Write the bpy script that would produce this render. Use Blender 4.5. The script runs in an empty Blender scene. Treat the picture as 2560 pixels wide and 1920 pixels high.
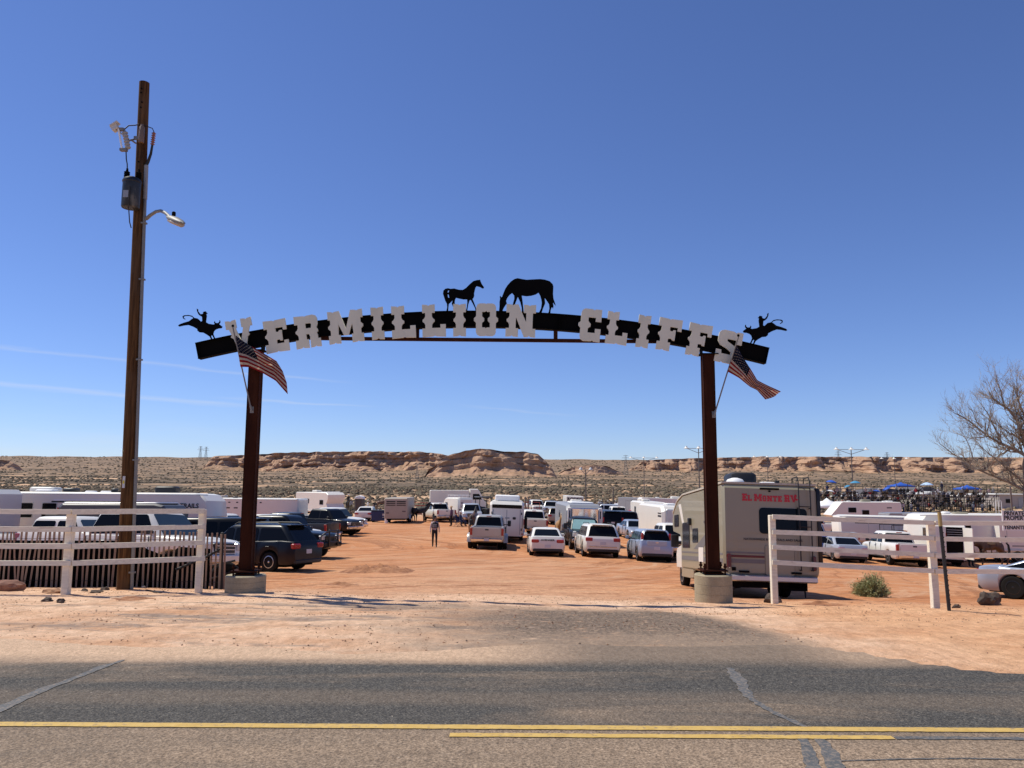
import bpy, bmesh, math, random
import numpy as np
from mathutils import Vector, Matrix, noise as mnoise

random.seed(7)
rng = np.random.default_rng(7)
R = math.radians
scene = bpy.context.scene
col = scene.collection

# ------------------------------------------------------------------ camera
F, CX, CY = 1923.0, 1280.0, 960.0          # focal length and centre in photo pixels (2560 x 1920)
PITCH, ROLL = R(7.1), R(0.35)
EYE = Vector((0, 0, 1.6))
_f = Vector((0, math.cos(PITCH), math.sin(PITCH)))
_r0, _u0 = Vector((1, 0, 0)), Vector((0, -math.sin(PITCH), math.cos(PITCH)))
_r = _r0 * math.cos(ROLL) + _u0 * math.sin(ROLL)
_u = _u0 * math.cos(ROLL) - _r0 * math.sin(ROLL)
cam_d = bpy.data.cameras.new('camera')
cam = bpy.data.objects.new('camera', cam_d)
col.objects.link(cam)
cam_d.sensor_width = 36
cam_d.lens = 36 * F / 2560
cam_d.clip_start = 0.1
cam_d.clip_end = 20000
cam.matrix_world = Matrix(((_r.x, _u.x, -_f.x, EYE.x), (_r.y, _u.y, -_f.y, EYE.y), (_r.z, _u.z, -_f.z, EYE.z), (0, 0, 0, 1)))
scene.camera = cam

# ------------------------------------------------------------------ sun, sky, exposure
TO_SUN = Vector((-5.6, 2.2, 9.3)).normalized()
sun_d = bpy.data.lights.new('sun', 'SUN')
sun_d.energy = 4.8
sun_d.angle = R(0.53)
sun_d.color = (1.0, 0.95, 0.83)
sun = bpy.data.objects.new('sun', sun_d)
col.objects.link(sun)
sun.location = (-20, 8, 40)
sun.rotation_euler = (-TO_SUN).to_track_quat('-Z', 'Y').to_euler()

world = bpy.data.worlds.new('World')
scene.world = world
world.use_nodes = True
wn, wl = world.node_tree.nodes, world.node_tree.links
wn.clear()
w_out = wn.new('ShaderNodeOutputWorld')
w_bg = wn.new('ShaderNodeBackground')
w_sky = wn.new('ShaderNodeTexSky')
w_sky.sky_type = 'NISHITA'
w_sky.sun_disc = False
w_sky.sun_elevation = math.asin(TO_SUN.z)
w_sky.sun_rotation = math.atan2(TO_SUN.x, TO_SUN.y)
w_sky.altitude = 1300
w_sky.air_density = 1.0
w_sky.dust_density = 0.15
w_sky.ozone_density = 2.0
w_bg.inputs['Strength'].default_value = 0.088
# thin contrails and faint cirrus low in the sky, as functions of the view direction
w_tc = wn.new('ShaderNodeTexCoord')
w_sep = wn.new('ShaderNodeSeparateXYZ')
wl.new(w_tc.outputs['Generated'], w_sep.inputs[0])


def wmath(op, a, b=None, clamp=False):
    n = wn.new('ShaderNodeMath')
    n.operation = op
    n.use_clamp = clamp
    for i, s in enumerate((a, b)):
        if s is None:
            continue
        if isinstance(s, (int, float)):
            n.inputs[i].default_value = s
        else:
            wl.new(s, n.inputs[i])
    return n.outputs[0]


az = wmath('ARCTAN2', w_sep.outputs[0], w_sep.outputs[1])
el = wmath('ARCSINE', w_sep.outputs[2])
w_map = wn.new('ShaderNodeMapping')
w_map.inputs['Scale'].default_value = (6, 6, 60)
wl.new(w_tc.outputs['Generated'], w_map.inputs[0])
w_no = wn.new('ShaderNodeTexNoise')
w_no.inputs['Scale'].default_value = 1.6
w_no.inputs['Detail'].default_value = 5
wl.new(w_map.outputs[0], w_no.inputs['Vector'])
wob = wmath('MULTIPLY', wmath('SUBTRACT', w_no.outputs[0], 0.5), 0.012)
streak = None
for (a0, e0, slope, hw, a1, a2, amp) in ((-0.55, 0.138, -0.045, 0.0030, -0.9, -0.20, .55), (-0.55, 0.098, -0.05, 0.0042, -1.0, -0.30, .75),
                                        (-0.25, 0.094, -0.02, 0.0026, -0.38, -0.17, .7), (0.02, 0.089, -0.075, 0.0022, -0.08, 0.10, .35),
                                        (-0.128, 0.084, -0.55, 0.005, -0.155, -0.105, .3)):
    ln = wmath('ADD', wmath('MULTIPLY', wmath('SUBTRACT', az, a0), slope), e0)
    dd = wmath('ABSOLUTE', wmath('SUBTRACT', wmath('ADD', el, wob), ln))
    s = wmath('SUBTRACT', 1.0, wmath('DIVIDE', dd, hw), True)
    s = wmath('MULTIPLY', s, wmath('MULTIPLY', wmath('SUBTRACT', az, a1), 14.0, True))
    s = wmath('MULTIPLY', s, wmath('MULTIPLY', wmath('SUBTRACT', a2, az), 14.0, True))
    s = wmath('MULTIPLY', s, amp)
    streak = s if streak is None else wmath('ADD', streak, s)
cirrus = wmath('MULTIPLY', wmath('SUBTRACT', w_no.outputs[0], 0.47, True), 2.0, True)
cirrus = wmath('MULTIPLY', cirrus, wmath('SUBTRACT', 1.0, wmath('MULTIPLY', wmath('ABSOLUTE', wmath('SUBTRACT', el, 0.045)), 22.0), True))
cirrus = wmath('MULTIPLY', cirrus, wmath('MULTIPLY', wmath('SUBTRACT', -0.28, az), 5.0, True))
wisps = wmath('MULTIPLY', wmath('ADD', streak, wmath('MULTIPLY', cirrus, 0.9)), 0.34, True)
w_hs = wn.new('ShaderNodeHueSaturation')
w_hs.inputs['Hue'].default_value = 0.5
w_hs.inputs['Saturation'].default_value = 1.0
w_hs.inputs['Value'].default_value = 1.0
wl.new(w_sky.outputs[0], w_hs.inputs['Color'])
w_mix = wn.new('ShaderNodeMixRGB')
wl.new(wisps, w_mix.inputs[0])
w_tint = wn.new('ShaderNodeMixRGB')
w_tint.blend_type = 'MULTIPLY'
w_tint.inputs[0].default_value = 1
w_tint.inputs[2].default_value = (.88, 1.01, 1.44, 1)
wl.new(w_hs.outputs[0], w_tint.inputs[1])
wl.new(w_tint.outputs[0], w_mix.inputs[1])
w_mix.inputs[2].default_value = (8.2, 8.6, 9.2, 1)
wl.new(w_mix.outputs[0], w_bg.inputs['Color'])
wl.new(w_bg.outputs[0], w_out.inputs['Surface'])

vs = scene.view_settings
vs.view_transform = 'Standard'
vs.look = 'None'
vs.exposure = 0.0
vs.gamma = 1.0
vs.use_curve_mapping = False


# ------------------------------------------------------------------ place helpers
def at(u, v, y):
    """World point seen at photo pixel (u, v) at depth y."""
    d = _f + _r * ((u - CX) / F) + _u * ((CY - v) / F)
    return EYE + d * (y / d.y)


_py = np.array([-40, 0, 7, 8, 10, 12, 13.2, 14.5, 17, 20.5, 26, 30, 36, 47, 60, 75, 90, 120, 200, 300, 500, 800, 1200, 1500, 2100, 2500, 3500, 5000, 9000.])
_pz = np.array([0, 0, 0, -.015, -.14, -.36, -.46, -.55, -.85, -1.3, -1.72, -1.92, -2.1, -2.55, -2.65, -2.75, -2.9, -3.1, -4, -4.5, -3.5, -1, 2.5, 6.5, 23, 37, 76, 134, 150.])
_sy = np.concatenate([np.arange(-40, 100, .5), np.arange(100, 9000, 20.)])
_sz = np.interp(_sy, _py, _pz)
_k = np.array([1, 2, 3, 2, 1.]) / 9
_sz[2:-2] = np.convolve(_sz, _k, 'valid')


def sst(a, b, x):
    t = np.clip((x - a) / (b - a), 0, 1)
    return t * t * (3 - 2 * t)


def gz(x, y):
    x = np.asarray(x, float)
    y = np.asarray(y, float)
    z = np.interp(y, _sy, _sz)
    z = z - .014 * np.clip(x, -12, 12) * sst(8, 13, y) * (1 - sst(17, 24, y))
    z = z - .03 * np.clip(x, -3, 28) * sst(17, 24, y) * (1 - sst(95, 160, y))
    w = sst(7.4, 9.5, y)
    z = z + w * (.013 * np.sin(x * 1.3 + .7 * y) * np.sin(y * 1.1 - .4 * x) + .006 * np.sin(x * 3.1 + 1) * np.sin(y * 2.7 + .5 * x))
    # soft bank of sand along the right-hand fence
    z = z + .09 * np.exp(-((y - 12.7) / .55) ** 2) * sst(3.4, 5.2, x)
    # gentle swells out on the plain
    fy = sst(110, 300, y)
    z = z + fy * (1.0 * np.sin(x * .021 + y * .006) + .8 * np.sin(x * .009 - y * .017 + 1.3)) * np.clip(y / 600, .3, 2.2)
    return z


def gh(x, y):
    return float(gz(x, y))


def G(u, y):
    """Ground point in image column u at depth y."""
    z = gh(0, y)
    x = 0.0
    for _ in range(5):
        dep = (Vector((0, y, z)) - EYE).dot(_f)
        x = (u - CX) / F * dep + (z - EYE.z) * math.sin(ROLL)
        z = gh(x, y)
    return Vector((x, y, z))


def hit(u, v):
    """Ground point seen at photo pixel (u, v)."""
    d = _f + _r * ((u - CX) / F) + _u * ((CY - v) / F)
    y = 4.0
    last = 4.0
    while y < 4000:
        p = EYE + d * (y / d.y)
        if p.z < gh(p.x, p.y):
            a, b = last, y
            for _ in range(24):
                m = (a + b) / 2
                q = EYE + d * (m / d.y)
                if q.z < gh(q.x, q.y):
                    b = m
                else:
                    a = m
            q = EYE + d * (b / d.y)
            return Vector((q.x, q.y, gh(q.x, q.y)))
        last = y
        y *= 1.01
    raise ValueError((u, v))


# ------------------------------------------------------------------ materials
MATS = {}


class NT:
    def __init__(self, name):
        self.m = bpy.data.materials.new(name)
        self.m.use_nodes = True
        self.t = self.m.node_tree
        self.t.nodes.clear()
        self.out = self.t.nodes.new('ShaderNodeOutputMaterial')
        self.bsdf = self.t.nodes.new('ShaderNodeBsdfPrincipled')
        self.t.links.new(self.bsdf.outputs[0], self.out.inputs['Surface'])
        MATS[name] = self.m

    def lk(self, a, sock):
        if isinstance(a, (int, float)):
            sock.default_value = a
        elif isinstance(a, (tuple, list)):
            sock.default_value = tuple(a) + ((1,) if len(a) == 3 and len(sock.default_value) == 4 else ())
        else:
            self.t.links.new(a, sock)

    def pos(self, scale=(1, 1, 1), obj=False):
        if obj:
            n = self.t.nodes.new('ShaderNodeTexCoord').outputs['Object']
        else:
            n = self.t.nodes.new('ShaderNodeNewGeometry').outputs['Position']
        mp = self.t.nodes.new('ShaderNodeMapping')
        mp.inputs['Scale'].default_value = scale
        self.t.links.new(n, mp.inputs[0])
        return mp.outputs[0]

    def xyz(self, obj=False):
        s = self.t.nodes.new('ShaderNodeSeparateXYZ')
        self.t.links.new(self.pos(obj=obj), s.inputs[0])
        return s.outputs

    def noise(self, scale, detail=4, rough=.55, vec=None, dist=0):
        n = self.t.nodes.new('ShaderNodeTexNoise')
        n.inputs['Scale'].default_value = scale
        n.inputs['Detail'].default_value = detail
        n.inputs['Roughness'].default_value = rough
        n.inputs['Distortion'].default_value = dist
        if vec is not None:
            self.t.links.new(vec, n.inputs['Vector'])
        return n.outputs[0]

    def voro(self, scale, vec=None, feature='F1', out='Distance'):
        n = self.t.nodes.new('ShaderNodeTexVoronoi')
        n.feature = feature
        n.inputs['Scale'].default_value = scale
        if vec is not None:
            self.t.links.new(vec, n.inputs['Vector'])
        return n.outputs[out]

    def math(self, op, a, b=None, clamp=False):
        n = self.t.nodes.new('ShaderNodeMath')
        n.operation = op
        n.use_clamp = clamp
        self.lk(a, n.inputs[0])
        if b is not None:
            self.lk(b, n.inputs[1])
        return n.outputs[0]

    def ss(self, x, a, b):
        """smooth 0..1 as x goes a..b"""
        n = self.t.nodes.new('ShaderNodeMapRange')
        n.interpolation_type = 'SMOOTHSTEP'
        self.lk(x, n.inputs[0])
        n.inputs[1].default_value = a
        n.inputs[2].default_value = b
        return n.outputs[0]

    def mix(self, f, a, b, mode='MIX'):
        n = self.t.nodes.new('ShaderNodeMixRGB')
        n.blend_type = mode
        self.lk(f, n.inputs[0])
        self.lk(a, n.inputs[1])
        self.lk(b, n.inputs[2])
        return n.outputs[0]

    def ramp(self, f, stops):
        n = self.t.nodes.new('ShaderNodeValToRGB')
        cr = n.color_ramp
        while len(cr.elements) < len(stops):
            cr.elements.new(.5)
        for e, (p, c) in zip(cr.elements, stops):
            e.position = p
            e.color = tuple(c) + (1,)
        self.lk(f, n.inputs[0])
        return n.outputs[0]

    def bump(self, h, strength=.5, dist=.02):
        n = self.t.nodes.new('ShaderNodeBump')
        n.inputs['Strength'].default_value = strength
        n.inputs['Distance'].default_value = dist
        self.lk(h, n.inputs['Height'])
        self.t.links.new(n.outputs[0], self.bsdf.inputs['Normal'])

    def set(self, color=None, rough=None, metal=None, spec=None, coat=None):
        for k, v in (('Base Color', color), ('Roughness', rough), ('Metallic', metal), ('Specular IOR Level', spec), ('Coat Weight', coat)):
            if v is not None:
                self.lk(v, self.bsdf.inputs[k])
        return self.m


def plain(name, c, rough=.6, metal=0, var=.15, scale=6, coat=0, spec=.5, bump=0, dirt=0):
    """A paint, plastic, metal or fabric with slight mottling, and dust low down where asked."""
    if name in MATS:
        return MATS[name]
    t = NT(name)
    n = t.noise(scale, 4, .6, t.pos(obj=True))
    cc = t.mix(n, tuple(x * (1 - var) for x in c), tuple(min(1, x * (1 + var)) for x in c))
    if dirt:
        z = t.xyz(obj=True)[2]
        d = t.math('MULTIPLY', t.math('SUBTRACT', 1.0, t.ss(z, .15, 1.1)), t.math('MULTIPLY', t.noise(2.3, 4, .6, t.pos(obj=True)), dirt), True)
        cc = t.mix(d, cc, (.42, .24, .14))
    t.set(cc, rough, metal, spec, coat)
    if bump:
        t.bump(t.noise(scale * 6, 3, .6, t.pos(obj=True)), bump, .01)
    return t.m


def paint(name, c, metal=0.0, rough=.32):
    dark = max(c) < .06
    return plain('paint_' + name, c, rough, metal, .04, 1.5, coat=.06 if dark else .25, dirt=.12 if dark else .5, spec=.18 if dark else .5)


M_white = paint('white', (.80, .76, .68))
M_silver = paint('silver', (.50, .52, .55), .35)
M_pewter = paint('pewter', (.46, .44, .40), .3)
M_black = paint('black', (.006, .0065, .008))
M_navy = paint('dark_navy', (.005, .008, .015))
M_charcoal = paint('charcoal', (.013, .0145, .017))
M_red = paint('red', (.42, .015, .018))
M_blue = paint('blue', (.02, .05, .2))
M_tan = paint('tan', (.36, .32, .26), .2)
M_brown = paint('brown_grey', (.13, .105, .10), .2)
M_gunmetal = paint('gunmetal', (.045, .046, .048))
M_bluegrey = paint('blue_grey', (.38, .43, .52), .35)
M_trwhite = plain('trailer_white', (.80, .75, .66), .42, 0, .05, 1.2, coat=.2, dirt=.35)
M_trgrey = plain('trailer_grey', (.32, .32, .33), .45, .2, .08, 1.2, dirt=.3)
M_trdark = plain('trailer_charcoal', (.085, .083, .085), .45, .1, .08, 1.2, dirt=.2)
M_cream = plain('motorhome_cream', (.29, .26, .175), .4, 0, .04, .9, coat=.3, dirt=.25)
M_alu = plain('aluminium', (.58, .58, .58), .38, .8, .1, 4)
M_chrome = plain('chrome', (.75, .75, .76), .12, 1, .03, 3)
M_rubber = plain('rubber', (.014, .013, .012), .9, 0, .3, 8, spec=.15)
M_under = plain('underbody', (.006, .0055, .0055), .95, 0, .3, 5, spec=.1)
M_trim = plain('black_trim', (.015, .015, .016), .5, 0, .2, 5)
M_glass = plain('tinted_glass', (.005, .006, .008), .12, 0, .1, 2, spec=.14)
M_glass2 = plain('clear_windshield', (.035, .055, .065), .08, 0, .2, 2, spec=.45)
M_sunshade = plain('sunshade', (.30, .50, .47), .5, 0, .25, 5)
M_rim = plain('wheel_alloy', (.55, .55, .56), .3, .75, .1, 5)
M_rimdark = plain('wheel_black', (.03, .03, .032), .3, .5, .1, 5)
M_tail = plain('tail_light_red', (.34, .012, .016), .15, 0, .15, 9, coat=.5)
M_head = plain('headlight_lens', (.62, .62, .60), .12, .2, .2, 9, coat=.6)
M_plate = plain('licence_plate', (.55, .55, .58), .5, 0, .15, 12)
M_amber = plain('amber_lamp', (.6, .22, .03), .3)
M_vinyl_grey = plain('stripe_grey', (.16, .15, .145), .5)
M_vinyl_red = plain('stripe_maroon', (.12, .02, .018), .5)
M_textred = plain('lettering_red', (.50, .02, .035), .5, 0, .03)
M_textblack = plain('lettering_black', (.02, .02, .022), .5, 0, .03)
M_canvas = plain('canvas_white', (.82, .81, .80), .8, 0, .05, 2)
M_bluecloth = plain('canvas_blue', (.02, .10, .48), .7, 0, .1, 2)
M_palecloth = plain('canvas_pale_blue', (.45, .60, .80), .7, 0, .08, 2)
M_tealcloth = plain('canvas_teal', (.05, .25, .42), .7, 0, .08, 2)
M_plastic_blue = plain('dumpster_blue', (.012, .025, .10), .5, 0, .2, 4)
M_redpipe = plain('pipe_red', (.33, .05, .04), .6, 0, .2, 6)
M_steeldark = plain('steel_dark', (.028, .026, .026), .6, .4, .25, 6)
M_galv = plain('galvanised', (.22, .215, .205), .6, .3, .15, 10)
M_wood = plain('bench_wood', (.24, .18, .13), .8, 0, .25, 9)
M_rubberhose = plain('cable_black', (.015, .015, .016), .7)

# rust-brown steel of the gate columns
t = NT('gate_rust_paint')
n = t.noise(3, 6, .65, t.pos((1, 1, .25), obj=True))
t.set(t.ramp(n, [(.3, (.018, .005, .003)), (.55, (.040, .0115, .0055)), (.8, (.075, .026, .013))]), .75, 0, .08)
t.bump(t.noise(30, 4, .6, t.pos(obj=True)), .25, .004)
M_rust = t.m
# near-black beam
M_beam = plain('gate_black_paint', (.004, .0035, .0035), .7, .0, .3, 5, spec=.05)
# off-white sheet-metal letters with stains
t = NT('letter_white_paint')
n = t.noise(2.2, 5, .6, t.pos((1, 1, .5), obj=True))
st = t.ss(t.noise(3.5, 5, .7, t.pos((2.5, 1, .35), obj=True)), .60, .78)
c = t.ramp(n, [(.2, (.62, .595, .47)), (.7, (.73, .705, .565))])
t.set(t.mix(t.math('MULTIPLY', st, .35), c, (.40, .27, .16)), .6)
M_letter = t.m
# fence timber, whitewashed
t = NT('fence_white_timber')
n = t.noise(4, 6, .65, t.pos((.7, 6, 6), obj=True))
k = t.ss(t.noise(1.7, 3, .5, t.pos((1.6, 5, 5), obj=True)), .62, .75)
c = t.ramp(n, [(.25, (.66, .58, .45)), (.6, (.84, .76, .61))])
t.set(t.mix(t.math('MULTIPLY', k, .5), c, (.42, .30, .24)), .75)
t.bump(n, .3, .006)
M_fence = t.m
# raw lath
t = NT('lath_wood')
n = t.noise(5, 5, .6, t.pos((6, 6, .6), obj=True))
oi = t.t.nodes.new('ShaderNodeObjectInfo').outputs['Random']
c = t.ramp(n, [(.25, (.24, .17, .115)), (.7, (.46, .35, .245))])
t.set(t.mix(t.math('MULTIPLY', oi, .6), c, (.24, .12, .09)), .8)
M_lath = t.m
# creosoted utility pole
t = NT('utility_pole_wood')
n = t.noise(5, 7, .68, t.pos((5, 5, .22), obj=True))
n2 = t.noise(1.2, 4, .6, t.pos((1, 1, .5), obj=True))
c = t.ramp(n, [(.3, (.018, .009, .005)), (.5, (.078, .037, .015)), (.75, (.19, .10, .042))])
c = t.mix(t.ss(n2, .45, .7), c, (.10, .066, .042), 'MIX')
t.set(t.mix(.35, c, t.ramp(n, [(.3, (.022, .010, .005)), (.6, (.15, .072, .028))])), .85, 0, .08)
t.bump(n, .6, .012)
M_pole = t.m
# concrete
t = NT('footing_concrete')
n = t.noise(2.5, 6, .6, t.pos(obj=True))
n2 = t.noise(40, 3, .6, t.pos(obj=True))
c = t.ramp(n, [(.3, (.26, .21, .125)), (.7, (.43, .355, .23))])
t.set(t.mix(.25, c, t.ramp(n2, [(.3, (.20, .165, .105)), (.7, (.52, .44, .30))])), .85)
t.bump(n2, .3, .004)
M_conc = t.m


def rockmat(name, a, b, c3):
    t = NT(name)
    n = t.noise(4, 7, .65, t.pos(obj=True))
    t.set(t.ramp(n, [(.3, a), (.5, b), (.75, c3)]), .9)
    t.bump(t.noise(14, 5, .65, t.pos(obj=True)), .6, .03)
    return t.m


M_sandstone = rockmat('red_sandstone', (.12, .05, .035), (.23, .11, .075), (.36, .20, .14))
M_lava = rockmat('dark_rock', (.03, .022, .018), (.085, .06, .045), (.20, .14, .10))
M_churn = rockmat('churned_dirt', (.16, .06, .026), (.33, .14, .06), (.50, .26, .13))
M_clod = rockmat('dirt_clod', (.17, .085, .045), (.30, .155, .08), (.44, .25, .14))


# ------------------------------------------------------------------ mesh helpers
def ring_rr(hx, hy, r, n=3):
    """Rounded rectangle in 2D, counter-clockwise."""
    r = min(r, hx * .98, hy * .98)
    p = []
    for cx, cy, a0 in ((hx - r, hy - r, 0), (-hx + r, hy - r, 90), (-hx + r, -hy + r, 180), (hx - r, -hy + r, 270)):
        for i in range(n + 1):
            a = R(a0 + 90 * i / n)
            p.append((cx + r * math.cos(a), cy + r * math.sin(a)))
    return p


class MB:
    def __init__(self):
        self.v, self.f, self.m = [], [], []

    def add(self, vs, fs, mi=0):
        o = len(self.v)
        self.v += [tuple(p) for p in vs]
        self.f += [tuple(i + o for i in f) for f in fs]
        self.m += [mi] * len(fs)
        return self

    def box(self, c, s, mi=0, rz=0, M=None):
        x, y, z = s[0] / 2, s[1] / 2, s[2] / 2
        vs = [Vector((sx * x, sy * y, sz * z)) for sz in (-1, 1) for sy in (-1, 1) for sx in (-1, 1)]
        if rz:
            rm = Matrix.Rotation(rz, 3, 'Z')
            vs = [rm @ p for p in vs]
        if M is not None:
            vs = [M @ p for p in vs]
        vs = [p + Vector(c) for p in vs]
        return self.add(vs, [(0, 2, 3, 1), (4, 5, 7, 6), (0, 1, 5, 4), (2, 6, 7, 3), (0, 4, 6, 2), (1, 3, 7, 5)], mi)

    def loft(self, rings, mi=0, cap=True):
        n = len(rings[0])
        vs = [p for r in rings for p in r]
        fs = []
        for k in range(len(rings) - 1):
            for i in range(n):
                j = (i + 1) % n
                fs.append((k * n + i, k * n + j, (k + 1) * n + j, (k + 1) * n + i))
        if cap:
            fs.append(tuple(range(n - 1, -1, -1)))
            fs.append(tuple((len(rings) - 1) * n + i for i in range(n)))
        return self.add(vs, fs, mi)

    def rbox(self, c, s, r=.05, cc=None, mi=0, n=2):
        """Box with rounded upright edges and eased top and bottom."""
        cc = r * .5 if cc is None else cc
        hx, hy, hz = s[0] / 2, s[1] / 2, s[2] / 2
        rings = []
        for z, ins in ((-hz, cc), (-hz + cc, 0), (hz - cc, 0), (hz, cc)):
            rings.append([(c[0] + x, c[1] + y, c[2] + z) for x, y in ring_rr(hx - ins, hy - ins, r, n)])
        return self.loft(rings, mi)

    def prism(self, pts, off, mi=0):
        """Polygon pts (3D) extruded by the vector off."""
        off = Vector(off)
        a = [Vector(p) for p in pts]
        nrm = Vector()
        for i in range(len(a)):
            p, q = a[i], a[(i + 1) % len(a)]
            nrm += p.cross(q)
        if nrm.dot(off) > 0:
            a = a[::-1]
        n = len(a)
        vs = a + [p + off for p in a]
        fs = [tuple(range(n)), tuple(range(2 * n - 1, n - 1, -1))]
        for i in range(n):
            j = (i + 1) % n
            fs.append((j, i, n + i, n + j))
        return self.add(vs, fs, mi)

    def profile(self, prof, w, c=.05, mi=0):
        """Side profile (x, z) extruded across y from -w/2 to w/2 with eased sides."""
        cx = sum(p[0] for p in prof) / len(prof)
        cz = sum(p[1] for p in prof) / len(prof)
        ex = max(abs(p[0] - cx) for p in prof)
        ez = max(abs(p[1] - cz) for p in prof)
        kx, kz = (ex - c) / ex, (ez - c) / ez
        ins = [(cx + (x - cx) * kx, cz + (z - cz) * kz) for x, z in prof]
        area = sum(prof[i][0] * prof[(i + 1) % len(prof)][1] - prof[(i + 1) % len(prof)][0] * prof[i][1] for i in range(len(prof)))
        rings = [[(x, y, z) for x, z in pr] for y, pr in ((w / 2, ins), (w / 2 - c, prof), (-w / 2 + c, prof), (-w / 2, ins))]
        if area < 0:
            rings = [r[::-1] for r in rings]
        return self.loft(rings, mi)

    def tube(self, pts, rad, n=8, mi=0, cap=True):
        pts = [Vector(p) for p in pts]
        if isinstance(rad, (int, float)):
            rad = [rad] * len(pts)
        rings = []
        up = None
        for i, p in enumerate(pts):
            d = (pts[min(i + 1, len(pts) - 1)] - pts[max(i - 1, 0)]).normalized()
            if up is None:
                up = Vector((0, 0, 1)) if abs(d.z) < .9 else Vector((1, 0, 0))
            a = d.cross(up)
            if a.length < 1e-4:
                a = d.cross(Vector((0, 1, 0)))
            a.normalize()
            b = a.cross(d).normalized()
            up = b
            rings.append([p + (a * math.cos(k * math.tau / n) + b * math.sin(k * math.tau / n)) * rad[i] for k in range(n)])
        # rings run clockwise about d: reverse for outward faces
        return self.loft([r[::-1] for r in rings], mi, cap)

    def lathe(self, prof, c=(0, 0, 0), n=16, axis='Z', mi=0):
        """Profile [(r, h)] turned about an axis through c."""
        rings = []
        for r, h in prof:
            ring = []
            for k in range(n):
                a = k * math.tau / n
                x, y = r * math.cos(a), r * math.sin(a)
                p = (x, y, h) if axis == 'Z' else ((h, x, y) if axis == 'X' else (y, h, x))
                ring.append((c[0] + p[0], c[1] + p[1], c[2] + p[2]))
            rings.append(ring)
        return self.loft(rings, mi)

    def ico(self, c, r, mi=0, seed=0, amp=0.0, sub=1, sq=(1, 1, 1), freq=1.3):
        bm = bmesh.new()
        bmesh.ops.create_icosphere(bm, subdivisions=sub, radius=1)
        vs = []
        for v in bm.verts:
            p = v.co.copy()
            k = 1 + amp * mnoise.noise(p * freq + Vector((seed * 3.7, seed * 1.3, -seed)))
            vs.append((c[0] + p.x * r * k * sq[0], c[1] + p.y * r * k * sq[1], c[2] + p.z * r * k * sq[2]))
        fs = [tuple(v.index for v in f.verts) for f in bm.faces]
        bm.free()
        return self.add(vs, fs, mi)

    def mesh(self, name, mats, smooth=None):
        me = bpy.data.meshes.new(name)
        me.from_pydata([tuple(p) for p in self.v], [], self.f)
        if not isinstance(mats, (list, tuple)):
            mats = [mats]
        for m in mats:
            me.materials.append(m)
        if len(mats) > 1:
            me.polygons.foreach_set('material_index', np.array(self.m, dtype=np.int32))
        if smooth is not None:
            me.polygons.foreach_set('use_smooth', np.ones(len(me.polygons), dtype=bool))
            if smooth < 179:
                me.set_sharp_from_angle(angle=R(smooth))
        me.update()
        return me

    def build(self, name, mats, parent=None, smooth=None):
        o = bpy.data.objects.new(name, self.mesh(name, mats, smooth))
        col.objects.link(o)
        if parent is not None:
            o.parent = parent
        return o


def tag(o, label=None, cat=None, group=None, kind=None):
    for k, v in (('label', label), ('category', cat), ('group', group), ('kind', kind)):
        if v:
            o[k] = v
    return o


def empty(name, loc=(0, 0, 0), rz=0, label=None, cat=None, group=None):
    o = bpy.data.objects.new(name, None)
    o.empty_display_size = .2
    col.objects.link(o)
    o.location = loc
    o.rotation_euler = (0, 0, rz)
    return tag(o, label, cat, group)


def seat_on_ground(o, x, y, th, wb=2.8, tw=1.6, dz=0, extra=None):
    """Stand o on the ground at (x, y), front towards angle th, tilted with the slope."""
    f = Vector((math.cos(th), math.sin(th), 0))
    l = Vector((-f.y, f.x, 0))

    def P(a, b):
        q = Vector((x, y, 0)) + f * a + l * b
        return Vector((q.x, q.y, gh(q.x, q.y)))
    A, B, C, D = P(wb / 2, tw / 2), P(wb / 2, -tw / 2), P(-wb / 2, tw / 2), P(-wb / 2, -tw / 2)
    fx = ((A + B) - (C + D)).normalized()
    ly = ((A + C) - (B + D))
    ly = (ly - fx * ly.dot(fx)).normalized()
    up = fx.cross(ly)
    c = (A + B + C + D) / 4
    o.matrix_world = Matrix(((fx.x, ly.x, up.x, c.x), (fx.y, ly.y, up.y, c.y), (fx.z, ly.z, up.z, c.z + dz), (0, 0, 0, 1)))
    return o


_dg = None


def bake(o, name, mats):
    """Evaluated copy of o as plain mesh data; o is removed."""
    dg = bpy.context.evaluated_depsgraph_get()
    dg.update()
    me = bpy.data.meshes.new_from_object(o.evaluated_get(dg))
    me.name = name
    d = o.data
    bpy.data.objects.remove(o)
    if isinstance(d, bpy.types.Curve):
        bpy.data.curves.remove(d)
    else:
        bpy.data.meshes.remove(d)
    me.materials.clear()
    for m in (mats if isinstance(mats, (list, tuple)) else [mats]):
        me.materials.append(m)
    return me


def text_mesh(body, size, mat, extrude=.004, bold=0.0, sx=1.0):
    cu = bpy.data.curves.new('lettering', 'FONT')
    cu.body = body
    cu.size = size
    cu.extrude = extrude
    cu.offset = bold
    cu.align_x = 'CENTER'
    cu.align_y = 'CENTER'
    cu.resolution_u = 3
    o = bpy.data.objects.new('lettering', cu)
    col.objects.link(o)
    me = bake(o, 'lettering', mat)
    if sx != 1:
        me.transform(Matrix.Diagonal((sx, 1, 1, 1)))
    return me


def put_text(body, size, mat, parent, origin, right, up, bold=0.0, sx=1.0, name='lettering', extrude=.004):
    me = text_mesh(body, size, mat, extrude, bold, sx)
    r, u = Vector(right).normalized(), Vector(up).normalized()
    n = r.cross(u)
    me.transform(Matrix(((r.x, u.x, n.x, origin[0]), (r.y, u.y, n.y, origin[1]), (r.z, u.z, n.z, origin[2]), (0, 0, 0, 1))))
    o = bpy.data.objects.new(name, me)
    col.objects.link(o)
    o.parent = parent
    return o


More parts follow.
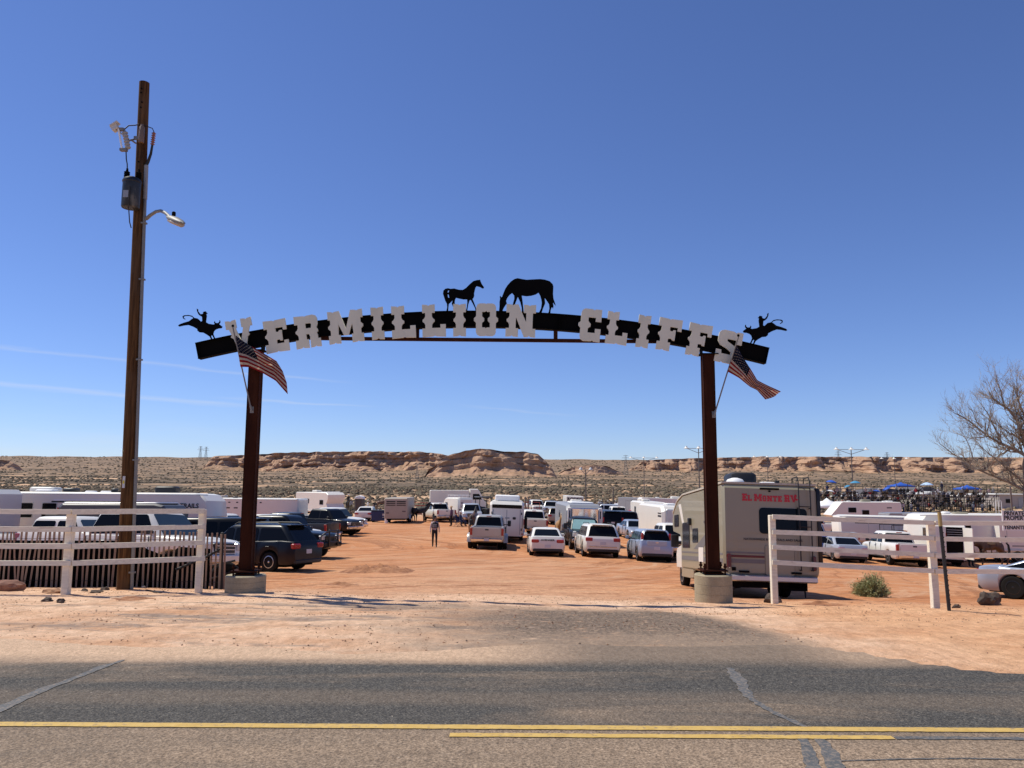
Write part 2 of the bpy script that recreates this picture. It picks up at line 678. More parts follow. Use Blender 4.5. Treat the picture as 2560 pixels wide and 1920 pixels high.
def plate2d(splines, thick, name, mat):
    """Flat plate cut to closed 2D outlines (holes allowed), thickness along local z."""
    cu = bpy.data.curves.new(name, 'CURVE')
    cu.dimensions = '2D'
    cu.fill_mode = 'BOTH'
    cu.extrude = thick / 2
    for pts in splines:
        s = cu.splines.new('POLY')
        s.points.add(len(pts) - 1)
        for q, p in zip(s.points, pts):
            q.co = (p[0], p[1], 0, 1)
        s.use_cyclic_u = True
    o = bpy.data.objects.new(name, cu)
    col.objects.link(o)
    return bake(o, name, mat)


# ------------------------------------------------------------------ ground
t = NT('desert_ground')
X, Y, Z = t.xyz()
big = t.noise(.35, 5, .6, t.pos())
mid = t.noise(1.6, 6, .62, t.pos((.6, 1.3, 1)))
fine = t.noise(28, 5, .7, t.pos((.8, 1.4, 1)))
grit = t.noise(110, 2, .6, t.pos())
lane = t.noise(1.0, 5, .6, t.pos((.18, .7, 1)), 1.5)            # drawn-out tyre sweeps
lot = t.ramp(t.math('ADD', t.math('MULTIPLY', mid, .5), t.math('MULTIPLY', t.noise(.22, 5, .6, t.pos(), .5), .5)), [(.30, (.43, .16, .060)), (.5, (.55, .24, .105)), (.68, (.63, .33, .17))])
lot = t.mix(t.math('MULTIPLY', t.ss(t.math('ABSOLUTE', t.math('SUBTRACT', X, t.math('MULTIPLY', t.math('SUBTRACT', Y, 14.0), -.03))), 7.5, 1.0), t.math('MULTIPLY', t.ss(Y, 46, 20), .6)), lot, (.64, .40, .25))
lot = t.mix(t.math('MULTIPLY', t.ss(lane, .50, .64), .45), lot, (.57, .345, .205))
lot = t.mix(t.math('MULTIPLY', t.ss(lane, .50, .36), .35), lot, (.30, .125, .06))
lot = t.mix(t.math('MULTIPLY', t.ss(t.noise(2.2, 5, .6, t.pos((.5, .8, 1)), 1), .58, .70), .35), lot, (.25, .105, .05))
for (cx_, cy_, fq) in ((16.0, 12.0, 1.5), (-16.0, 46.0, 1.15)):
    rr = t.math('SQRT', t.math('ADD', t.math('POWER', t.math('SUBTRACT', X, cx_), 2.0), t.math('POWER', t.math('SUBTRACT', Y, cy_), 2.0)))
    cv = t.t.nodes.new('ShaderNodeCombineXYZ')
    t.lk(t.math('ADD', rr, t.math('MULTIPLY', big, 1.5)), cv.inputs[0])
    t.lk(t.math('MULTIPLY', t.math('ADD', X, Y), .05), cv.inputs[1])
    tr = t.noise(fq, 5, .7, cv.outputs[0])
    lot = t.mix(t.math('MULTIPLY', t.ss(tr, .54, .66), .65), lot, (.60, .37, .225))
    lot = t.mix(t.math('MULTIPLY', t.ss(tr, .46, .36), .6), lot, (.27, .115, .055))
side = t.ramp(mid, [(.25, (.62, .375, .225)), (.5, (.75, .50, .33)), (.75, (.82, .59, .41))])
side = t.mix(t.math('MULTIPLY', t.ss(big, .48, .66), .6), side, (.56, .28, .14))
# grey gravel dragged over the verge
gv = t.math('ADD', t.math('MULTIPLY', t.noise(.9, 5, .65, t.pos((.35, 1.5, 1)), .8), .8), t.math('MULTIPLY', fine, .25))
gvm = t.math('MULTIPLY', t.ss(gv, .53, .64), t.math('MULTIPLY', t.ss(Y, 14.2, 11.5), t.ss(X, 3.5, 1.5)))
side = t.mix(t.math('MULTIPLY', gvm, .8), side, (.26, .215, .18))
nearm = t.ss(t.math('ADD', Y, t.math('MULTIPLY', big, 5)), 20.5, 15.5)
rightm = t.math('MULTIPLY', t.ss(X, 3.2, 5.0), t.ss(Y, 30, 18))
nearc = t.mix(rightm, side, t.ramp(mid, [(.25, (.60, .315, .165)), (.75, (.78, .48, .275))]))
c = t.mix(nearm, lot, nearc)
# scattered pebble specks
vs_ = t.voro(26, t.pos())
pk = t.math('MULTIPLY', t.ss(vs_, .17, .10), t.ss(t.noise(2.5, 3, .5, t.pos()), .48, .62))
c = t.mix(t.math('MULTIPLY', pk, t.ss(Y, 26, 14)), c, (.13, .09, .07))
c = t.mix(.75, c, t.mix(fine, (.40, .36, .33), (1.52, 1.52, 1.52)), 'MULTIPLY')
crumb = t.noise(8.5, 5, .75, t.pos((1, .42, 1)))
c = t.mix(t.math('MULTIPLY', t.ss(Y, 34, 20), .8), c, t.mix(t.ss(crumb, .30, .70), (.78, .74, .71), (1.22, 1.23, 1.24)), 'MULTIPLY')
crumb2 = t.ss(t.noise(15, 3, .8, t.pos((1, .4, 1))), .60, .70)
c = t.mix(t.math('MULTIPLY', crumb2, t.math('MULTIPLY', t.ss(Y, 15, 11), .38)), c, (.24, .165, .12))
c = t.mix(t.math('MULTIPLY', t.ss(Y, 22, 10), .5), c, t.mix(grit, (.30, .28, .26), (1.6, 1.6, 1.6)), 'MULTIPLY')
# asphalt apron showing through on the right of the drive
apw = t.math('ADD', Y, t.math('MULTIPLY', t.math('SUBTRACT', t.noise(1.3, 5, .65, t.pos((.5, 1.2, 1)), .6), .5), 2.0))
apn = t.math('MULTIPLY', t.ss(apw, 13.2, 11.6), t.math('MULTIPLY', t.ss(t.math('ADD', X, t.math('MULTIPLY', t.math('SUBTRACT', mid, .5), 2.5)), -2.2, .6), t.math('SUBTRACT', 1.0, t.ss(t.math('ADD', X, t.math('MULTIPLY', t.math('SUBTRACT', Y, 7.0), .13)), 2.9, 3.5))))
band = t.math('MULTIPLY', t.ss(t.math('ABSOLUTE', t.math('SUBTRACT', apw, 12.2)), .9, .2), t.ss(t.math('ABSOLUTE', t.math('SUBTRACT', X, -.6)), 3.4, .8))
apn = t.math('MAXIMUM', apn, t.math('MULTIPLY', band, .55))
apc = t.ramp(t.noise(26, 5, .8, t.pos((1, .5, 1))), [(.30, (.045, .038, .033)), (.50, (.17, .13, .10)), (.68, (.40, .29, .20))])
apc = t.mix(t.math('MULTIPLY', t.ss(t.math('ADD', Y, t.math('MULTIPLY', mid, 1.2)), 9.9, 8.3), .62), apc, t.mix(fine, (.30, .215, .15), (.50, .37, .265)))
apm = t.math('MULTIPLY', apn, t.ss(t.noise(5, 5, .7, t.pos((.6, 1.4, 1))), .26, .44))
c = t.mix(t.math('MULTIPLY', apm, .95), c, apc)
# beyond the lot: sand between brush, then grey-green brush alone
scn = t.noise(.30, 6, .66, t.pos((.55, 1.0, 1)))
scb = t.noise(.02, 4, .6, t.pos((.35, 1.2, 1)))
thr = t.math('ADD', scn, t.math('MULTIPLY', t.math('SUBTRACT', scb, .5), .7))
far_sand = t.ramp(t.noise(.05, 4, .6, t.pos()), [(.3, (.56, .33, .18)), (.7, (.66, .44, .27))])
brush = t.ramp(t.noise(.9, 4, .6, t.pos()), [(.3, (.105, .078, .052)), (.7, (.20, .145, .095))])
cover = t.math('MULTIPLY', t.ss(thr, .44, .54), t.ss(Y, 88, 130))
cover = t.math('MAXIMUM', cover, t.math('MULTIPLY', t.ss(Y, 320, 520), t.ss(scb, .60, .46)))
cover = t.math('MULTIPLY', cover, t.math('SUBTRACT', 1.0, t.math('MULTIPLY', t.ss(t.noise(.008, 5, .65, t.pos((.25, 1.4, 1))), .56, .66), .75)))
pat = t.noise(1.0, 5, .68, t.pos((.055, .011, 1)))
pat2 = t.noise(1.0, 4, .6, t.pos((.006, .0022, 1)), .6)
cover2 = t.ss(t.math('ADD', pat, t.math('MULTIPLY', t.math('SUBTRACT', pat2, .5), .9)), .68, .50)
cover = t.mix(t.ss(Y, 240, 420), cover, cover2)
far = t.mix(cover, far_sand, brush)
far = t.mix(t.math('MULTIPLY', t.ss(Y, 500, 2600), .4), far, (.24, .165, .115))
c = t.mix(t.ss(Y, 78, 105), c, far)
t.set(c, .95, 0, .15)
hb = t.math('ADD', t.math('MULTIPLY', mid, .9), t.math('ADD', t.math('MULTIPLY', fine, .30), t.math('MULTIPLY', lane, .5)))
t.bump(hb, .9, .09)
M_ground = t.m


def sheet(name, xs_fn, ys, ncol, zf, mat, kind='structure'):
    rows = []
    for y in ys:
        xs = xs_fn(y, ncol)
        rows.append(np.stack([xs, np.full(ncol, y), zf(xs, np.full(ncol, y))], 1))
    V = np.concatenate(rows)
    nr = len(ys)
    idx = np.arange(nr * ncol).reshape(nr, ncol)
    Fq = np.stack([idx[:-1, :-1], idx[:-1, 1:], idx[1:, 1:], idx[1:, :-1]], -1).reshape(-1, 4)
    me = bpy.data.meshes.new(name)
    me.from_pydata(V.tolist(), [], Fq.tolist())
    me.materials.append(mat)
    me.polygons.foreach_set('use_smooth', np.ones(len(me.polygons), dtype=bool))
    o = bpy.data.objects.new(name, me)
    col.objects.link(o)
    if kind:
        o['kind'] = kind
    return o


gy = np.concatenate([np.arange(-30, 5, 2.5), np.arange(5, 24, .14), np.arange(24, 60, .5), np.arange(60, 130, 1.6), np.geomspace(130, 9000, 130)])


def gxs(y, n):
    a = np.linspace(-1, 1, n)
    a = a * (.35 + .65 * a * a)
    return a * 1.9 * (max(y, 0) + 24)


# under the road the sheet drops a hand's breadth, the asphalt lies in that bed
def gz_bed(x, y):
    edge = 7.45 + .18 * np.sin(x * .9) + .1 * np.sin(x * 2.3 + 1)
    edge = edge - .45 * sst(2.6, 4.2, x) + .35 * sst(-2, .5, x) * (1 - sst(2.6, 4.0, x))
    micro = .012 * np.sin(x * 7.1 + y * 3.3) * np.sin(y * 9.1 - x * 2.2) * sst(7.2, 8.4, y)
    return gz(x, y) - .05 * (1 - sst(edge - .25, edge + .12, y)) * sst(-3, 1.2, y) + micro


ground = sheet('ground', gxs, gy, 420, gz_bed, M_ground)

# ------------------------------------------------------------------ road
t = NT('dusty_asphalt')
X, Y, Z = t.xyz()
agg = t.noise(75, 3, .75, t.pos((.85, 1.25, 1)))
agg2 = t.voro(95, t.pos((.9, 1.2, 1)))
big = t.noise(.9, 5, .62, t.pos((.35, 1.6, 1)), .6)
c0 = t.ramp(agg, [(.34, (.018, .017, .0155)), (.50, (.074, .069, .062)), (.66, (.18, .16, .13)), (.80, (.42, .36, .28))])
c0 = t.mix(t.math('MULTIPLY', t.ss(agg2, .55, .75), .35), c0, (.02, .02, .02))
agl = t.noise(24, 4, .8, t.pos((1, .45, 1)))
dustc = t.ramp(t.noise(60, 3, .7, t.pos()), [(.34, (.125, .09, .062)), (.55, (.36, .255, .17)), (.75, (.60, .45, .31))])
# dust: the near lane is powdered all over, the far lane only in drifts, the edge drowns in sand
nearlane = t.math('MULTIPLY', t.ss(Y, 5.36, 5.14), t.math('ADD', .66, t.math('MULTIPLY', t.math('SUBTRACT', big, .5), .9)), True)
nearlane = t.math('ADD', nearlane, t.math('MULTIPLY', t.ss(Y, 5.2, 4.8), t.math('MULTIPLY', t.ss(X, -1.5, 2.5), .18)), True)
drift = t.math('MULTIPLY', t.ss(t.math('ADD', big, t.math('MULTIPLY', agg, .10)), .52, .80), .6)
wheel = t.math('MULTIPLY', t.ss(t.math('ABSOLUTE', t.math('SUBTRACT', t.math('ADD', Y, t.math('MULTIPLY', big, .25)), 6.05)), .30, .06), .22)
edgey = t.math('ADD', Y, t.math('ADD', t.math('MULTIPLY', t.math('SUBTRACT', big, .5), .5), t.math('MULTIPLY', t.math('SUBTRACT', agg, .5), .55)))
edge = t.math('MULTIPLY', t.ss(edgey, 6.82, 7.34), t.math('SUBTRACT', t.ss(X, 4.4, 3.0), t.math('MULTIPLY', t.math('MULTIPLY', t.ss(X, -.8, 1.0), t.ss(X, 4.0, 2.5)), .78)))
d = t.math('MAXIMUM', t.math('MAXIMUM', nearlane, drift), t.math('MAXIMUM', edge, wheel))
c = t.mix(d, c0, dustc)
c = t.mix(t.math('MULTIPLY', t.math('MULTIPLY', edge, .85), t.ss(agg, .70, .46)), c, (.62, .42, .275))
c = t.mix(.85, c, t.mix(t.ss(agl, .30, .70), (.80, .78, .76), (1.22, 1.22, 1.22)), 'MULTIPLY')
c = t.mix(t.math('MULTIPLY', t.ss(t.noise(38, 2, .8, t.pos((1, .5, 1))), .68, .74), .5), c, (.50, .42, .33))
t.set(c, .9, 0, .25)
t.bump(t.math('ADD', agg, t.math('MULTIPLY', agg2, .6)), .55, .008)
M_road = t.m


def rxs(y, n):
    a = np.linspace(-1, 1, n)
    return a * (.25 + .75 * a * a) * 90


def rz(x, y):
    edge = 7.75 + .18 * np.sin(x * .9) + .1 * np.sin(x * 2.3 + 1) - .72 * sst(2.8, 4.4, x)
    crown = .02 * (1 - ((y - 5.2) / 3.4) ** 2) - .02
    return crown * .6 - .004 - .22 * sst(edge - .05, edge + .45, y)


road = sheet('road', rxs, np.concatenate([np.linspace(.6, 6.4, 16), np.linspace(6.5, 8.2, 18)]), 220, rz, M_road)


def paintstrip(name, pts, wid, mat, lift=.004, ragged=.004, step=.05):
    """Painted or poured strip lying on the road along pts (x, y)."""
    mb = MB()
    P = [Vector((p[0], p[1])) for p in pts]
    out = []
    for a, b in zip(P[:-1], P[1:]):
        n = max(1, int((b - a).length / step))
        for i in range(n):
            out.append(a.lerp(b, i / n))
    out.append(P[-1])
    vs, fs = [], []
    for i, p in enumerate(out):
        d = (out[min(i + 1, len(out) - 1)] - out[max(i - 1, 0)]).normalized()
        nn = Vector((-d.y, d.x))
        w = wid if isinstance(wid, (int, float)) else np.interp(i / (len(out) - 1), [k / (len(wid) - 1) for k in range(len(wid))], wid)
        l, r_ = p + nn * (w / 2 + random.uniform(-ragged, ragged)), p - nn * (w / 2 + random.uniform(-ragged, ragged))
        for q in (l, r_):
            vs.append((q.x, q.y, float(rz(q.x, q.y)) + lift))
    for i in range(len(out) - 1):
        fs.append((2 * i, 2 * i + 1, 2 * i + 3, 2 * i + 2))
    mb.add(vs, fs)
    o = mb.build(name, mat, road)
    return o


t = NT('yellow_road_paint')
wv = t.noise(26, 5, .7, t.pos())
w2 = t.noise(2.1, 4, .6, t.pos())
cc = t.ramp(t.noise(14, 4, .6, t.pos()), [(.3, (.49, .31, .07)), (.7, (.60, .40, .115))])
wear = t.math('MULTIPLY', t.ss(t.math('ADD', wv, t.math('MULTIPLY', w2, .35)), .70, .86), .8)
t.set(t.mix(wear, cc, (.22, .16, .11)), .75)
M_yellow = t.m
t = NT('tar_seal')
cc = t.ramp(t.noise(9, 5, .65, t.pos()), [(.3, (.065, .068, .070)), (.7, (.11, .112, .112))])
t.set(t.mix(t.math('MULTIPLY', t.ss(t.noise(30, 4, .7, t.pos()), .45, .62), .65), cc, (.27, .21, .16)), .8)
M_tar = t.m
yl = 5.255
paintstrip('lane_line', [(-40, yl), (40, yl)], .086, M_yellow, .005, .003)
paintstrip('lane_line', [(-.38, yl - .16), (2.42, yl - .16)], .072, M_yellow, .005, .004)
paintstrip('erased_line', [(2.43, yl - .16), (12, yl - .16)], .055, M_tar, .004, .008)


def rp(u, v):
    p = at(u, v, 5)
    d = p - EYE
    q = EYE + d * (-EYE.z / d.z)
    return (q.x, q.y)


paintstrip('tar_seal', [rp(-60, 1800), rp(20, 1762), rp(110, 1722), rp(160, 1705), rp(250, 1668), rp(310, 1648)], [.11, .10, .09, .06, .08, .03], M_tar, .004, .010)
paintstrip('tar_seal', [rp(1822, 1668), rp(1850, 1700), rp(1870, 1740), rp(1905, 1765), rp(1965, 1795), rp(2010, 1815), rp(2025, 1825)], [.05, .11, .10, .07, .06, .05, .06], M_tar, .004, .014)
paintstrip('tar_seal', [rp(2005, 1846), rp(2022, 1880), rp(2035, 1925), rp(2050, 1990)], [.06, .08, .09, .10], M_tar, .004, .010)
paintstrip('tar_seal', [rp(2048, 1846), rp(2080, 1890), rp(2095, 1930), rp(2110, 1990)], [.06, .10, .09, .08], M_tar, .004, .010)
paintstrip('tar_seal', [rp(2090, 1902), rp(2250, 1897), rp(2420, 1895), rp(2620, 1899)], .014, M_tar, .004, .004)

# loose stones on the verge
def pebbles(name, n, area, smin, smax, mats, zf=gz_bed, bias=None):
    V, Fc, Mi = [], [], []
    base = [(1, 0, 0), (0, 1, 0), (-1, 0, 0), (0, -1, 0), (0, 0, 1), (0, 0, -.6)]
    tri = [(0, 1, 4), (1, 2, 4), (2, 3, 4), (3, 0, 4), (1, 0, 5), (2, 1, 5), (3, 2, 5), (0, 3, 5)]
    k = 0
    while k < n:
        y = rng.uniform(area[2], area[3])
        x = rng.uniform(area[0], area[1])
        if bias is not None and rng.random() > bias(x, y):
            continue
        s = smin * (smax / smin) ** (rng.random() ** 2.4)
        a = rng.uniform(0, 6.28)
        z = float(zf(x, y)) + s * .25
        q = rng.uniform(.6, 1.3, 3)
        o = len(V)
        for b in base:
            j = rng.uniform(.75, 1.2)
            bx, by, bz = b[0] * q[0] * j, b[1] * q[1] * j, b[2] * q[2] * .6 * j
            V.append((x + s * (bx * math.cos(a) - by * math.sin(a)), y + s * (bx * math.sin(a) + by * math.cos(a)), z + s * bz))
        mi = int(rng.integers(0, len(mats)))
        for f in tri:
            Fc.append(tuple(i + o for i in f))
            Mi.append(mi)
        k += 1
    me = bpy.data.meshes.new(name)
    me.from_pydata(V, [], Fc)
    for m in mats:
        me.materials.append(m)
    me.polygons.foreach_set('material_index', np.array(Mi, dtype=np.int32))
    o = bpy.data.objects.new(name, me)
    col.objects.link(o)
    return o


def vbias(x, y):
    n = mnoise.noise(Vector((x * .45, y * 1.1, 3.0)))
    return max(.04, .35 + 1.1 * n) * (1 if x < 3.2 or y > 10.4 else .12)


tag(pebbles('gravel', 9000, (-9.5, 9.5, 7.5, 16), .004, .017, [M_clod, M_clod, M_sandstone, M_clod, M_clod, M_lava], bias=vbias), 'loose stones and dirt crumbs strewn over the sandy verge', 'gravel', kind='stuff')

# ------------------------------------------------------------------ far rock
t = NT('slickrock')
zz = t.noise(1.0, 4, .55, t.pos((.004, .004, .16)), .8)
blot = t.noise(.03, 6, .65, t.pos())
fi = t.noise(.22, 6, .7, t.pos((1, 1, .8)))
vert = t.noise(1.0, 5, .6, t.pos((.09, .09, .006)))
nz = t.t.nodes.new('ShaderNodeSeparateXYZ')
t.t.links.new(t.t.nodes.new('ShaderNodeNewGeometry').outputs['Normal'], nz.inputs[0])
c = t.ramp(zz, [(.28, (.38, .24, .16)), (.44, (.52, .345, .235)), (.56, (.45, .285, .19)), (.72, (.60, .41, .285))])
c = t.mix(t.math('MULTIPLY', t.ss(vert, .55, .72), .5), c, (.12, .065, .045))
c = t.mix(t.math('MULTIPLY', blot, .5), c, (.42, .235, .135))
c = t.mix(.6, c, t.mix(fi, (.4, .4, .4), (1.6, 1.6, 1.6)), 'MULTIPLY')
# brush on the flats, sand drifts on the low slopes
flat = t.ss(nz.outputs[2], .86, .97)
c = t.mix(t.math('MULTIPLY', flat, .7), c, t.ramp(t.noise(.12, 5, .65, t.pos()), [(.4, (.13, .098, .068)), (.62, (.36, .215, .12))]))
t.set(c, .95, 0, .1)
t.bump(t.math('ADD', fi, t.math('MULTIPLY', zz, .8)), .6, 1.6)
M_rock = t.m


def mesa(name, D, tops, foot_v, depth, amp, seed, label, nx=260, nd=46, tal=.35, ledge=3):
    """A cliff-edged rise: tops = [(u, v_top)] along its front at distance D."""
    us = np.linspace(tops[0][0], tops[-1][0], nx)
    vt = np.interp(us, [p[0] for p in tops], [p[1] for p in tops])
    V = []
    sd = Vector((seed * 11.3, seed * 5.1, 0))
    for i, (u, v) in enumerate(zip(us, vt)):
        e = min(i, nx - 1 - i) / (nx - 1)
        edge = min(1, e / .035) ** .6
        top = at(u, v, D)
        zb = gh(top.x, D) - 2
        h = max(top.z - zb, .5) * edge
        h *= 1 + .05 * mnoise.noise(Vector((u * .05, seed, 0)))
        sx = top.x / 60
        rib = mnoise.fractal(Vector((sx * .6, 0, 0)) + sd, 1.1, 2.1, 4) * amp * .9
        rib -= abs(mnoise.noise(Vector((sx * 1.4, 7, 0)) + sd)) * amp * .35
        for j in range(nd):
            s = j / (nd - 1)
            if s < .62:                                      # front face: from the foot to the rim
                q = s / .62
                run = amp * (.85 * min(q / tal, 1) ** .8 + .50 * max(0, (q - tal) / (1 - tal)))
                yy = D - amp * .65 + rib + run
                p3 = Vector((top.x / 52, yy / 52, q * h / 26)) + sd
                if q < tal:
                    zf = .30 * (q / tal) ** 1.3
                else:
                    w = (q - tal) / (1 - tal)
                    st = (math.floor(w * ledge) + sst(.25, .75, w * ledge - math.floor(w * ledge))) / ledge
                    zf = .30 + .70 * (.45 * w + .55 * float(st))
                zf += .07 * mnoise.fractal(p3, 1.1, 2.0, 3) * math.sin(math.pi * q)
                yy += amp * .035 * math.sin(q * h * .55 + 2.5 * mnoise.noise(Vector((top.x / 90, 3, 0)))) * (q > tal * .7)
                yy += amp * .40 * mnoise.fractal(p3 * 1.3 + Vector((0, 0, 3)), 1.1, 2.1, 4)
                xx = top.x + amp * .15 * mnoise.noise(p3 * 1.3 + Vector((5, 0, 0)))
            else:
                q = (s - .62) / .38
                yy = D + amp * .4 + rib * (1 - q) + .02 * amp + q * depth
                zf = 1 - .55 * max(0, q - .5) ** 2 + .03 * mnoise.noise(Vector((top.x / 40, yy / 40, 1)) + sd)
                if q > .93:
                    zf = 0
                xx = top.x * (yy / D)
            V.append((xx, yy, zb + h * zf))
    Fq = []
    for i in range(nx - 1):
        for j in range(nd - 1):
            a = i * nd + j
            Fq.append((a, a + nd, a + nd + 1, a + 1))
    me = bpy.data.meshes.new(name)
    me.from_pydata(V, [], Fq)
    me.materials.append(M_rock)
    o = bpy.data.objects.new(name, me)
    col.objects.link(o)
    tag(o, label, 'mesa', kind='structure')
    return o


mesa('mesa', 1500, [(1060, 1180), (1085, 1166), (1105, 1144), (1125, 1136), (1165, 1124), (1200, 1121), (1228, 1124), (1262, 1128), (1300, 1128), (1345, 1134), (1362, 1150), (1385, 1176), (1394, 1190)],
     1194, 140, 34, 2, 'rounded sandstone butte in the middle of the skyline', 330, 56, .22, 3)
mesa('mesa', 2100, [(508, 1160), (520, 1146), (536, 1139), (600, 1137), (690, 1131), (850, 1128), (900, 1127), (1040, 1128), (1075, 1131), (1110, 1136), (1160, 1150)],
     1170, 420, 55, 5, 'long low sandstone mesa to the left of the butte', 420, 50, .30, 4)
mesa('mesa', 1750, [(1392, 1186), (1410, 1176), (1440, 1166), (1480, 1162), (1520, 1166), (1550, 1180), (1570, 1192)],
     1195, 100, 26, 9, 'low pink sandstone knoll beside the butte', 140, 40, .35, 2)
mesa('mesa', 2300, [(1565, 1172), (1590, 1158), (1625, 1149), (1700, 1146), (1800, 1143), (1900, 1141), (2100, 1141), (2300, 1142), (2560, 1143), (2800, 1146), (2900, 1160)],
     1180, 600, 60, 13, 'long straight mesa rim along the right of the skyline', 520, 50, .42, 3)
mesa('mesa', 2000, [(-260, 1150), (-120, 1142), (-40, 1146), (10, 1150), (30, 1160), (44, 1176)],
     1178, 120, 30, 21, 'small dark rock outcrop at the left end of the plain', 120, 36, .3, 2)

# ------------------------------------------------------------------ desert brush
t = NT('desert_brush')
oi = t.noise(.25, 3, .6, t.pos())
c = t.ramp(t.noise(3.0, 4, .6, t.pos()), [(.3, (.105, .086, .058)), (.55, (.19, .155, .105)), (.8, (.31, .25, .175))])
c = t.mix(t.ss(oi, .45, .65), c, t.ramp(t.noise(3.0, 4, .6, t.pos()), [(.3, (.085, .055, .038)), (.7, (.20, .145, .10))]))
t.set(c, .95, 0, .1)
M_brush = t.m


def brush_field():
    V, Fc = [], []
    zones = [(92, 140, 9.0, 2900, .40), (140, 260, 3.4, 4600, .55), (260, 560, 2.6, 8000, .85), (560, 1150, 2, 5500, 1.2), (1150, 2100, 2, 4500, 1.8), (2100, 4700, 2, 5500, 3.0)]
    for y0, y1, k, n, sz in zones:
        c = 0
        while c < n:
            y = y0 + (y1 - y0) * rng.random() ** .8
            x = rng.uniform(-.85, .85) * (y + 20)
            if y < 130 and 8 < x < 100:
                if y < 118 or x > 40:
                    continue
            nn = mnoise.noise(Vector((x * .035, y * .06, 2.0))) + .6 * mnoise.noise(Vector((x * .13, y * .2, 8)))
            if y > 260:
                nn += 1.3 * mnoise.noise(Vector((x * .007, y * .0045, 5.0))) + .7 * mnoise.noise(Vector((x * .022, y * .009, 9.0)))
            if rng.random() > .62 + nn * .9:
                continue
            s = sz * rng.uniform(.5, 1.35)
            z = gh(x, y)
            o = len(V)
            a0 = rng.uniform(0, 6.28)
            for (rr, zz, m) in ((1.0, .0, 6), (.95, .45, 6), (.5, .85, 4)):
                for q in range(m):
                    a = a0 + q * 6.283 / m
                    j = rng.uniform(.65, 1.3)
                    V.append((x + s * rr * j * math.cos(a), y + s * rr * j * math.sin(a), z - .05 + s * zz * rng.uniform(.8, 1.25) * .95))
            for q in range(6):
                Fc.append((o + q, o + (q + 1) % 6, o + 6 + (q + 1) % 6, o + 6 + q))
            top = [o + 12 + q for q in range(4)]
            for q in range(6):
                ia = top[int(q * 4 / 6) % 4]
                ib = top[int((q + 1) * 4 / 6) % 4]
                if ia == ib:
                    Fc.append((o + 6 + q, o + 6 + (q + 1) % 6, ia))
                else:
                    Fc.append((o + 6 + q, o + 6 + (q + 1) % 6, ib, ia))
            Fc.append(tuple(top))
            c += 1
    me = bpy.data.meshes.new('desert_scrub')
    me.from_pydata(V, [], Fc)
    me.materials.append(M_brush)
    o = bpy.data.objects.new('desert_scrub', me)
    col.objects.link(o)
    tag(o, 'low olive and grey scrub dotted over the sandy plain', 'scrub', kind='stuff')


brush_field()

# ------------------------------------------------------------------ entrance gate
GY = 14.5
PXM = F / GY


def gp(u, v, y=GY):
    return at(u, v, y)


gate = empty('entrance_gate', G(1206, GY), 0, 'tall rust-brown steel entrance arch with white western lettering', 'gate')
G0 = Vector(gate.location)


def gl(p):
    return Vector(p) - G0


UP = Vector((0, 0, 1))
# columns on drum footings
for uu, vt, vplate, vdrum, w in ((618, 878, 1421, 1434, .36), (1789.5, 888, 1421, 1432, .34)):
    base = G(uu, GY)
    zt = gp(uu, vt).z
    zp = gp(uu, vplate).z
    zd = gp(uu, vdrum + 3).z
    cx = base.x
    mb = MB()
    rr = w
    drum = [(rr * .99, base.z - .35), (rr, base.z + .02)]
    for k in range(1, 4):
        zz = base.z + (zd - base.z) * k / 3
        drum += [(rr, zz - .012), (rr - .006, zz - .006), (rr, zz)] if k < 3 else [(rr, zz - .015), (rr - .015, zz)]
    mb.lathe([(0.001, base.z - .35)] + drum + [(.001, zd)], (cx - G0.x, 0, -G0.z), 36)
    mb.build('concrete_footing', M_conc, gate, 35)
    # base plates and bolts
    mb = MB().box((cx - G0.x, 0, zd + .075 - G0.z), (.46, .40, .024)).box((cx - G0.x, 0, zd + .022 - G0.z), (.34, .30, .02))
    plate = mb.build('base_plate', M_rust, gate)
    for sx in (-1, 1):
        for sy in (-1, 1):
            bx = (cx - G0.x + sx * .185, sy * .15)
            MB().lathe([(.016, 0), (.016, .16), (.032, .16), (.032, .19), (.02, .19), (.02, .235)], (bx[0], bx[1], zd - .03 - G0.z), 8).build('anchor_bolt', M_rust, plate)
    # square tube column: open C look with a seam, leaning as built
    mb = MB()
    hw, hd = .102, .102
    z0, z1 = zd + .09 - G0.z, zt - G0.z
    ringpts = ring_rr(hw, hd, .018, 2)
    mb.loft([[(cx - G0.x + a, b, z0) for a, b in ringpts], [(cx - G0.x + a, b, z1) for a, b in ringpts]])
    # welded flange strips on the two outer faces
    for sx in (-1, 1):
        mb.box((cx - G0.x + sx * (hw + .004), -.075, (z0 + z1) / 2), (.008, .045, z1 - z0))
        mb.box((cx - G0.x + sx * (hw + .004), .075, (z0 + z1) / 2), (.008, .045, z1 - z0))
    colo = mb.build('column', M_rust, gate, 40)
    MB().box((cx - G0.x, 0, z1 + .008), (.34, .32, .016)).box((cx - G0.x - .12, 0, z1 + .06), (.014, .2, .12)).box((cx - G0.x + .12, 0, z1 + .06), (.014, .2, .12)).build('cap_plate', M_beam, colo)


# curved I-beam following the arc through three points of its top edge
def arc_v(u, dv=0):
    a, b, c = (491, 858.5), (1210, 778.5), (1921, 870.7)
    L0 = (u - b[0]) * (u - c[0]) / ((a[0] - b[0]) * (a[0] - c[0]))
    L1 = (u - a[0]) * (u - c[0]) / ((b[0] - a[0]) * (b[0] - c[0]))
    L2 = (u - a[0]) * (u - b[0]) / ((c[0] - a[0]) * (c[0] - b[0]))
    return a[1] * L0 + b[1] * L1 + c[1] * L2 + dv


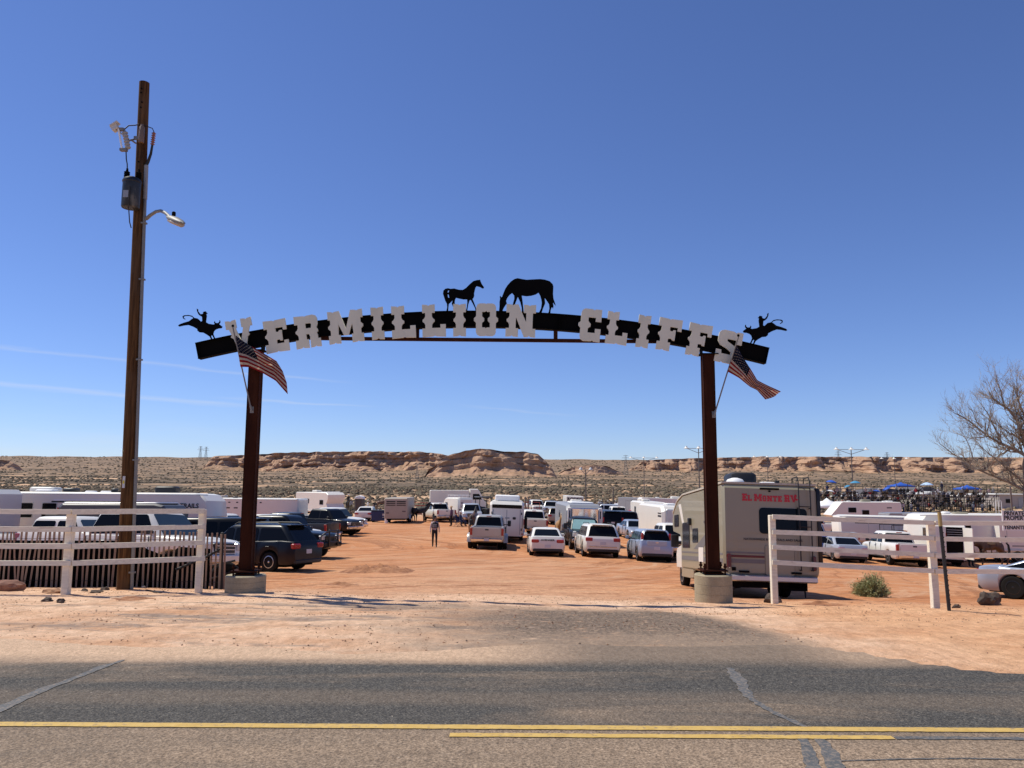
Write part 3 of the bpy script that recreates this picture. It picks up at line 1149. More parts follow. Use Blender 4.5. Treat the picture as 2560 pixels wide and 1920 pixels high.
def arc_n(u):
    """unit tangent and normal (up) of the beam at image column u"""
    p, q = gp(u - 5, arc_v(u - 5)), gp(u + 5, arc_v(u + 5))
    tg = (q - p).normalized()
    return tg, Vector((-tg.z, 0, tg.x))


BH = 42 / PXM
N = 60
us = np.linspace(491, 1921, N)


def beam_part(lo, hi, y0, y1, mb):
    rings = []
    for u in us:
        p = gp(u, arc_v(u))
        tg, nn = arc_n(u)
        a, b = p - nn * lo - G0, p - nn * hi - G0
        rings.append([(a.x, y0, a.z), (a.x, y1, a.z), (b.x, y1, b.z), (b.x, y0, b.z)])
    mb.loft(rings)


mb = MB()
beam_part(.012, BH - .012, -.008, .008, mb)
beam_part(0, .0125, -.075, .075, mb)
beam_part(BH - .0125, BH, -.075, .075, mb)
beam = mb.build('beam', M_beam, gate, 30)
for u in (492, 700, 1000, 1400, 1700, 1920):                   # stiffener plates between the flanges
    p = gp(u, arc_v(u))
    tg, nn = arc_n(u)
    c = p - nn * BH / 2 - G0
    rm = Matrix(((tg.x, 0, nn.x), (0, 1, 0), (tg.z, 0, nn.z)))
    MB().box((c.x, 0, c.z), (.012, .14, BH - .03), M=rm).build('stiffener', M_beam, beam)
# straight tie bar under the arch and its two hangers
a, b = gp(800, 846) - G0, gp(1646, 854) - G0
d = (b - a)
rm = Matrix(((d.x / d.length, 0, -d.z / d.length), (0, 1, 0), (d.z / d.length, 0, d.x / d.length)))
MB().box((a + b) / 2, (d.length, .075, .062), M=rm).build('tie_bar', M_rust, gate)
for u in (1043, 1389):
    p, q = gp(u, arc_v(u, 40)) - G0, gp(u, 847) - G0
    MB().box(((p.x + q.x) / 2, 0, (p.z + q.z) / 2), (.075, .06, abs(p.z - q.z))).build('hanger', M_rust, gate)

# letters
GL = {
 'I': [[(0, 1), (.15, .985), (.19, .955), (.23, .985), (.38, 1), (.38, .74), (.30, .74), (.30, .63), (.33, .57), (.37, .53), (.37, .47), (.33, .43), (.30, .37), (.30, .26), (.38, .26), (.38, 0), (.24, .012), (.19, .045), (.14, .012), (0, 0), (0, .26), (.08, .26), (.08, .37), (.05, .43), (.01, .47), (.01, .53), (.05, .57), (.08, .63), (.08, .74), (0, .74)]],
 'E': [[(0, 1), (.28, .985), (.32, .96), (.36, .985), (.68, 1), (.68, .66), (.57, .66), (.57, .745), (.35, .745), (.35, .63), (.42, .61), (.46, .66), (.53, .66), (.53, .34), (.46, .34), (.42, .39), (.35, .37), (.35, .26), (.57, .26), (.57, .34), (.70, .34), (.70, 0), (.39, .015), (.35, .04), (.31, .015), (0, 0), (0, .26), (.10, .26), (.10, .37), (.07, .43), (.02, .47), (.02, .53), (.07, .57), (.10, .63), (.10, .74), (0, .74)]],
 'L': [[(0, 1), (.15, .985), (.19, .955), (.23, .985), (.38, 1), (.38, .74), (.29, .74), (.29, .63), (.32, .57), (.37, .53), (.37, .47), (.32, .43), (.29, .37), (.29, .27), (.54, .27), (.54, .38), (.70, .38), (.70, 0), (.42, .015), (.37, .045), (.32, .015), (0, 0), (0, .26), (.09, .26), (.09, .37), (.06, .43), (.01, .47), (.01, .53), (.06, .57), (.09, .63), (.09, .74), (0, .74)]],
 'F': [[(0, 1), (.28, .985), (.32, .96), (.36, .985), (.70, 1), (.70, .64), (.58, .64), (.58, .745), (.35, .745), (.35, .63), (.42, .61), (.46, .66), (.53, .66), (.53, .34), (.46, .34), (.42, .39), (.33, .37), (.33, .26), (.41, .26), (.41, 0), (.25, .012), (.20, .045), (.15, .012), (0, 0), (0, .26), (.09, .26), (.09, .37), (.06, .43), (.01, .47), (.01, .53), (.06, .57), (.09, .63), (.09, .74), (0, .74)]],
 'V': [[(0, 1), (.14, .985), (.18, .955), (.22, .985), (.36, 1), (.36, .74), (.32, .74), (.45, .33), (.58, .74), (.52, .74), (.52, 1), (.66, .985), (.70, .955), (.74, .985), (.88, 1), (.88, .74), (.80, .74), (.73, .54), (.76, .48), (.68, .42), (.66, .34), (.56, 0), (.48, .012), (.44, .045), (.40, .012), (.32, 0), (.23, .34), (.21, .42), (.12, .48), (.16, .54), (.09, .74), (0, .74)]],
 'R': [[(0, 1), (.30, .985), (.34, .965), (.38, .985), (.58, 1), (.68, .96), (.72, .88), (.72, .70), (.67, .60), (.71, .53), (.71, .47), (.66, .43), (.69, .38), (.69, .26), (.77, .26), (.77, 0), (.64, .012), (.60, .04), (.56, .012), (.45, 0), (.45, .34), (.42, .42), (.34, .42), (.34, .26), (.40, .26), (.40, 0), (.24, .012), (.20, .045), (.16, .012), (0, 0), (0, .26), (.10, .26), (.10, .37), (.07, .43), (.02, .47), (.02, .53), (.07, .57), (.10, .63), (.10, .74), (0, .74)],
       [(.34, .75), (.50, .75), (.52, .70), (.50, .60), (.34, .60)]],
 'M': [[(0, 1), (.13, .985), (.17, .96), (.21, .985), (.36, 1), (.54, .44), (.71, 1), (.86, .985), (.90, .96), (.94, .985), (1.07, 1), (1.07, .74), (1.0, .74), (1.0, .60), (1.07, .53), (1.07, .47), (1.0, .40), (1.0, .26), (1.07, .26), (1.07, 0), (.93, .012), (.89, .04), (.85, .012), (.71, 0), (.71, .26), (.76, .26), (.74, .58), (.61, .24), (.46, .24), (.32, .58), (.30, .26), (.36, .26), (.36, 0), (.22, .012), (.18, .04), (.14, .012), (0, 0), (0, .26), (.07, .26), (.07, .40), (0, .47), (0, .53), (.07, .60), (.07, .74), (0, .74)]],
 'O': [[(.14, 1), (.29, 1), (.32, .98), (.35, 1), (.50, 1), (.57, .96), (.60, .88), (.60, .60), (.66, .54), (.66, .46), (.60, .40), (.60, .12), (.57, .04), (.50, 0), (.35, 0), (.32, .02), (.29, 0), (.14, 0), (.07, .04), (.04, .12), (.04, .40), (-.02, .46), (-.02, .54), (.04, .60), (.04, .88), (.07, .96)],
       [(.21, .74), (.29, .74), (.32, .77), (.35, .74), (.43, .74), (.43, .60), (.37, .54), (.37, .46), (.43, .40), (.43, .26), (.35, .26), (.32, .23), (.29, .26), (.21, .26), (.21, .40), (.27, .46), (.27, .54), (.21, .60)]],
 'N': [[(0, 1), (.16, .985), (.20, .965), (.24, .99), (.36, 1), (.61, .46), (.61, .74), (.53, .74), (.53, 1), (.67, .985), (.71, .955), (.75, .985), (.90, 1), (.90, .74), (.81, .74), (.81, .26), (.90, .26), (.90, 0), (.75, .012), (.71, .045), (.67, .012), (.56, 0), (.30, .60), (.30, .26), (.38, .26), (.38, 0), (.23, .012), (.19, .045), (.15, .012), (0, 0), (0, .26), (.10, .26), (.10, .37), (.07, .43), (.02, .47), (.02, .53), (.07, .57), (.10, .63), (.10, .74), (0, .74)]],
 'C': [[(.14, 1), (.38, 1), (.44, .965), (.48, 1), (.68, 1), (.68, .62), (.50, .62), (.50, .74), (.27, .74), (.27, .62), (.35, .54), (.35, .46), (.27, .40), (.27, .27), (.50, .27), (.50, .40), (.68, .40), (.68, 0), (.48, .012), (.44, .04), (.40, .012), (.15, 0), (.06, .05), (.03, .14), (.03, .40), (-.04, .46), (-.04, .54), (.03, .60), (.03, .86), (.06, .95)]],
 'S': [[(.16, 1), (.42, 1), (.50, .965), (.54, 1), (.70, 1), (.70, .62), (.55, .62), (.53, .74), (.28, .74), (.28, .67), (.42, .60), (.62, .50), (.71, .40), (.71, .12), (.67, .04), (.58, 0), (.26, .0), (.22, .03), (.18, 0), (0, 0), (0, .38), (.15, .38), (.17, .27), (.43, .27), (.43, .36), (.30, .44), (.09, .52), (.01, .64), (.01, .88), (.06, .96)]],
}
GL['T'] = [[(0, 1), (.33, .985), (.37, .96), (.41, .985), (.74, 1), (.74, .64), (.62, .64), (.62, .745), (.48, .745), (.48, .26), (.56, .26), (.56, 0), (.41, .012), (.37, .045), (.33, .012), (.18, 0), (.18, .26), (.26, .26), (.26, .745), (.12, .745), (.12, .64), (0, .64)]]
LET = [('V', 600, 832, 66), ('E', 691, 840, 59), ('R', 769, 829, 63), ('M', 864.5, 816.5, 88), ('I', 944, 808.5, 31.5), ('L', 1009, 805, 60), ('L', 1085, 801.5, 59), ('I', 1149, 800.3, 32),
       ('O', 1215, 799.3, 61), ('N', 1302, 801.8, 75), ('C', 1474, 813, 57), ('L', 1543, 820.5, 54), ('I', 1608.5, 828.5, 31), ('F', 1673, 837, 58), ('F', 1747.5, 850.5, 58), ('S', 1822, 868, 62)]
LH = 83.5 / PXM
for ch, u, v, wpx in LET:
    if ch == 'V':
        v, u = 838, 601
    spl = GL[ch]
    x0, x1 = min(p[0] for p in spl[0]), max(p[0] for p in spl[0])
    sx = (wpx / PXM) / (x1 - x0)
    me = plate2d([[((p[0] - (x0 + x1) / 2) * sx, (p[1] - .5) * LH) for p in s] for s in spl], .03, 'letter', M_letter)
    tg, nn = arc_n(u)
    c = gp(u, v, GY - .11) - G0
    me.transform(Matrix(((tg.x, nn.x, 0, c.x), (0, 0, -1, -.11), (tg.z, nn.z, 0, c.z), (0, 0, 0, 1))))
    o = bpy.data.objects.new('letter', me)
    col.objects.link(o)
    o.parent = gate


# cut-steel silhouettes standing on the beam (image outlines turned to metres on the gate's plane)
def silhouette(name, loops, orig, scale, label, mirror_u=None, shift=(0, 0)):
    def W(p):
        u, v = orig[0] + p[0] / scale, orig[1] + p[1] / scale
        if mirror_u:
            u = mirror_u - u
        q = gp(u + shift[0], v + shift[1]) - G0
        return (q.x, q.z)
    me = plate2d([[W(p) for p in L] for L in loops], .014, name, M_beam)
    me.transform(Matrix(((1, 0, 0, 0), (0, 0, -1, 0), (0, 1, 0, 0), (0, 0, 0, 1))))
    o = bpy.data.objects.new(name, me)
    col.objects.link(o)
    o.parent = gate
    o['label'] = label


horse = [(885, 170), (893, 195), (905, 222), (930, 258), (922, 272), (905, 268), (885, 255), (862, 250), (848, 245), (835, 262), (828, 290), (820, 325), (822, 350), (812, 378), (802, 385), (812, 410), (830, 455), (845, 500), (850, 532), (838, 530), (830, 490), (805, 440), (782, 397), (770, 402), (755, 450), (745, 510), (744, 532), (726, 530), (738, 480), (744, 430), (742, 392), (700, 392), (650, 382), (620, 374), (610, 392), (605, 425), (612, 470), (640, 532), (622, 532), (590, 480), (572, 440), (582, 402), (560, 425), (541, 442), (537, 470), (532, 532), (510, 532), (522, 480), (518, 440), (500, 408), (488, 370), (475, 330), (480, 295), (500, 275), (530, 268), (560, 275), (600, 271), (650, 285), (695, 287), (730, 265), (770, 225), (810, 190), (850, 178), (878, 176)]
silhouette('horse_silhouette', [horse, [(526, 318), (530, 297), (545, 288), (538, 314)], [(527, 336), (538, 338), (545, 375), (532, 370)]], (1000, 660), 4.424, 'small black standing horse cut-out')
graze = [(1108, 350), (1118, 366), (1126, 368), (1142, 328), (1162, 278), (1187, 238), (1225, 195), (1265, 167), (1300, 157), (1350, 167), (1400, 175), (1480, 170), (1550, 167), (1600, 173), (1655, 190), (1688, 222), (1697, 250), (1693, 330), (1698, 385), (1712, 425), (1724, 462), (1706, 445), (1692, 425), (1698, 470), (1692, 498), (1684, 478), (1676, 485), (1666, 515), (1662, 560), (1628, 560), (1645, 530), (1652, 490), (1648, 445), (1620, 402), (1600, 376), (1606, 435), (1582, 492), (1570, 532), (1552, 558), (1524, 556), (1545, 522), (1560, 490), (1568, 430), (1562, 390), (1550, 350), (1532, 318), (1500, 338), (1450, 352), (1400, 357), (1347, 350), (1357, 420), (1363, 480), (1370, 556), (1350, 554), (1345, 482), (1330, 422), (1303, 365), (1274, 440), (1262, 545), (1240, 545), (1246, 450), (1264, 385), (1262, 347), (1240, 322), (1215, 340), (1190, 370), (1174, 408), (1182, 436), (1170, 452), (1150, 482), (1138, 508), (1132, 534), (1104, 536), (1095, 515), (1100, 470), (1100, 420), (1107, 382), (1103, 365)]
silhouette('horse_silhouette', [graze], (1000, 660), 4.424, 'large black grazing horse cut-out')
bull = [(266, 115), (279, 124), (278, 140), (300, 168), (318, 166), (326, 158), (321, 151), (335, 143), (350, 142), (358, 155), (367, 161), (354, 166), (358, 186), (352, 230), (351, 241), (376, 256), (420, 263), (431, 258), (424, 245), (431, 231), (438, 248), (460, 250), (475, 238), (473, 224), (482, 227), (483, 246), (472, 259), (503, 283), (495, 297), (465, 300), (440, 310), (425, 325), (418, 350), (430, 380), (446, 406), (430, 408), (415, 375), (403, 360), (398, 370), (414, 410), (402, 412), (385, 376), (360, 358), (325, 338), (290, 335), (272, 320), (270, 305), (235, 285), (190, 268), (150, 272), (105, 282), (93, 275), (105, 262), (150, 245), (195, 232), (220, 212), (233, 205), (223, 193), (195, 184), (162, 184), (144, 191), (147, 203), (162, 212), (155, 217), (138, 206), (134, 188), (150, 178), (190, 175), (222, 182), (242, 201), (275, 208), (305, 236), (316, 230), (314, 192), (295, 182), (280, 167), (268, 140)]
silhouette('bull_rider_silhouette', [bull], (420, 740), 3.687, 'black bull and rider cut-out bucking to the right')
silhouette('bull_rider_silhouette', [bull], (420, 740), 3.687, 'black bull and rider cut-out bucking to the left', 2413.5, (0, 11))

# ------------------------------------------------------------------ flags
FLAGM = []
for nm, c in (('flag_red', (.27, .018, .02)), ('flag_white', (.56, .47, .37)), ('flag_blue', (.009, .010, .026))):
    t = NT(nm)
    nn = t.noise(9, 4, .6, t.pos(obj=True))
    cc = t.mix(nn, tuple(x * .75 for x in c), c)
    t.set(cc, .9, 0, .1)
    tr = t.t.nodes.new('ShaderNodeBsdfTranslucent')
    t.t.links.new(cc, tr.inputs[0])
    mx = t.t.nodes.new('ShaderNodeMixShader')
    mx.inputs[0].default_value = .42
    t.t.links.new(t.bsdf.outputs[0], mx.inputs[1])
    t.t.links.new(tr.outputs[0], mx.inputs[2])
    t.t.links.new(mx.outputs[0], t.out.inputs['Surface'])
    FLAGM.append(t.m)
M_flagpole = plain('flag_pole_aluminium', (.20, .18, .165), .6, .2)


def flag(hoist, top, fly, bottom, pole, label, rip, bulge):
    """hoist, top, fly, bottom: image polylines; the cloth is the surface spanned between them."""
    def resample(pl, s):
        d = [0]
        for a, b in zip(pl[:-1], pl[1:]):
            d.append(d[-1] + math.hypot(b[0] - a[0], b[1] - a[1]))
        q = s * d[-1]
        return np.array([np.interp(q, d, [p[0] for p in pl]), np.interp(q, d, [p[1] for p in pl])])
    NU, NV = 52, 52
    rows = []
    for j in range(NV + 1):
        tv = j / NV
        row = []
        for i in range(NU + 1):
            su = i / NU
            P = (1 - tv) * resample(top, su) + tv * resample(bottom, su) + (1 - su) * resample(hoist, tv) + su * resample(fly, tv)
            c00, c10, c01, c11 = np.array(top[0]), np.array(top[-1]), np.array(bottom[0]), np.array(bottom[-1])
            P = P - ((1 - su) * (1 - tv) * c00 + su * (1 - tv) * c10 + (1 - su) * tv * c01 + su * tv * c11)
            P = P + np.array([1.2, 2.2]) * math.sin(su * 11 + tv * 4) * su * (1 - abs(2 * tv - 1) * .5)
            yy = GY - .30 + bulge * su + rip * 1.5 * math.sin(su * 6.5 + tv * 4.5) * (.25 + su) + rip * .9 * math.sin(su * 4 - tv * 11) * (.2 + su)
            row.append(gp(P[0], P[1], yy))
        rows.append(row)
    o = empty('flag', gp(pole[0][0], pole[0][1], GY - .14), 0, label, 'flag', 'flags on the gate columns')
    L0 = Vector(o.location)
    mb = MB()
    vs = [p - L0 for r in rows for p in r]
    n = NU + 1
    for j in range(NV):
        for i in range(NU):
            stripe = int(j * 13 / NV)
            mi = 2 if (i < NU * .4 and stripe < 7) else (0 if stripe % 2 == 0 else 1)
            mb.f.append((j * n + i, j * n + i + 1, (j + 1) * n + i + 1, (j + 1) * n + i))
            mb.m.append(mi)
    mb.v = [tuple(p) for p in vs]
    cloth = mb.build('cloth', FLAGM, o, 179)
    # stars: five-pointed patches on the canton, both faces
    mb = MB()
    for a in range(9):
        for b in range(11):
            if (a + b) % 2:
                continue
            ci, cj = (b + 1) / 12 * .4 * NU, (a + 1) / 10 * (7 / 13) * NV
            for side in (-1, 1):
                pts = []
                for k in range(10):
                    rr = (.95 if k % 2 == 0 else .40)
                    fi, fj = ci + rr * .8 * math.sin(k * math.pi / 5), cj - rr * 1.05 * math.cos(k * math.pi / 5)
                    i0, j0 = int(min(max(fi, 0), NU - 1)), int(min(max(fj, 0), NV - 1))
                    fx, fy = fi - i0, fj - j0
                    p = (rows[j0][i0] * (1 - fx) + rows[j0][i0 + 1] * fx) * (1 - fy) + (rows[j0 + 1][i0] * (1 - fx) + rows[j0 + 1][i0 + 1] * fx) * fy
                    pts.append(p - L0 + Vector((0, side * .003, 0)))
                mb.add(pts, [tuple(range(10)) if side > 0 else tuple(range(9, -1, -1))])
    mb.build('stars', FLAGM[1], cloth)['kind'] = 'stuff'
    a, b = gp(pole[0][0], pole[0][1], GY - .14) - L0, gp(pole[1][0], pole[1][1], GY - .33) - L0
    po = MB().tube([a, b], [.014, .012], 8).build('pole', M_flagpole, o, 40)
    MB().lathe([(.001, 0), (.022, .008), (.026, .025), (.018, .045), (.001, .055)], b, 8).build('finial', M_beam, po, 60)
    MB().box(a + Vector((0, .05, 0)), (.07, .03, .12)).tube([a - (b - a) * .015, a + (b - a) * .05], .02, 8).build('bracket', M_galv, o)


flag([(589, 838), (595, 880), (601, 917)], [(589, 838), (612, 856), (640, 872), (668, 888), (692, 904)], [(692, 904), (707, 928), (716, 955), (719, 985)],
     [(601, 917), (622, 918), (656, 932), (690, 953), (719, 985)], [(628, 1024), (582, 818)], 'striped flag on a leaning pole at the column beside the utility pole', .05, .10)
flag([(1841, 862), (1829, 898), (1819, 929)], [(1841, 862), (1862, 900), (1880, 928), (1893, 950), (1953, 980)], [(1953, 980), (1938, 990), (1924, 994), (1913, 998)],
     [(1819, 929), (1848, 945), (1876, 968), (1893, 976), (1913, 998)], [(1786, 1036), (1846, 842)], 'striped flag blown out from the column in front of the motorhome', .06, .16)

# ------------------------------------------------------------------ utility pole
PY = 14.75
pb = G(316, PY)
up_ = empty('utility_pole', pb, 0, 'tall brown timber utility pole with transformer and street lamp', 'pole')
P0 = Vector(pb)
ptop = at(361, 207, PY) - P0
AX = ptop.normalized()


def pl(u, v, y=PY):
    return at(u, v, y) - P0


def onpole(v):
    """axis point of the pole at image row v"""
    s = 0.0
    lo, hi = 0.0, 1.0
    for _ in range(30):
        s = (lo + hi) / 2
        w = P0 + ptop * s - EYE
        vv = CY - F * w.dot(_u) / w.dot(_f)
        if vv > v:
            lo = s
        else:
            hi = s
    return ptop * s


mb = MB()
rings = []
for k in range(26):
    s = -.03 + 1.03 * k / 25
    r = .139 + (.097 - .139) * max(s, 0)
    c = ptop * s
    rings.append([c + Vector((math.cos(a), math.sin(a), 0)) * r * (1 + .02 * mnoise.noise(Vector((math.cos(a) * 2, math.sin(a) * 2, s * 3)))) for a in [i * math.tau / 20 for i in range(20)]])
mb.loft(rings)
shaft = mb.build('shaft', M_pole, up_, 60)
for v, du in ((228, 0), (238, -1), (262, 3), (275, 0), (410, 0), (452, -2)):
    c = onpole(v) + Vector((du * .007, -.112, 0))
    MB().lathe([(.001, -.01), (.016, -.01), (.016, .012), (.001, .012)], c, 6, 'Y').build('bolt_hole', M_under, shaft)
c = onpole(1205) + Vector((-.02, -.148, 0))
tg_ = MB().box(c, (.045, .01, .22)).build('pole_tag', M_plate, shaft)
MB().box(c + Vector((0, -.007, .0)), (.03, .006, .06)).build('tag_mark', plain('tag_yellow', (.6, .5, .05)), tg_)
# grey riser conduit up the right side
pts = []
for v in (1472, 1200, 900, 640, 500):
    p = onpole(v)
    s = p.z / ptop.z
    pts.append(p + Vector((.139 - .042 * s + .022, -.05, 0)))
pts[0].z -= .1
MB().tube(pts, .031, 10).build('conduit', M_galv, up_, 50)
q = pts[-1]
p1 = onpole(416) + Vector((.128, -.05, 0))
MB().tube([q, p1], .04, 10).build('riser_guard', plain('riser_grey', (.30, .29, .28), .6), up_, 50)
for v in (1430, 1150, 900, 700, 560):
    p = onpole(v)
    s = p.z / ptop.z
    MB().box(p + Vector((.139 - .042 * s + .018, -.05, 0)), (.10, .08, .03)).build('conduit_strap', M_galv, up_)
# transformer can
TY = PY - .30
tc = pl(328, 486, TY)
th = 74 / (F / TY)
trr = 22 / (F / TY)
mb = MB().lathe([(.001, -th / 2), (trr * .93, -th / 2), (trr, -th / 2 + .02), (trr, th / 2 - .05), (trr * 1.06, th / 2 - .04), (trr * 1.06, th / 2 - .015), (trr * .92, th / 2 + .03), (trr * .45, th / 2 + .07), (.001, th / 2 + .08)], tc, 28)
t = NT('transformer_paint')
cc = t.ramp(t.noise(3.5, 6, .65, t.pos((1.5, 1.5, .6), obj=True)), [(.38, (.008, .009, .011)), (.58, (.025, .028, .032)), (.78, (.17, .155, .13))])
t.set(cc, .45, .2)
tank = mb.build('transformer', t.m, up_, 35)
MB().box(tc + Vector((-.02, -trr - .003, -.05)), (.10, .012, .14)).build('rating_plate', M_trgrey, tank)
for sx, yy in ((-.1, -.02), (.11, .02)):
    b0 = tc + Vector((sx, yy, th / 2 + .03))
    prof = [(.03, 0)]
    for k in range(4):
        prof += [(.055, .02 + k * .035), (.055, .032 + k * .035), (.032, .042 + k * .035)]
    prof += [(.02, .18), (.02, .21), (.001, .215)]
    MB().lathe([(.001, 0)] + prof, b0, 12).build('bushing', M_under, tank, 40)
for dz in (-.15, .15):
    MB().box((tc + onpole(486)) / 2 + Vector((.0, .02, dz)), (.10, .30, .05)).build('mounting_bracket', M_galv, tank)
# drop lead from the can down the pole
MB().tube([tc + Vector((.06, -trr - .01, .1)), tc + Vector((.06, -trr - .012, -th / 2 - .05)), pl(324, 555, TY + .1), pl(328, 570, PY - .15)], .010, 6).build('lead_wire', M_rubberhose, up_, 60)
# fused cutout on its arm
CYY = PY - .25
ct, cb = pl(306, 328, CYY), pl(315, 374, CYY)
mb = MB()
prof = [(.001, 0)]
Lc = (ct - cb).length
for k in range(6):
    z = Lc * (k + .3) / 6.4
    prof += [(.035, z), (.055, z + .02), (.055, z + .035), (.035, z + .05)]
prof += [(.03, Lc), (.001, Lc)]
mb.lathe(prof, (0, 0, 0), 12)
d = (ct - cb).normalized()
rm = Vector((0, 0, 1)).rotation_difference(d).to_matrix()
mb.v = [tuple(rm @ Vector(p) + cb + Vector((.045, 0, 0))) for p in mb.v]
cut = mb.build('fuse_cutout', plain('porcelain_grey', (.34, .33, .32), .35), up_, 40)
MB().tube([ct + Vector((-.05, -.06, .02)), cb + Vector((-.05, -.06, 0))], .02, 8).build('fuse_tube', M_canvas, cut, 40)
MB().box(ct + Vector((-.03, -.03, .02)), (.16, .08, .05)).box(cb + Vector((-.03, -.03, -.02)), (.13, .08, .05)).build('contact', M_galv, cut)
hd = pl(288, 320, CYY - .05)
rm = Matrix.Rotation(R(-35), 3, 'Y')
hh = MB().box(hd, (.13, .12, .10), M=rm).box(hd + Vector((0, -.02, .06)), (.17, .14, .025), M=rm).box(hd + Vector((.1, .03, -.09)), (.16, .03, .03), M=Matrix.Rotation(R(40), 3, 'Y'))
hh.build('arc_shield', plain('porcelain_light', (.55, .54, .52), .4), cut)
arm0, arm1 = onpole(352) + Vector((-.1, -.08, 0)), pl(320, 352, CYY)
MB().tube([arm0, arm1], .02, 6).tube([onpole(363) + Vector((-.08, -.08, 0)), arm0.lerp(arm1, .55)], .016, 6).box(onpole(352) + Vector((-.02, -.125, 0)), (.16, .04, .07)).build('cutout_arm', M_galv, up_)
MB().tube([cb, cb + Vector((.02, 0, -.2)), pl(318, 410, TY), tc + Vector((-.1, -.02, th / 2 + .22))], .011, 6).build('jumper_wire', M_rubberhose, up_, 60)
MB().tube([ct + Vector((.03, 0, .05)), pl(312, 322, CYY), pl(322, 314, CYY + .1), pl(338, 313, PY - .2), onpole(318) + Vector((-.02, -.12, 0))], .012, 6).build('jumper_wire', M_rubberhose, up_, 60)
# surge arrester and cable termination on the right
s0 = onpole(340) + Vector((.05, -.13, 0))
MB().lathe([(.001, -.2), (.055, -.2), (.055, .12), (.03, .15), (.03, .18), (.001, .18)], s0, 12).build('pin_insulator', plain('insulator_brown', (.20, .13, .08), .35), up_, 40)
tp, tb = pl(385, 330, PY - .1), pl(381, 362, PY - .1)
prof = [(.001, 0)]
Lc = (tp - tb).length
for k in range(6):
    z = Lc * k / 6
    prof += [(.022, z), (.045, z + .012), (.022, z + .03)]
prof += [(.012, Lc), (.001, Lc)]
mb = MB().lathe(prof, (0, 0, 0), 10)
rm = Vector((0, 0, 1)).rotation_difference((tp - tb).normalized()).to_matrix()
mb.v = [tuple(rm @ Vector(p) + tb) for p in mb.v]
mb.build('cable_termination', plain('termination_red', (.28, .12, .10), .5), up_, 40)
MB().tube([tb, pl(377, 385, PY - .08), pl(370, 405, PY - .06), p1], [.022, .026, .03, .03], 8).build('riser_cable', M_rubberhose, up_, 60)
MB().tube([s0 + Vector((.03, 0, .17)), pl(373, 318, PY - .12), pl(381, 321, PY - .1), tp], .009, 6).build('jumper_wire', M_rubberhose, up_, 60)
# street lamp
LY = PY - .05
pts = [pl(366, 547, LY), pl(376, 538, LY - .15), pl(390, 529, LY - .35), pl(402, 527, LY - .55), pl(413, 532, LY - .75), pl(424, 542, LY - .95)]
larm = MB().tube(pts, [.035, .033, .03, .03, .03, .03], 10).build('lamp_arm', M_galv, up_, 60)
h0, h1 = pl(419, 543, LY - .9), pl(458, 559, LY - 1.45)
d = h1 - h0
mb = MB()
rings = []
fw = d.normalized()
sd = fw.cross(UP).normalized()
uu = sd.cross(fw)
for s, w, hh in ((0, .03, .03), (.08, .05, .04), (.25, .09, .06), (.5, .12, .07), (.75, .10, .058), (.93, .06, .038), (1, .02, .02)):
    c = h0 + d * s
    rings.append([c + sd * w * math.cos(a) + uu * hh * math.sin(a) * (1 if math.sin(a) > 0 else .55) for a in [-k * math.tau / 14 for k in range(14)]])
mb.loft(rings)
lh = mb.build('lamp_head', M_galv, larm, 60)
mb = MB()
rings = []
for s, w in ((.25, .06), (.35, .10), (.6, .125), (.85, .08), (.93, .03)):
    c = h0 + d * s - uu * .035
    rings.append([c + sd * w * math.cos(a) + uu * .045 * math.sin(a) for a in [-k * math.tau / 12 for k in range(12)]])
mb.loft(rings)
mb.build('lens', plain('lamp_lens', (.42, .33, .25), .25, 0, .2, 12), lh, 60)
MB().lathe([(.035, 0), (.035, .06), (.02, .075), (.001, .075)], h0 + d * .35 + uu * .07, 10).build('photocell', M_under, lh, 40)

# ------------------------------------------------------------------ white rail fences
def rail_fence(label, posts, rails, name='rail_fence'):
    """posts: [(u, vbase, depth, vtop, width px)], rails: [[(u, vtop, vbot, depth), ...]] pieces between posts."""
    b = G(posts[0][0], posts[0][2])
    o = empty(name, b, 0, label, 'fence', 'white rail fences beside the gate')
    B0 = Vector(b)
    for (u, vb, y, vt, wpx) in posts:
        w = wpx / (F / y)
        p = G(u, y)
        zt = at(u, vt, y).z
        mb = MB()
        h = zt - p.z + .3
        mb.rbox((0, 0, h / 2 - .3), (w, w, h), .008, .006, n=1)
        mb.v = [(x + p.x - B0.x, yy + p.y - B0.y, z + p.z - B0.z) for x, yy, z in mb.v]
        mb.build('post', M_fence, o)
    for pc in rails:
        (u0, a0, b0, y0), (u1, a1, b1, y1) = pc
        mb = MB()
        A, Bm = at(u0, a0, y0 - .09), at(u0, b0, y0 - .09)
        C, D = at(u1, a1, y1 - .09), at(u1, b1, y1 - .09)
        off = Vector((0, .042, 0))
        n = 7
        top, bot = [], []
        sag = random.uniform(-.008, .006)
        for k in range(n + 1):
            s = k / n
            w = Vector((0, 0, sag * math.sin(math.pi * s) + random.uniform(-.002, .002)))
            top.append(A.lerp(C, s) + w)
            bot.append(Bm.lerp(D, s) + w)
        rings = [[top[k] - B0, bot[k] - B0, bot[k] - B0 + off, top[k] - B0 + off] for k in range(n + 1)]
        mb.loft(rings)
        mb.build('rail', M_fence, o)
    return o


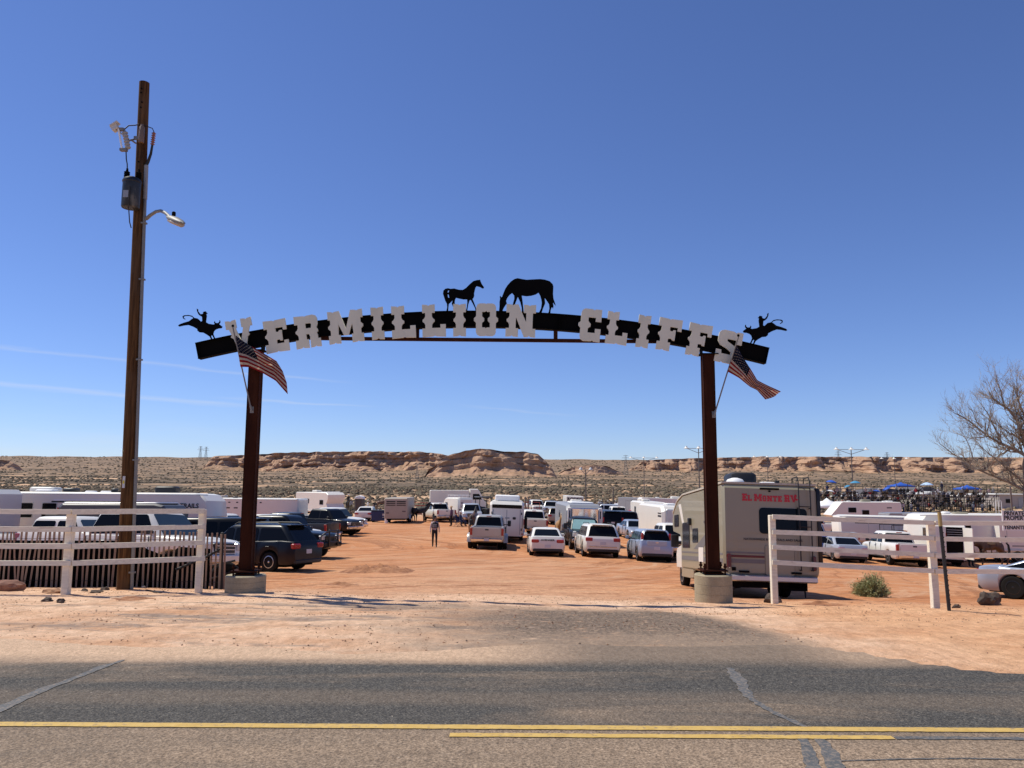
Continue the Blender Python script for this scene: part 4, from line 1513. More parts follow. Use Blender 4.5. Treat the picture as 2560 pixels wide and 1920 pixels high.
Lr = [(1272.5, 1285), (1316, 1329), (1358, 1371.5), (1401, 1413.5)]
L2 = [(1272.5, 1284.5), (1312, 1323), (1351, 1362.5), (1390, 1402.5)]
rails = []
for (a, b), (c_, d_) in zip(Lr, L2):
    rails.append([(-150, a - 1, b - 1, 12.9), (177, a + 1, b + 1, 13.2)])
    rails.append([(180, a + 1, b + 1.5, 13.2), (511, c_, d_, 14.5)])
rail_fence('white four-rail timber fence in front of the utility pole', [(169, 1488, 13.2, 1274, 17), (501, 1472, 14.5, 1274, 15), (-148, 1490, 12.9, 1272, 17)], rails)
Rl = [(1286, 1298), (1324.5, 1336), (1362, 1373.5), (1400, 1411.5)]
Rm = [(1301.5, 1312.5), (1340.5, 1352), (1382, 1393.5), (1422, 1433.5)]
Rr = [(1303, 1314), (1345, 1356.5), (1384, 1396), (1424, 1436)]
rails = []
for a, b, c_ in zip(Rl, Rm, Rr):
    rails.append([(1932, a[0], a[1], 14.7), (2336, b[0], b[1], 13.9)])
    rails.append([(2339, b[0] + 1, b[1] + 1, 13.9), (2760, c_[0], c_[1], 13.3)])
rail_fence('white four-rail timber fence beside the motorhome', [(1942, 1490, 14.7, 1288, 14.5), (2344, 1507, 13.9, 1303, 16), (2755, 1520, 13.3, 1305, 17)], rails)

# ------------------------------------------------------------------ lath fence behind the left rails
lf = empty('lath_fence', G(280, 16.2), 0, 'brown slatted lath fence behind the white rails', 'fence')
LF0 = Vector(lf.location)
slat_me = MB()
slat_me.rbox((0, 0, 0), (.040, .012, 1.0), .004, .003, n=1)
slat_mesh = slat_me.mesh('slat', M_lath)
u = -70
k = 0
while u < 563:
    y = 15.2 + 1.0 * sst(-70, 560, u)
    vt = np.interp(u, [0, 300, 430, 560], [1324, 1326, 1331, 1338]) + random.uniform(-2, 2)
    p = G(u, y)
    zt = at(u, vt, y).z
    h = zt - p.z + .08
    o = bpy.data.objects.new('slat', slat_mesh)
    col.objects.link(o)
    o.parent = lf
    o.location = (p.x - LF0.x, p.y - LF0.y, p.z - LF0.z + h / 2 - .05)
    o.scale = (random.uniform(.85, 1.15), 1, h)
    lean = random.uniform(-.035, .035) + (.12 if k in (12, 13) else 0) + (-.1 if k == 9 else 0)
    o.rotation_euler = (0, lean, random.uniform(-.2, .2))
    u += 12.2 * (1 if u > 10 or u < -10 else .9) + random.uniform(-1.4, 1.4)
    k += 1
for fr in (.12, .5, .86):
    pts = []
    for uu_ in range(-70, 570, 20):
        y = 15.2 + 1.0 * float(sst(-70, 560, uu_))
        p = G(uu_, y)
        zt = at(uu_, 1328, y).z
        pts.append(Vector((p.x, p.y - .009, p.z + (zt - p.z) * fr + .008 * math.sin(uu_ * .3))) - LF0)
    MB().tube(pts, .004, 4).build('wire', M_steeldark, lf)
# black fabric sagging along the back of the laths
V_, F_ = [], []
ctop = [(-75, 1348), (60, 1351), (300, 1351), (345, 1362), (400, 1386), (425, 1384), (446, 1367), (525, 1372)]
nn_ = 90
for i in range(nn_):
    u = -75 + 600 * i / (nn_ - 1)
    y = 15.26 + 1.0 * float(sst(-70, 560, u))
    vt = float(np.interp(u, [c_[0] for c_ in ctop], [c_[1] for c_ in ctop]))
    p = G(u, y)
    zt = at(u, vt, y).z
    for j in range(5):
        s = j / 4
        V_.append((p.x - LF0.x, p.y - LF0.y + .02 * math.sin(u * .11 + s * 2) + .01 * math.sin(u * .35), p.z - .03 + (zt - p.z + .03) * s - LF0.z))
for i in range(nn_ - 1):
    for j in range(4):
        q = i * 5 + j
        F_.append((q, q + 5, q + 6, q + 1))
sc_ = MB().add(V_, F_).build('shade_cloth', plain('black_fabric', (.006, .006, .0065), .95, 0, .3, 6, spec=.05), lf, 70)
sc_['label'] = 'sagging black fabric behind the laths'
sm = sc_.modifiers.new('cloth', 'SOLIDIFY')
sm.thickness = .004
# black end post with diagonal brace
e0, e1 = G(557, 16.25), at(556, 1336, 16.25)
MB().tube([Vector((e0.x, e0.y, e0.z - .1)) - LF0, e1 - LF0], .032, 10).lathe([(.036, 0), (.036, .03), (.001, .05)], e1 - LF0, 10).build('end_post', M_steeldark, lf, 50)
MB().tube([at(552, 1372, 16.22) - LF0, at(512, 1394, 16.1) - LF0, at(440, 1424, 16.0) - LF0], .026, 8).build('brace', M_steeldark, lf, 50)

# ------------------------------------------------------------------ verge: stakes, rocks, shrub
for (ub, vb, ut, vt, y, lab) in ((2014, 1495, 1998, 1293, 13.9, 'thin black leaning steel stake with yellow tip beside the motorhome fence post'), (2373, 1526, 2348, 1281, 13.1, 'thick black leaning steel stake with tan tip in front of the horse trailer')):
    b = hit(ub, vb)
    y = b.y
    tp_ = at(ut, vt, y + .12)
    o = empty('steel_stake', b, 0, lab, 'stake', 'leaning stakes by the fence')
    d = tp_ - b
    rr = .021 if ub < 2200 else .027
    m = MB()
    nst = 22
    for k in range(nst):
        pass
    m.tube([d * -.03, d * .86], rr, 6)
    st = m.build('shaft', M_steeldark, o, 30)
    for k in range(16):                                            # studs down the face of the stake
        c = d * (.06 + .78 * k / 16)
        MB().box(c + Vector((rr * .2, -rr, 0)), (rr * 1.0, rr * .8, .018)).build('stud', M_steeldark, st)
    MB().tube([d * .855, d], rr * 1.12, 8).build('tip', plain('stake_tip', (.34, .24, .09), .7), o, 40)


def rock(u, v, w, h, mat, label, seed, sq=(1, .8, 1), name='rock', rz=0, amp=.55, sink=.25, cat='rock'):
    p = hit(u, v)
    pm = F / p.y
    W, H = w / pm, h / pm
    mb = MB().ico((0, 0, 0), 1, 0, seed, amp, 3, (1, 1, 1), 1.5)
    # fine facets
    vs = []
    for q in mb.v:
        q = Vector(q)
        q *= 1 + .10 * mnoise.noise(q * 4 + Vector((seed, 0, 0))) + .05 * mnoise.noise(q * 9)
        vs.append((q.x * W / 2 * 1.05, q.y * W / 2 * sq[1], q.z * H * .62 + H * .5 - sink * H))
    mb.v = vs
    o = mb.build(name, mat, None, 18)
    o.location = p
    o.rotation_euler = (0, 0, rz)
    tag(o, label, cat)
    return o


rock(20, 1477, 78, 26, M_sandstone, 'long reddish sandstone boulder at the left edge of the verge', 3, (1, .45, 1), amp=.25, sink=.1)
rock(128, 1468, 34, 14, M_sandstone, 'flat reddish stone just left of the fence post', 5)
rock(132, 1482, 44, 12, M_clod, 'low pale stone in front of the flat reddish stone', 8)
rock(211, 1479, 16, 8, M_lava, 'small black stone right of the fence post', 11)
rock(240, 1482, 26, 8, M_lava, 'flat black stone between fence post and utility pole', 12, rz=.3)
rock(262, 1476, 18, 10, M_lava, 'black stone near the foot of the utility pole', 14)
rock(1931, 1507, 38, 24, M_lava, 'rough dark rock at the foot of the white fence post', 17, amp=.5)
rock(2475, 1513, 44, 34, M_lava, 'jagged dark rock below the silver car', 23, amp=.75)
rock(2391, 1520, 18, 10, M_lava, 'small dark stone beside the leaning black stake', 29)
rock(117, 1503, 22, 9, M_lava, 'small black stone on the sand left of the fence post foot', 31)
rock(152, 1506, 18, 11, M_lava, 'black stone on the sand below the fence post', 33)


def mound(u, v, w, h, dpt, label, seed):
    """A ridge of churned dirt that runs out into the ground around it."""
    c = hit(u, v)
    pm = F / c.y
    W, H = w / pm, h / pm
    n, m = 40, 24
    V, Fq = [], []
    for j in range(m):
        for i in range(n):
            a, b = i / (n - 1) * 2 - 1, j / (m - 1) * 2 - 1
            x, y = c.x + a * W / 2, c.y + b * dpt / 2
            k = max(0, 1 - a * a) * max(0, 1 - b * b)
            z = H * k * (.6 + .9 * abs(mnoise.noise(Vector((x * 2.2 + seed, y * 3.2, 0)))) + .5 * mnoise.noise(Vector((x * 7 + seed, y * 9, 1))))
            V.append((x - c.x, y - c.y, gh(x, y) - c.z - .025 + z))
    for j in range(m - 1):
        for i in range(n - 1):
            q = j * n + i
            Fq.append((q, q + 1, q + n + 1, q + n))
    me = bpy.data.meshes.new('dirt_mound')
    me.from_pydata(V, [], Fq)
    me.materials.append(M_churn)
    me.polygons.foreach_set('use_smooth', np.ones(len(me.polygons), dtype=bool))
    o = bpy.data.objects.new('dirt_mound', me)
    col.objects.link(o)
    o.location = c
    tag(o, label, 'mound')


mound(945, 1428, 190, 17, 2.2, 'low ridge of churned red dirt on the drive', 3)
mound(855, 1462, 90, 9, .9, 'scuffed dirt heap right of the gate footing', 7)
mound(330, 1497, 110, 9, .8, 'gravelly hump in front of the utility pole', 11)
mound(475, 1462, 60, 12, .8, 'small dirt heap by the last post of the white fence', 13)
mound(2060, 1512, 150, 10, .8, 'soft hump of sand in front of the leaning stake', 17)

# round-leaved sagebrush
sb = hit(2178, 1491)
sg = empty('sagebrush', sb, 0, 'round grey-green sagebrush in front of the silver sedan', 'shrub')
pm = F / sb.y
t = NT('sage_leaf')
cc = t.ramp(t.noise(7, 3, .6, t.pos(obj=True)), [(.3, (.20, .205, .085)), (.6, (.38, .38, .20)), (.85, (.55, .53, .34))])
t.set(cc, .9, 0, .1)
M_sage = t.m
mb, ms = MB(), MB()
for k in range(420):
    th_, ph = random.uniform(0, 6.28), math.acos(random.uniform(-.05, 1))
    d = Vector((math.sin(ph) * math.cos(th_), math.sin(ph) * math.sin(th_), math.cos(ph)))
    lop = 1 + .22 * mnoise.noise(d * 2.1)
    tip = Vector((d.x * 47 / pm, d.y * 42 / pm, d.z * 54 / pm + .06)) * lop * random.uniform(.72, 1.0)
    if d.x < -.2 and d.z > .45:
        tip *= .88
    if k % 4 == 0:
        ms.tube([Vector((0, 0, -.02)) + d * .03, tip * .5, tip * .88], [.008, .005, .002], 3)
    for q in range(26):
        s = random.uniform(.35, 1.06)
        c = tip * s + Vector((random.gauss(0, .018), random.gauss(0, .018), random.gauss(0, .018)))
        if c.z < .01:
            c.z = random.uniform(.01, .05)
        a = (d + Vector((random.gauss(0, .6), random.gauss(0, .6), random.gauss(.2, .6)))).normalized()
        b = a.cross(Vector((random.gauss(0, 1), random.gauss(0, 1), random.gauss(0, 1)))).normalized()
        l, w = random.uniform(.03, .06), random.uniform(.009, .015)
        mb.add([c - b * w, c + b * w, c + a * l], [(0, 1, 2)])
mb.build('foliage', M_sage, sg)
ms.build('stems', plain('sage_stem', (.17, .13, .09), .9), sg)

# old tyre and bars dumped by the gate
sp_ = G(566, 17.0)
so_ = empty('scrap_heap', sp_, .3, 'black tyre and metal bars lying left of the gate footing', 'scrap')
MB().lathe([(.16, -.09), (.24, -.11), (.29, -.09), (.31, -.04), (.31, .04), (.29, .09), (.24, .11), (.16, .09)], (.0, 0, .27), 22, 'Y').build('tyre', M_rubber, so_, 50)
MB().lathe([(.001, -.03), (.16, -.05), (.17, .05), (.001, .02)], (.0, 0, .27), 14, 'Y').build('rim', M_rimdark, so_, 50)
for (a_, b_) in (((-.75, -.1, .08), (.25, -.15, .42)), ((-.8, .12, .30), (.1, .1, .36)), ((-.7, -.2, .42), (.2, -.2, .62)), ((-.5, .2, .05), (-.45, .2, .6))):
    MB().tube([a_, b_], .025, 6).build('bar', M_steeldark, so_, 50)
# odds and ends on the verge
def lying_pipe(label, a, b, r, mat, name='loose_pipe', cat='pipe', lift=0):
    p, q = hit(*a), hit(*b)
    o = MB().tube([(0, 0, r + lift), (q.x - p.x, q.y - p.y, q.z - p.z + r + lift)], r, 8).build(name, mat, None, 50)
    o.location = p
    tag(o, label, cat)


lying_pipe('grey pipe lying on the ground right of the utility pole', (342, 1462), (362, 1471), .022, M_galv)
lying_pipe('pale pipe lying behind the grey one near the utility pole', (356, 1470), (425, 1461), .018, plain('pvc', (.45, .47, .48), .5))
lying_pipe('dark hose end lying in the sand near the utility pole', (366, 1477), (402, 1484), .014, M_rubberhose, 'loose_hose', 'hose')

# ------------------------------------------------------------------ vehicles
WHEELS = {}


def wheel_meshes(r, w, style):
    key = (round(r, 3), round(w, 3), style)
    if key in WHEELS:
        return WHEELS[key]
    ty = MB().lathe([(r * .60, -w * .46), (r * .80, -w * .5), (r * .94, -w * .47), (r, -w * .36), (r, w * .36), (r * .94, w * .47), (r * .80, w * .5), (r * .60, w * .46)], (0, 0, 0), 22, 'Y').mesh('wheel', M_rubber, 40)
    mb = MB()
    # dish, hub and spokes, outer side towards +y
    mb.lathe([(r * .61, w * .10), (r * .625, w * .47), (r * .56, w * .49), (r * .53, w * .28), (r * .50, w * .16), (r * .001, w * .16)], (0, 0, 0), 20, 'Y')
    mb.lathe([(r * .15, w * .1), (r * .15, w * .42), (r * .10, w * .47), (.001, w * .47)], (0, 0, 0), 10, 'Y')
    ns = {'steel': 8, 'seven': 7, 'five': 5, 'six': 6}.get(style.split('_')[0], 5)
    for k in range(ns):
        a = k * math.tau / ns
        mb.box((0, 0, 0), (r * .42, w * .16, r * .14), M=None)
        rm = Matrix.Rotation(a, 3, 'Y')
        for i in range(-8, 0):
            p = Vector(mb.v[i]) + Vector((r * .34, w * .36, 0))
            mb.v[i] = tuple(rm @ p)
    rim = mb.mesh('rim', [M_rimdark if style.endswith('dark') else M_rim], 35)
    WHEELS[key] = (ty, rim)
    return WHEELS[key]


def add_wheel(parent, x, y, r, w, style='five', side=1, rim=True):
    ty, ri = wheel_meshes(r, w, style)
    o = bpy.data.objects.new('wheel', ty)
    col.objects.link(o)
    o.parent = parent
    o.location = (x, y, r)
    o.rotation_euler = (0, random.uniform(0, 6.28), 0) if side > 0 else (0, random.uniform(0, 6.28), math.pi)
    if rim:
        q = bpy.data.objects.new('rim', ri)
        col.objects.link(q)
        q.parent = o
    return o


SPECS = {
    'sedan': dict(L=4.9, W=1.86, H=1.47, wr=.335, wx=(.19, .785), sill=.22, top=[(0, .52), (.015, .66), (.06, .74), (.16, .82), (.29, .93), (.5, .95), (.8, .99), (.93, 1.03), (.985, 1.0), (1, .84)],
                  cab=(.285, .43, .665, .865), belt=.94, split=(.52,), kindw='sedan', tail='low'),
    'fastback': dict(L=5.05, W=1.9, H=1.48, wr=.365, wx=(.175, .785), sill=.22, top=[(0, .55), (.012, .72), (.05, .80), (.16, .88), (.30, .98), (.5, .99), (.8, 1.03), (.94, 1.06), (.99, 1.0), (1, .85)],
                     cab=(.29, .44, .64, .90), belt=.98, split=(.53,), kindw='sedan', tail='low'),
    'suv': dict(L=5.0, W=1.98, H=1.76, wr=.38, wx=(.18, .78), sill=.28, top=[(0, .58), (.012, .82), (.05, .95), (.14, 1.03), (.25, 1.08), (.5, 1.10), (.9, 1.12), (.985, 1.10), (1, .95)],
                cab=(.235, .365, .90, .985), belt=1.08, split=(.43, .68), kindw='suv', tail='mid'),
    'boxsuv': dict(L=5.1, W=2.0, H=1.88, wr=.40, wx=(.17, .77), sill=.32, top=[(0, .62), (.01, .92), (.05, 1.05), (.14, 1.12), (.25, 1.15), (.5, 1.16), (.9, 1.17), (.99, 1.16), (1, 1.0)],
                   cab=(.235, .335, .945, .99), belt=1.14, split=(.42, .66), kindw='suv', tail='high'),
    'crossover': dict(L=4.88, W=1.84, H=1.70, wr=.355, wx=(.19, .78), sill=.26, top=[(0, .55), (.012, .78), (.05, .90), (.14, .98), (.24, 1.04), (.5, 1.07), (.9, 1.12), (.985, 1.08), (1, .9)],
                      cab=(.22, .37, .87, .985), belt=1.05, split=(.43, .66), kindw='suv', tail='mid'),
    'boxhatch': dict(L=4.14, W=1.80, H=1.61, wr=.335, wx=(.19, .81), sill=.24, top=[(0, .52), (.012, .74), (.06, .88), (.16, .96), (.24, 1.0), (.5, 1.03), (.9, 1.08), (.985, 1.05), (1, .86)],
                     cab=(.215, .33, .90, .985), belt=1.01, split=(.47, .74), kindw='hatchback', tail='soul'),
    'pickup': dict(L=5.95, W=2.03, H=1.94, wr=.40, wx=(.165, .77), sill=.42, top=[(0, .72), (.008, 1.0), (.03, 1.10), (.12, 1.17), (.225, 1.21), (.40, 1.24), (.62, 1.26), (.635, 1.30), (.97, 1.32), (1, 1.32)],
                   cab=(.222, .318, .585, .628), belt=1.23, split=(.435,), kindw='pickup', tail='tall', bed=.640),
    'extpickup': dict(L=5.85, W=2.03, H=1.90, wr=.395, wx=(.165, .77), sill=.40, top=[(0, .70), (.008, .98), (.03, 1.08), (.12, 1.14), (.225, 1.18), (.40, 1.21), (.60, 1.22), (.625, 1.26), (.97, 1.28), (1, 1.28)],
                      cab=(.222, .325, .575, .618), belt=1.20, split=(.46,), kindw='pickup', tail='tall', bed=.632),
}


def vehicle(name, kind, pm_, label, cat, group=None, rim='five', detail=2, dually=False, grille=None, chrome=True, facing=None, lift=0, glass=None, wind=None, rails=False, front_text=None, mirror_big=False, lowtrim=False, scale=1.0):
    """A road vehicle, x forward, y to its left, wheels on z = 0. Returns its Empty."""
    S = SPECS[kind]
    L, W, H = S['L'], S['W'], S['H'] + lift
    wr = S['wr'] + lift * .25
    o = empty(name, (0, 0, 0), 0, label, cat, group)
    gls = glass or M_glass

    def X(f):
        return L / 2 - f * L
    hw = W / 2
    bed = S.get('bed')
    topf = [p[0] for p in S['top']]
    topz = [p[1] + lift for p in S['top']]
    sill = S['sill'] + lift
    Rw = wr * 1.16
    # stations along the body
    fs = set([0, .004, .015, .035, .07, .12, .2, .26, .32, .4, .48, .55, .62, .7, .88, .93, .965, .985, .996, 1.0])
    if bed:
        fs |= {bed - .004, bed, bed + .006, .988, .9945}
    for wf in S['wx']:
        for k in (-1.0, -.94, -.8, -.6, -.35, 0, .35, .6, .8, .94, 1.0):
            fs.add(wf + k * Rw / L)
        fs.add(wf - 1.004 * Rw / L)
        fs.add(wf + 1.004 * Rw / L)
    fs = sorted(f for f in fs if 0 <= f <= 1)
    rings = []
    for f in fs:
        x = X(f)
        zt = float(np.interp(f, topf, topz))
        zb = sill
        if f < .05:
            zb = sill + .10 * (1 - f / .05) ** 2
        if f > .95:
            zb = sill + .14 * ((f - .95) / .05) ** 1.5
        for wf in S['wx']:
            dx = abs(f - wf) * L
            if dx <= Rw:
                zb = max(zb, min(wr + math.sqrt(max(0, Rw * Rw - dx * dx)), zt - .16))
        # plan shape: nose and tail taper
        k = 1.0
        if f < .09:
            k = (.84 if not bed else .90) + (.16 if not bed else .10) * (1 - (1 - f / .09) ** 2)
        if f > .93 and not bed:
            k = .88 + .12 * (1 - ((f - .93) / .07) ** 2)
        if f > .985 and bed:
            k = .97
        w = hw * k
        hgt = zt - zb
        sec = [(0, zb), (w * .90, zb), (w * .965, zb + .10 * hgt), (w, zb + .42 * hgt), (w * .985, zb + .74 * hgt), (w * .945, zt - .03)]
        if bed and f >= bed and f < .992:
            sec += [(w * .925, zt), (w * .82, zt), (w * .82, zt - .50), (0, zt - .50)]
        else:
            cr = .035 if f < .3 else .02
            sec += [(w * .90, zt), (w * .70, zt + cr * .6), (w * .4, zt + cr * .9), (0, zt + cr)]
        ring = [(x, y, z) for y, z in sec] + [(x, -y, z) for y, z in sec[-2:0:-1]]
        rings.append(ring)
    body = MB().loft(rings).build('body', pm_, o, 32)
    # underbody between the wheels
    MB().box((0, 0, sill + .10), (L * .90, W * .62, .30)).box((X(S['wx'][0]), 0, wr + .05), (.9, W * .55, .5)).box((X(S['wx'][1]), 0, wr + .05), (.9, W * .55, .5)).build('underbody', M_under, o)
    # wheels
    tw = .235 if not bed else .27
    for i, wf in enumerate(S['wx']):
        for sd in (1, -1):
            yy = sd * (hw - tw / 2 - .015)
            if dually and i == 1:
                yy = sd * (hw + .02)
                add_wheel(o, X(wf), sd * (hw - .26), wr, tw, rim, sd, False)
            add_wheel(o, X(wf), yy, wr, tw, rim, sd)
    if dually:
        for sd in (1, -1):
            rr = []
            for k in range(9):
                a = math.pi * k / 8
                rr.append((X(S['wx'][1]) + (Rw + .04) * math.cos(a), wr + (Rw + .02) * math.sin(a) * 1.05))
            mb = MB()
            rings2 = []
            for (yy, sc) in ((sd * (hw - .05), 1.06), (sd * (hw + .12), 1.03), (sd * (hw + .20), .97)):
                cx, cz = X(S['wx'][1]), wr
                rings2.append([(cx + (p[0] - cx) * sc, yy, cz + (p[1] - cz) * sc) for p in rr] + [(cx + (p[0] - cx) * sc * .88, yy, cz + (p[1] - cz) * sc * .88) for p in rr[::-1]])
            if sd > 0:
                rings2 = [r_[::-1] for r_ in rings2]
            mb.loft(rings2)
            mb.build('fender', pm_, o, 40)
    # cabin
    fa, fb, fc, fd = S['cab']
    belt = S['belt'] + lift
    wb, wt = hw * .925, hw * (.74 if not bed else .78)
    if kind in ('boxsuv',):
        wt = hw * .82

    def cabx(tt):
        return X(fa) + (X(fb) - X(fa)) * tt, X(fd) + (X(fc) - X(fd)) * tt

    def cabw(tt):
        return wb + (wt - wb) * tt

    def cabz(tt):
        return belt - .03 + (H - .05 - belt + .03) * tt
    rings = []
    for tt, ins, dz in ((0, 0, 0), (.5, 0, 0), (.88, 0, 0), (1.0, .05, .012), (1.02, .16, .036), (1.02, .42, .05)):
        q = min(tt, 1)
        xf, xr = cabx(q)
        w = cabw(q) - ins
        cx, hx = (xf + xr) / 2, (xf - xr) / 2 - ins
        rings.append([(cx + a, b, cabz(q) + dz) for a, b in ring_rr(hx, w, .20, 4)])
    cabin = MB().loft(rings).build('cabin', pm_, o, 40)
    # side glass
    t0, t1 = .10, .84
    cuts = [None] + list(S['split']) + [None]
    for sd in (1, -1):
        for k in range(len(cuts) - 1):
            xf0, xr0 = cabx(t0)
            xf1, xr1 = cabx(t1)
            A0, A1 = (xf0 - .20, xf1 - .09) if cuts[k] is None else (X(cuts[k]) - .05, X(cuts[k]) - .05)
            pad = .12 if bed else .16
            B0, B1 = (xr0 + pad, xr1 + pad * .8) if cuts[k + 1] is None else (X(cuts[k + 1]) + .05, X(cuts[k + 1]) + .05)
            if A1 - B1 < .12:
                B1 = A1 - .12
            pts = []
            for (xx, tt) in ((A0, t0), (B0, t0), (B1 + .015, t1 - .08), (B1 + .06, t1), (A1 - .04, t1), (A1 + .01, t1 - .05)):
                pts.append((xx, sd * (cabw(tt) + .010), cabz(tt)))
            MB().prism(pts, (0, -sd * .03, 0)).build('side_window', gls, cabin)
    # front and rear glass
    for front in (1, -1):
        pts = []
        for (yf, tt) in ((-1, .06), (1, .06), (1, .84), (.9, .90), (-.9, .90), (-1, .84)):
            xf, xr = cabx(tt)
            xx = (xf + .010) if front > 0 else (xr - .010)
            pts.append((xx, yf * (cabw(tt) - .13), cabz(tt)))
        g = (wind or gls) if front > 0 else gls
        if front < 0 and kind == 'boxhatch':
            g = M_glass
        MB().prism(pts, (-front * .03, 0, 0)).build('windshield' if front > 0 else 'rear_window', g, cabin)
    nose_z = float(np.interp(.03, topf, topz))
    tail_z = float(np.interp(.99, topf, topz))
    # lights
    for sd in (1, -1):
        if kind in ('pickup', 'extpickup', 'boxsuv'):
            MB().rbox((L / 2 - .06, sd * hw * .73, nose_z - .17), (.16, .34, .20), .03, .02).build('headlight', M_head, o)
        else:
            MB().rbox((L / 2 - .13, sd * hw * .70, nose_z - .10), (.26, .40, .14), .05, .03).build('headlight', M_head, o)
        tl = S['tail']
        if tl == 'tall':
            MB().rbox((-L / 2 + .05, sd * hw * .905, tail_z - .26), (.16, .15, .40), .02, .015).build('tail_light', M_tail, o)
        elif tl == 'low':
            MB().rbox((-L / 2 + .09, sd * hw * .70, tail_z - .16), (.24, .40, .17), .05, .03).build('tail_light', M_tail, o)
        elif tl == 'mid':
            MB().rbox((-L / 2 + .08, sd * hw * .74, tail_z - .10), (.20, .38, .19), .05, .03).build('tail_light', M_tail, o)
        elif tl == 'high':
            MB().rbox((-L / 2 + .08, sd * hw * .86, tail_z - .05), (.18, .17, .42), .03, .02).build('tail_light', M_tail, o)
        elif tl == 'soul':
            xr0 = cabx(.5)[1]
            MB().rbox((xr0 - .0, sd * hw * .78, H - .50), (.14, .13, .62), .04, .03).build('tail_light', M_tail, o)
    # grille and bumpers
    gz0 = nose_z - .20
    gw = W * (.48 if bed or kind == 'boxsuv' else .40)
    gr = MB().rbox((L / 2 - .05, 0, gz0 - (.04 if bed else .05)), (.13, gw, .34 if bed else .20), .03, .02).build('grille', M_trim, o)
    if bed or kind in ('boxsuv', 'sedan') and chrome:
        for k in range(3):
            MB().box((L / 2 + .012, 0, gz0 - .14 + k * .10 if bed else gz0 - .12 + k * .06), (.03, gw * .96, .02)).build('grille_bar', M_chrome if chrome else pm_, gr)
    bm_ = M_chrome if (bed and chrome) else pm_
    if bed:
        MB().rbox((L / 2 + .01, 0, sill + .20), (.22, W * .93, .22), .06, .04).build('front_bumper', bm_, o, 40)
        MB().rbox((-L / 2 - .06, 0, sill + .17), (.20, W * .90, .17), .04, .03).build('rear_bumper', bm_, o, 40)
        MB().box((-L / 2 - .06, 0, sill + .265), (.14, .5, .02)).build('bumper_step', M_trim, o)
    else:
        MB().rbox((L / 2 - .10, 0, sill + .10), (.22, W * .80, .14), .05, .04).build('lower_grille', M_trim, o, 40)
        MB().rbox((-L / 2 + .08, 0, sill + .11), (.22, W * .84, .17), .05, .04).build('lower_valance', M_trim, o, 40)
    # plate
    zpl = sill + .20 if bed else (tail_z - .42 if S['tail'] in ('low',) else tail_z - .30)
    MB().box((-L / 2 - (.165 if bed else .006), 0, zpl), (.012, .31, .155)).build('licence_plate', M_plate, o)
    if bed:
        tg2 = MB().rbox((-L / 2 - .004, 0, tail_z - .28), (.06, W * .76, .50), .02, .012).build('tailgate', pm_, o, 40)
        MB().box((-L / 2 - .038, 0, tail_z - .14), (.02, .20, .07)).build('tailgate_handle', M_trim, tg2)
        MB().box((X(fd) - .03, 0, H - .06), (.07, .30, .05)).build('brake_lamp', M_tail, cabin)
    elif kind in ('suv', 'boxsuv', 'crossover', 'boxhatch'):
        MB().rbox((X(fc) - .07, 0, H - .045), (.26, wt * 1.5, .05), .04, .02).build('spoiler', pm_, cabin, 40)
    # mirrors
    for sd in (1, -1):
        big = mirror_big
        mx, mz = X(fa) - .30, belt + .10
        mo = MB().rbox((mx, sd * (hw + (.20 if big else .11)), mz + (.06 if big else 0)), (.13, .22 if big else .19, .36 if big else .17), .04, .03)
        mo.box((mx, sd * (hw + .0), mz - .02), (.06, .26, .05))
        mo.build('mirror', M_trim if (big or bed) else pm_, o, 40)
    if detail >= 2:
        for sd in (1, -1):
            for k, ff in enumerate([S['split'][0] - .005] + ([S['split'][-1] + (.12 if not bed else .10)] if kind != 'extpickup' else [])):
                MB().rbox((X(ff) - .02 + .1, sd * (hw * .985 + .008), belt - .16), (.17, .035, .035), .01, .008).build('door_handle', M_chrome if (bed and chrome) else pm_, o)
            # door shut lines as thin dark gaps
            for ff in [fa + .055] + list(S['split']) + ([fd - .02] if bed else []):
                MB().box((X(ff), sd * (hw * .992), (belt + sill) / 2 + .05), (.012, .03, (belt - sill) * .80)).build('shut_line', M_trim, o)
            MB().box((X(.48), sd * (hw * .955), sill + .03), (L * .34, .05, .07)).build('rocker', M_trim, o)
    if rails:
        for sd in (1, -1):
            MB().tube([(X(fb) - .15, sd * (wt - .06), H - .02), (X(fb) - .3, sd * (wt - .06), H + .045), (X(fc) + .35, sd * (wt - .06), H + .045), (X(fc) + .2, sd * (wt - .06), H - .02)], .018, 6).build('roof_rail', M_trim, cabin, 60)
    o['_L'] = L
    o['_W'] = W
    return o


def park(o, u, v, th, end='rear', y=None, dz=0):
    """Stand vehicle o so that its near end meets the ground at pixel (u, v), or in column u at depth y."""
    L = o['_L']
    p = hit(u, v) if y is None else G(u, y)
    th = R(th)
    f = Vector((math.cos(th), math.sin(th), 0))
    k = {'rear': L / 2 - L * .2, 'front': -(L / 2 - L * .18), 'mid': 0}[end]
    c = p + f * k
    seat_on_ground(o, c.x, c.y, th, L * .6, o['_W'] * .8, dz)
    del o['_L'], o['_W']
    return o


CARS = 'vehicles parked in the dirt lot'

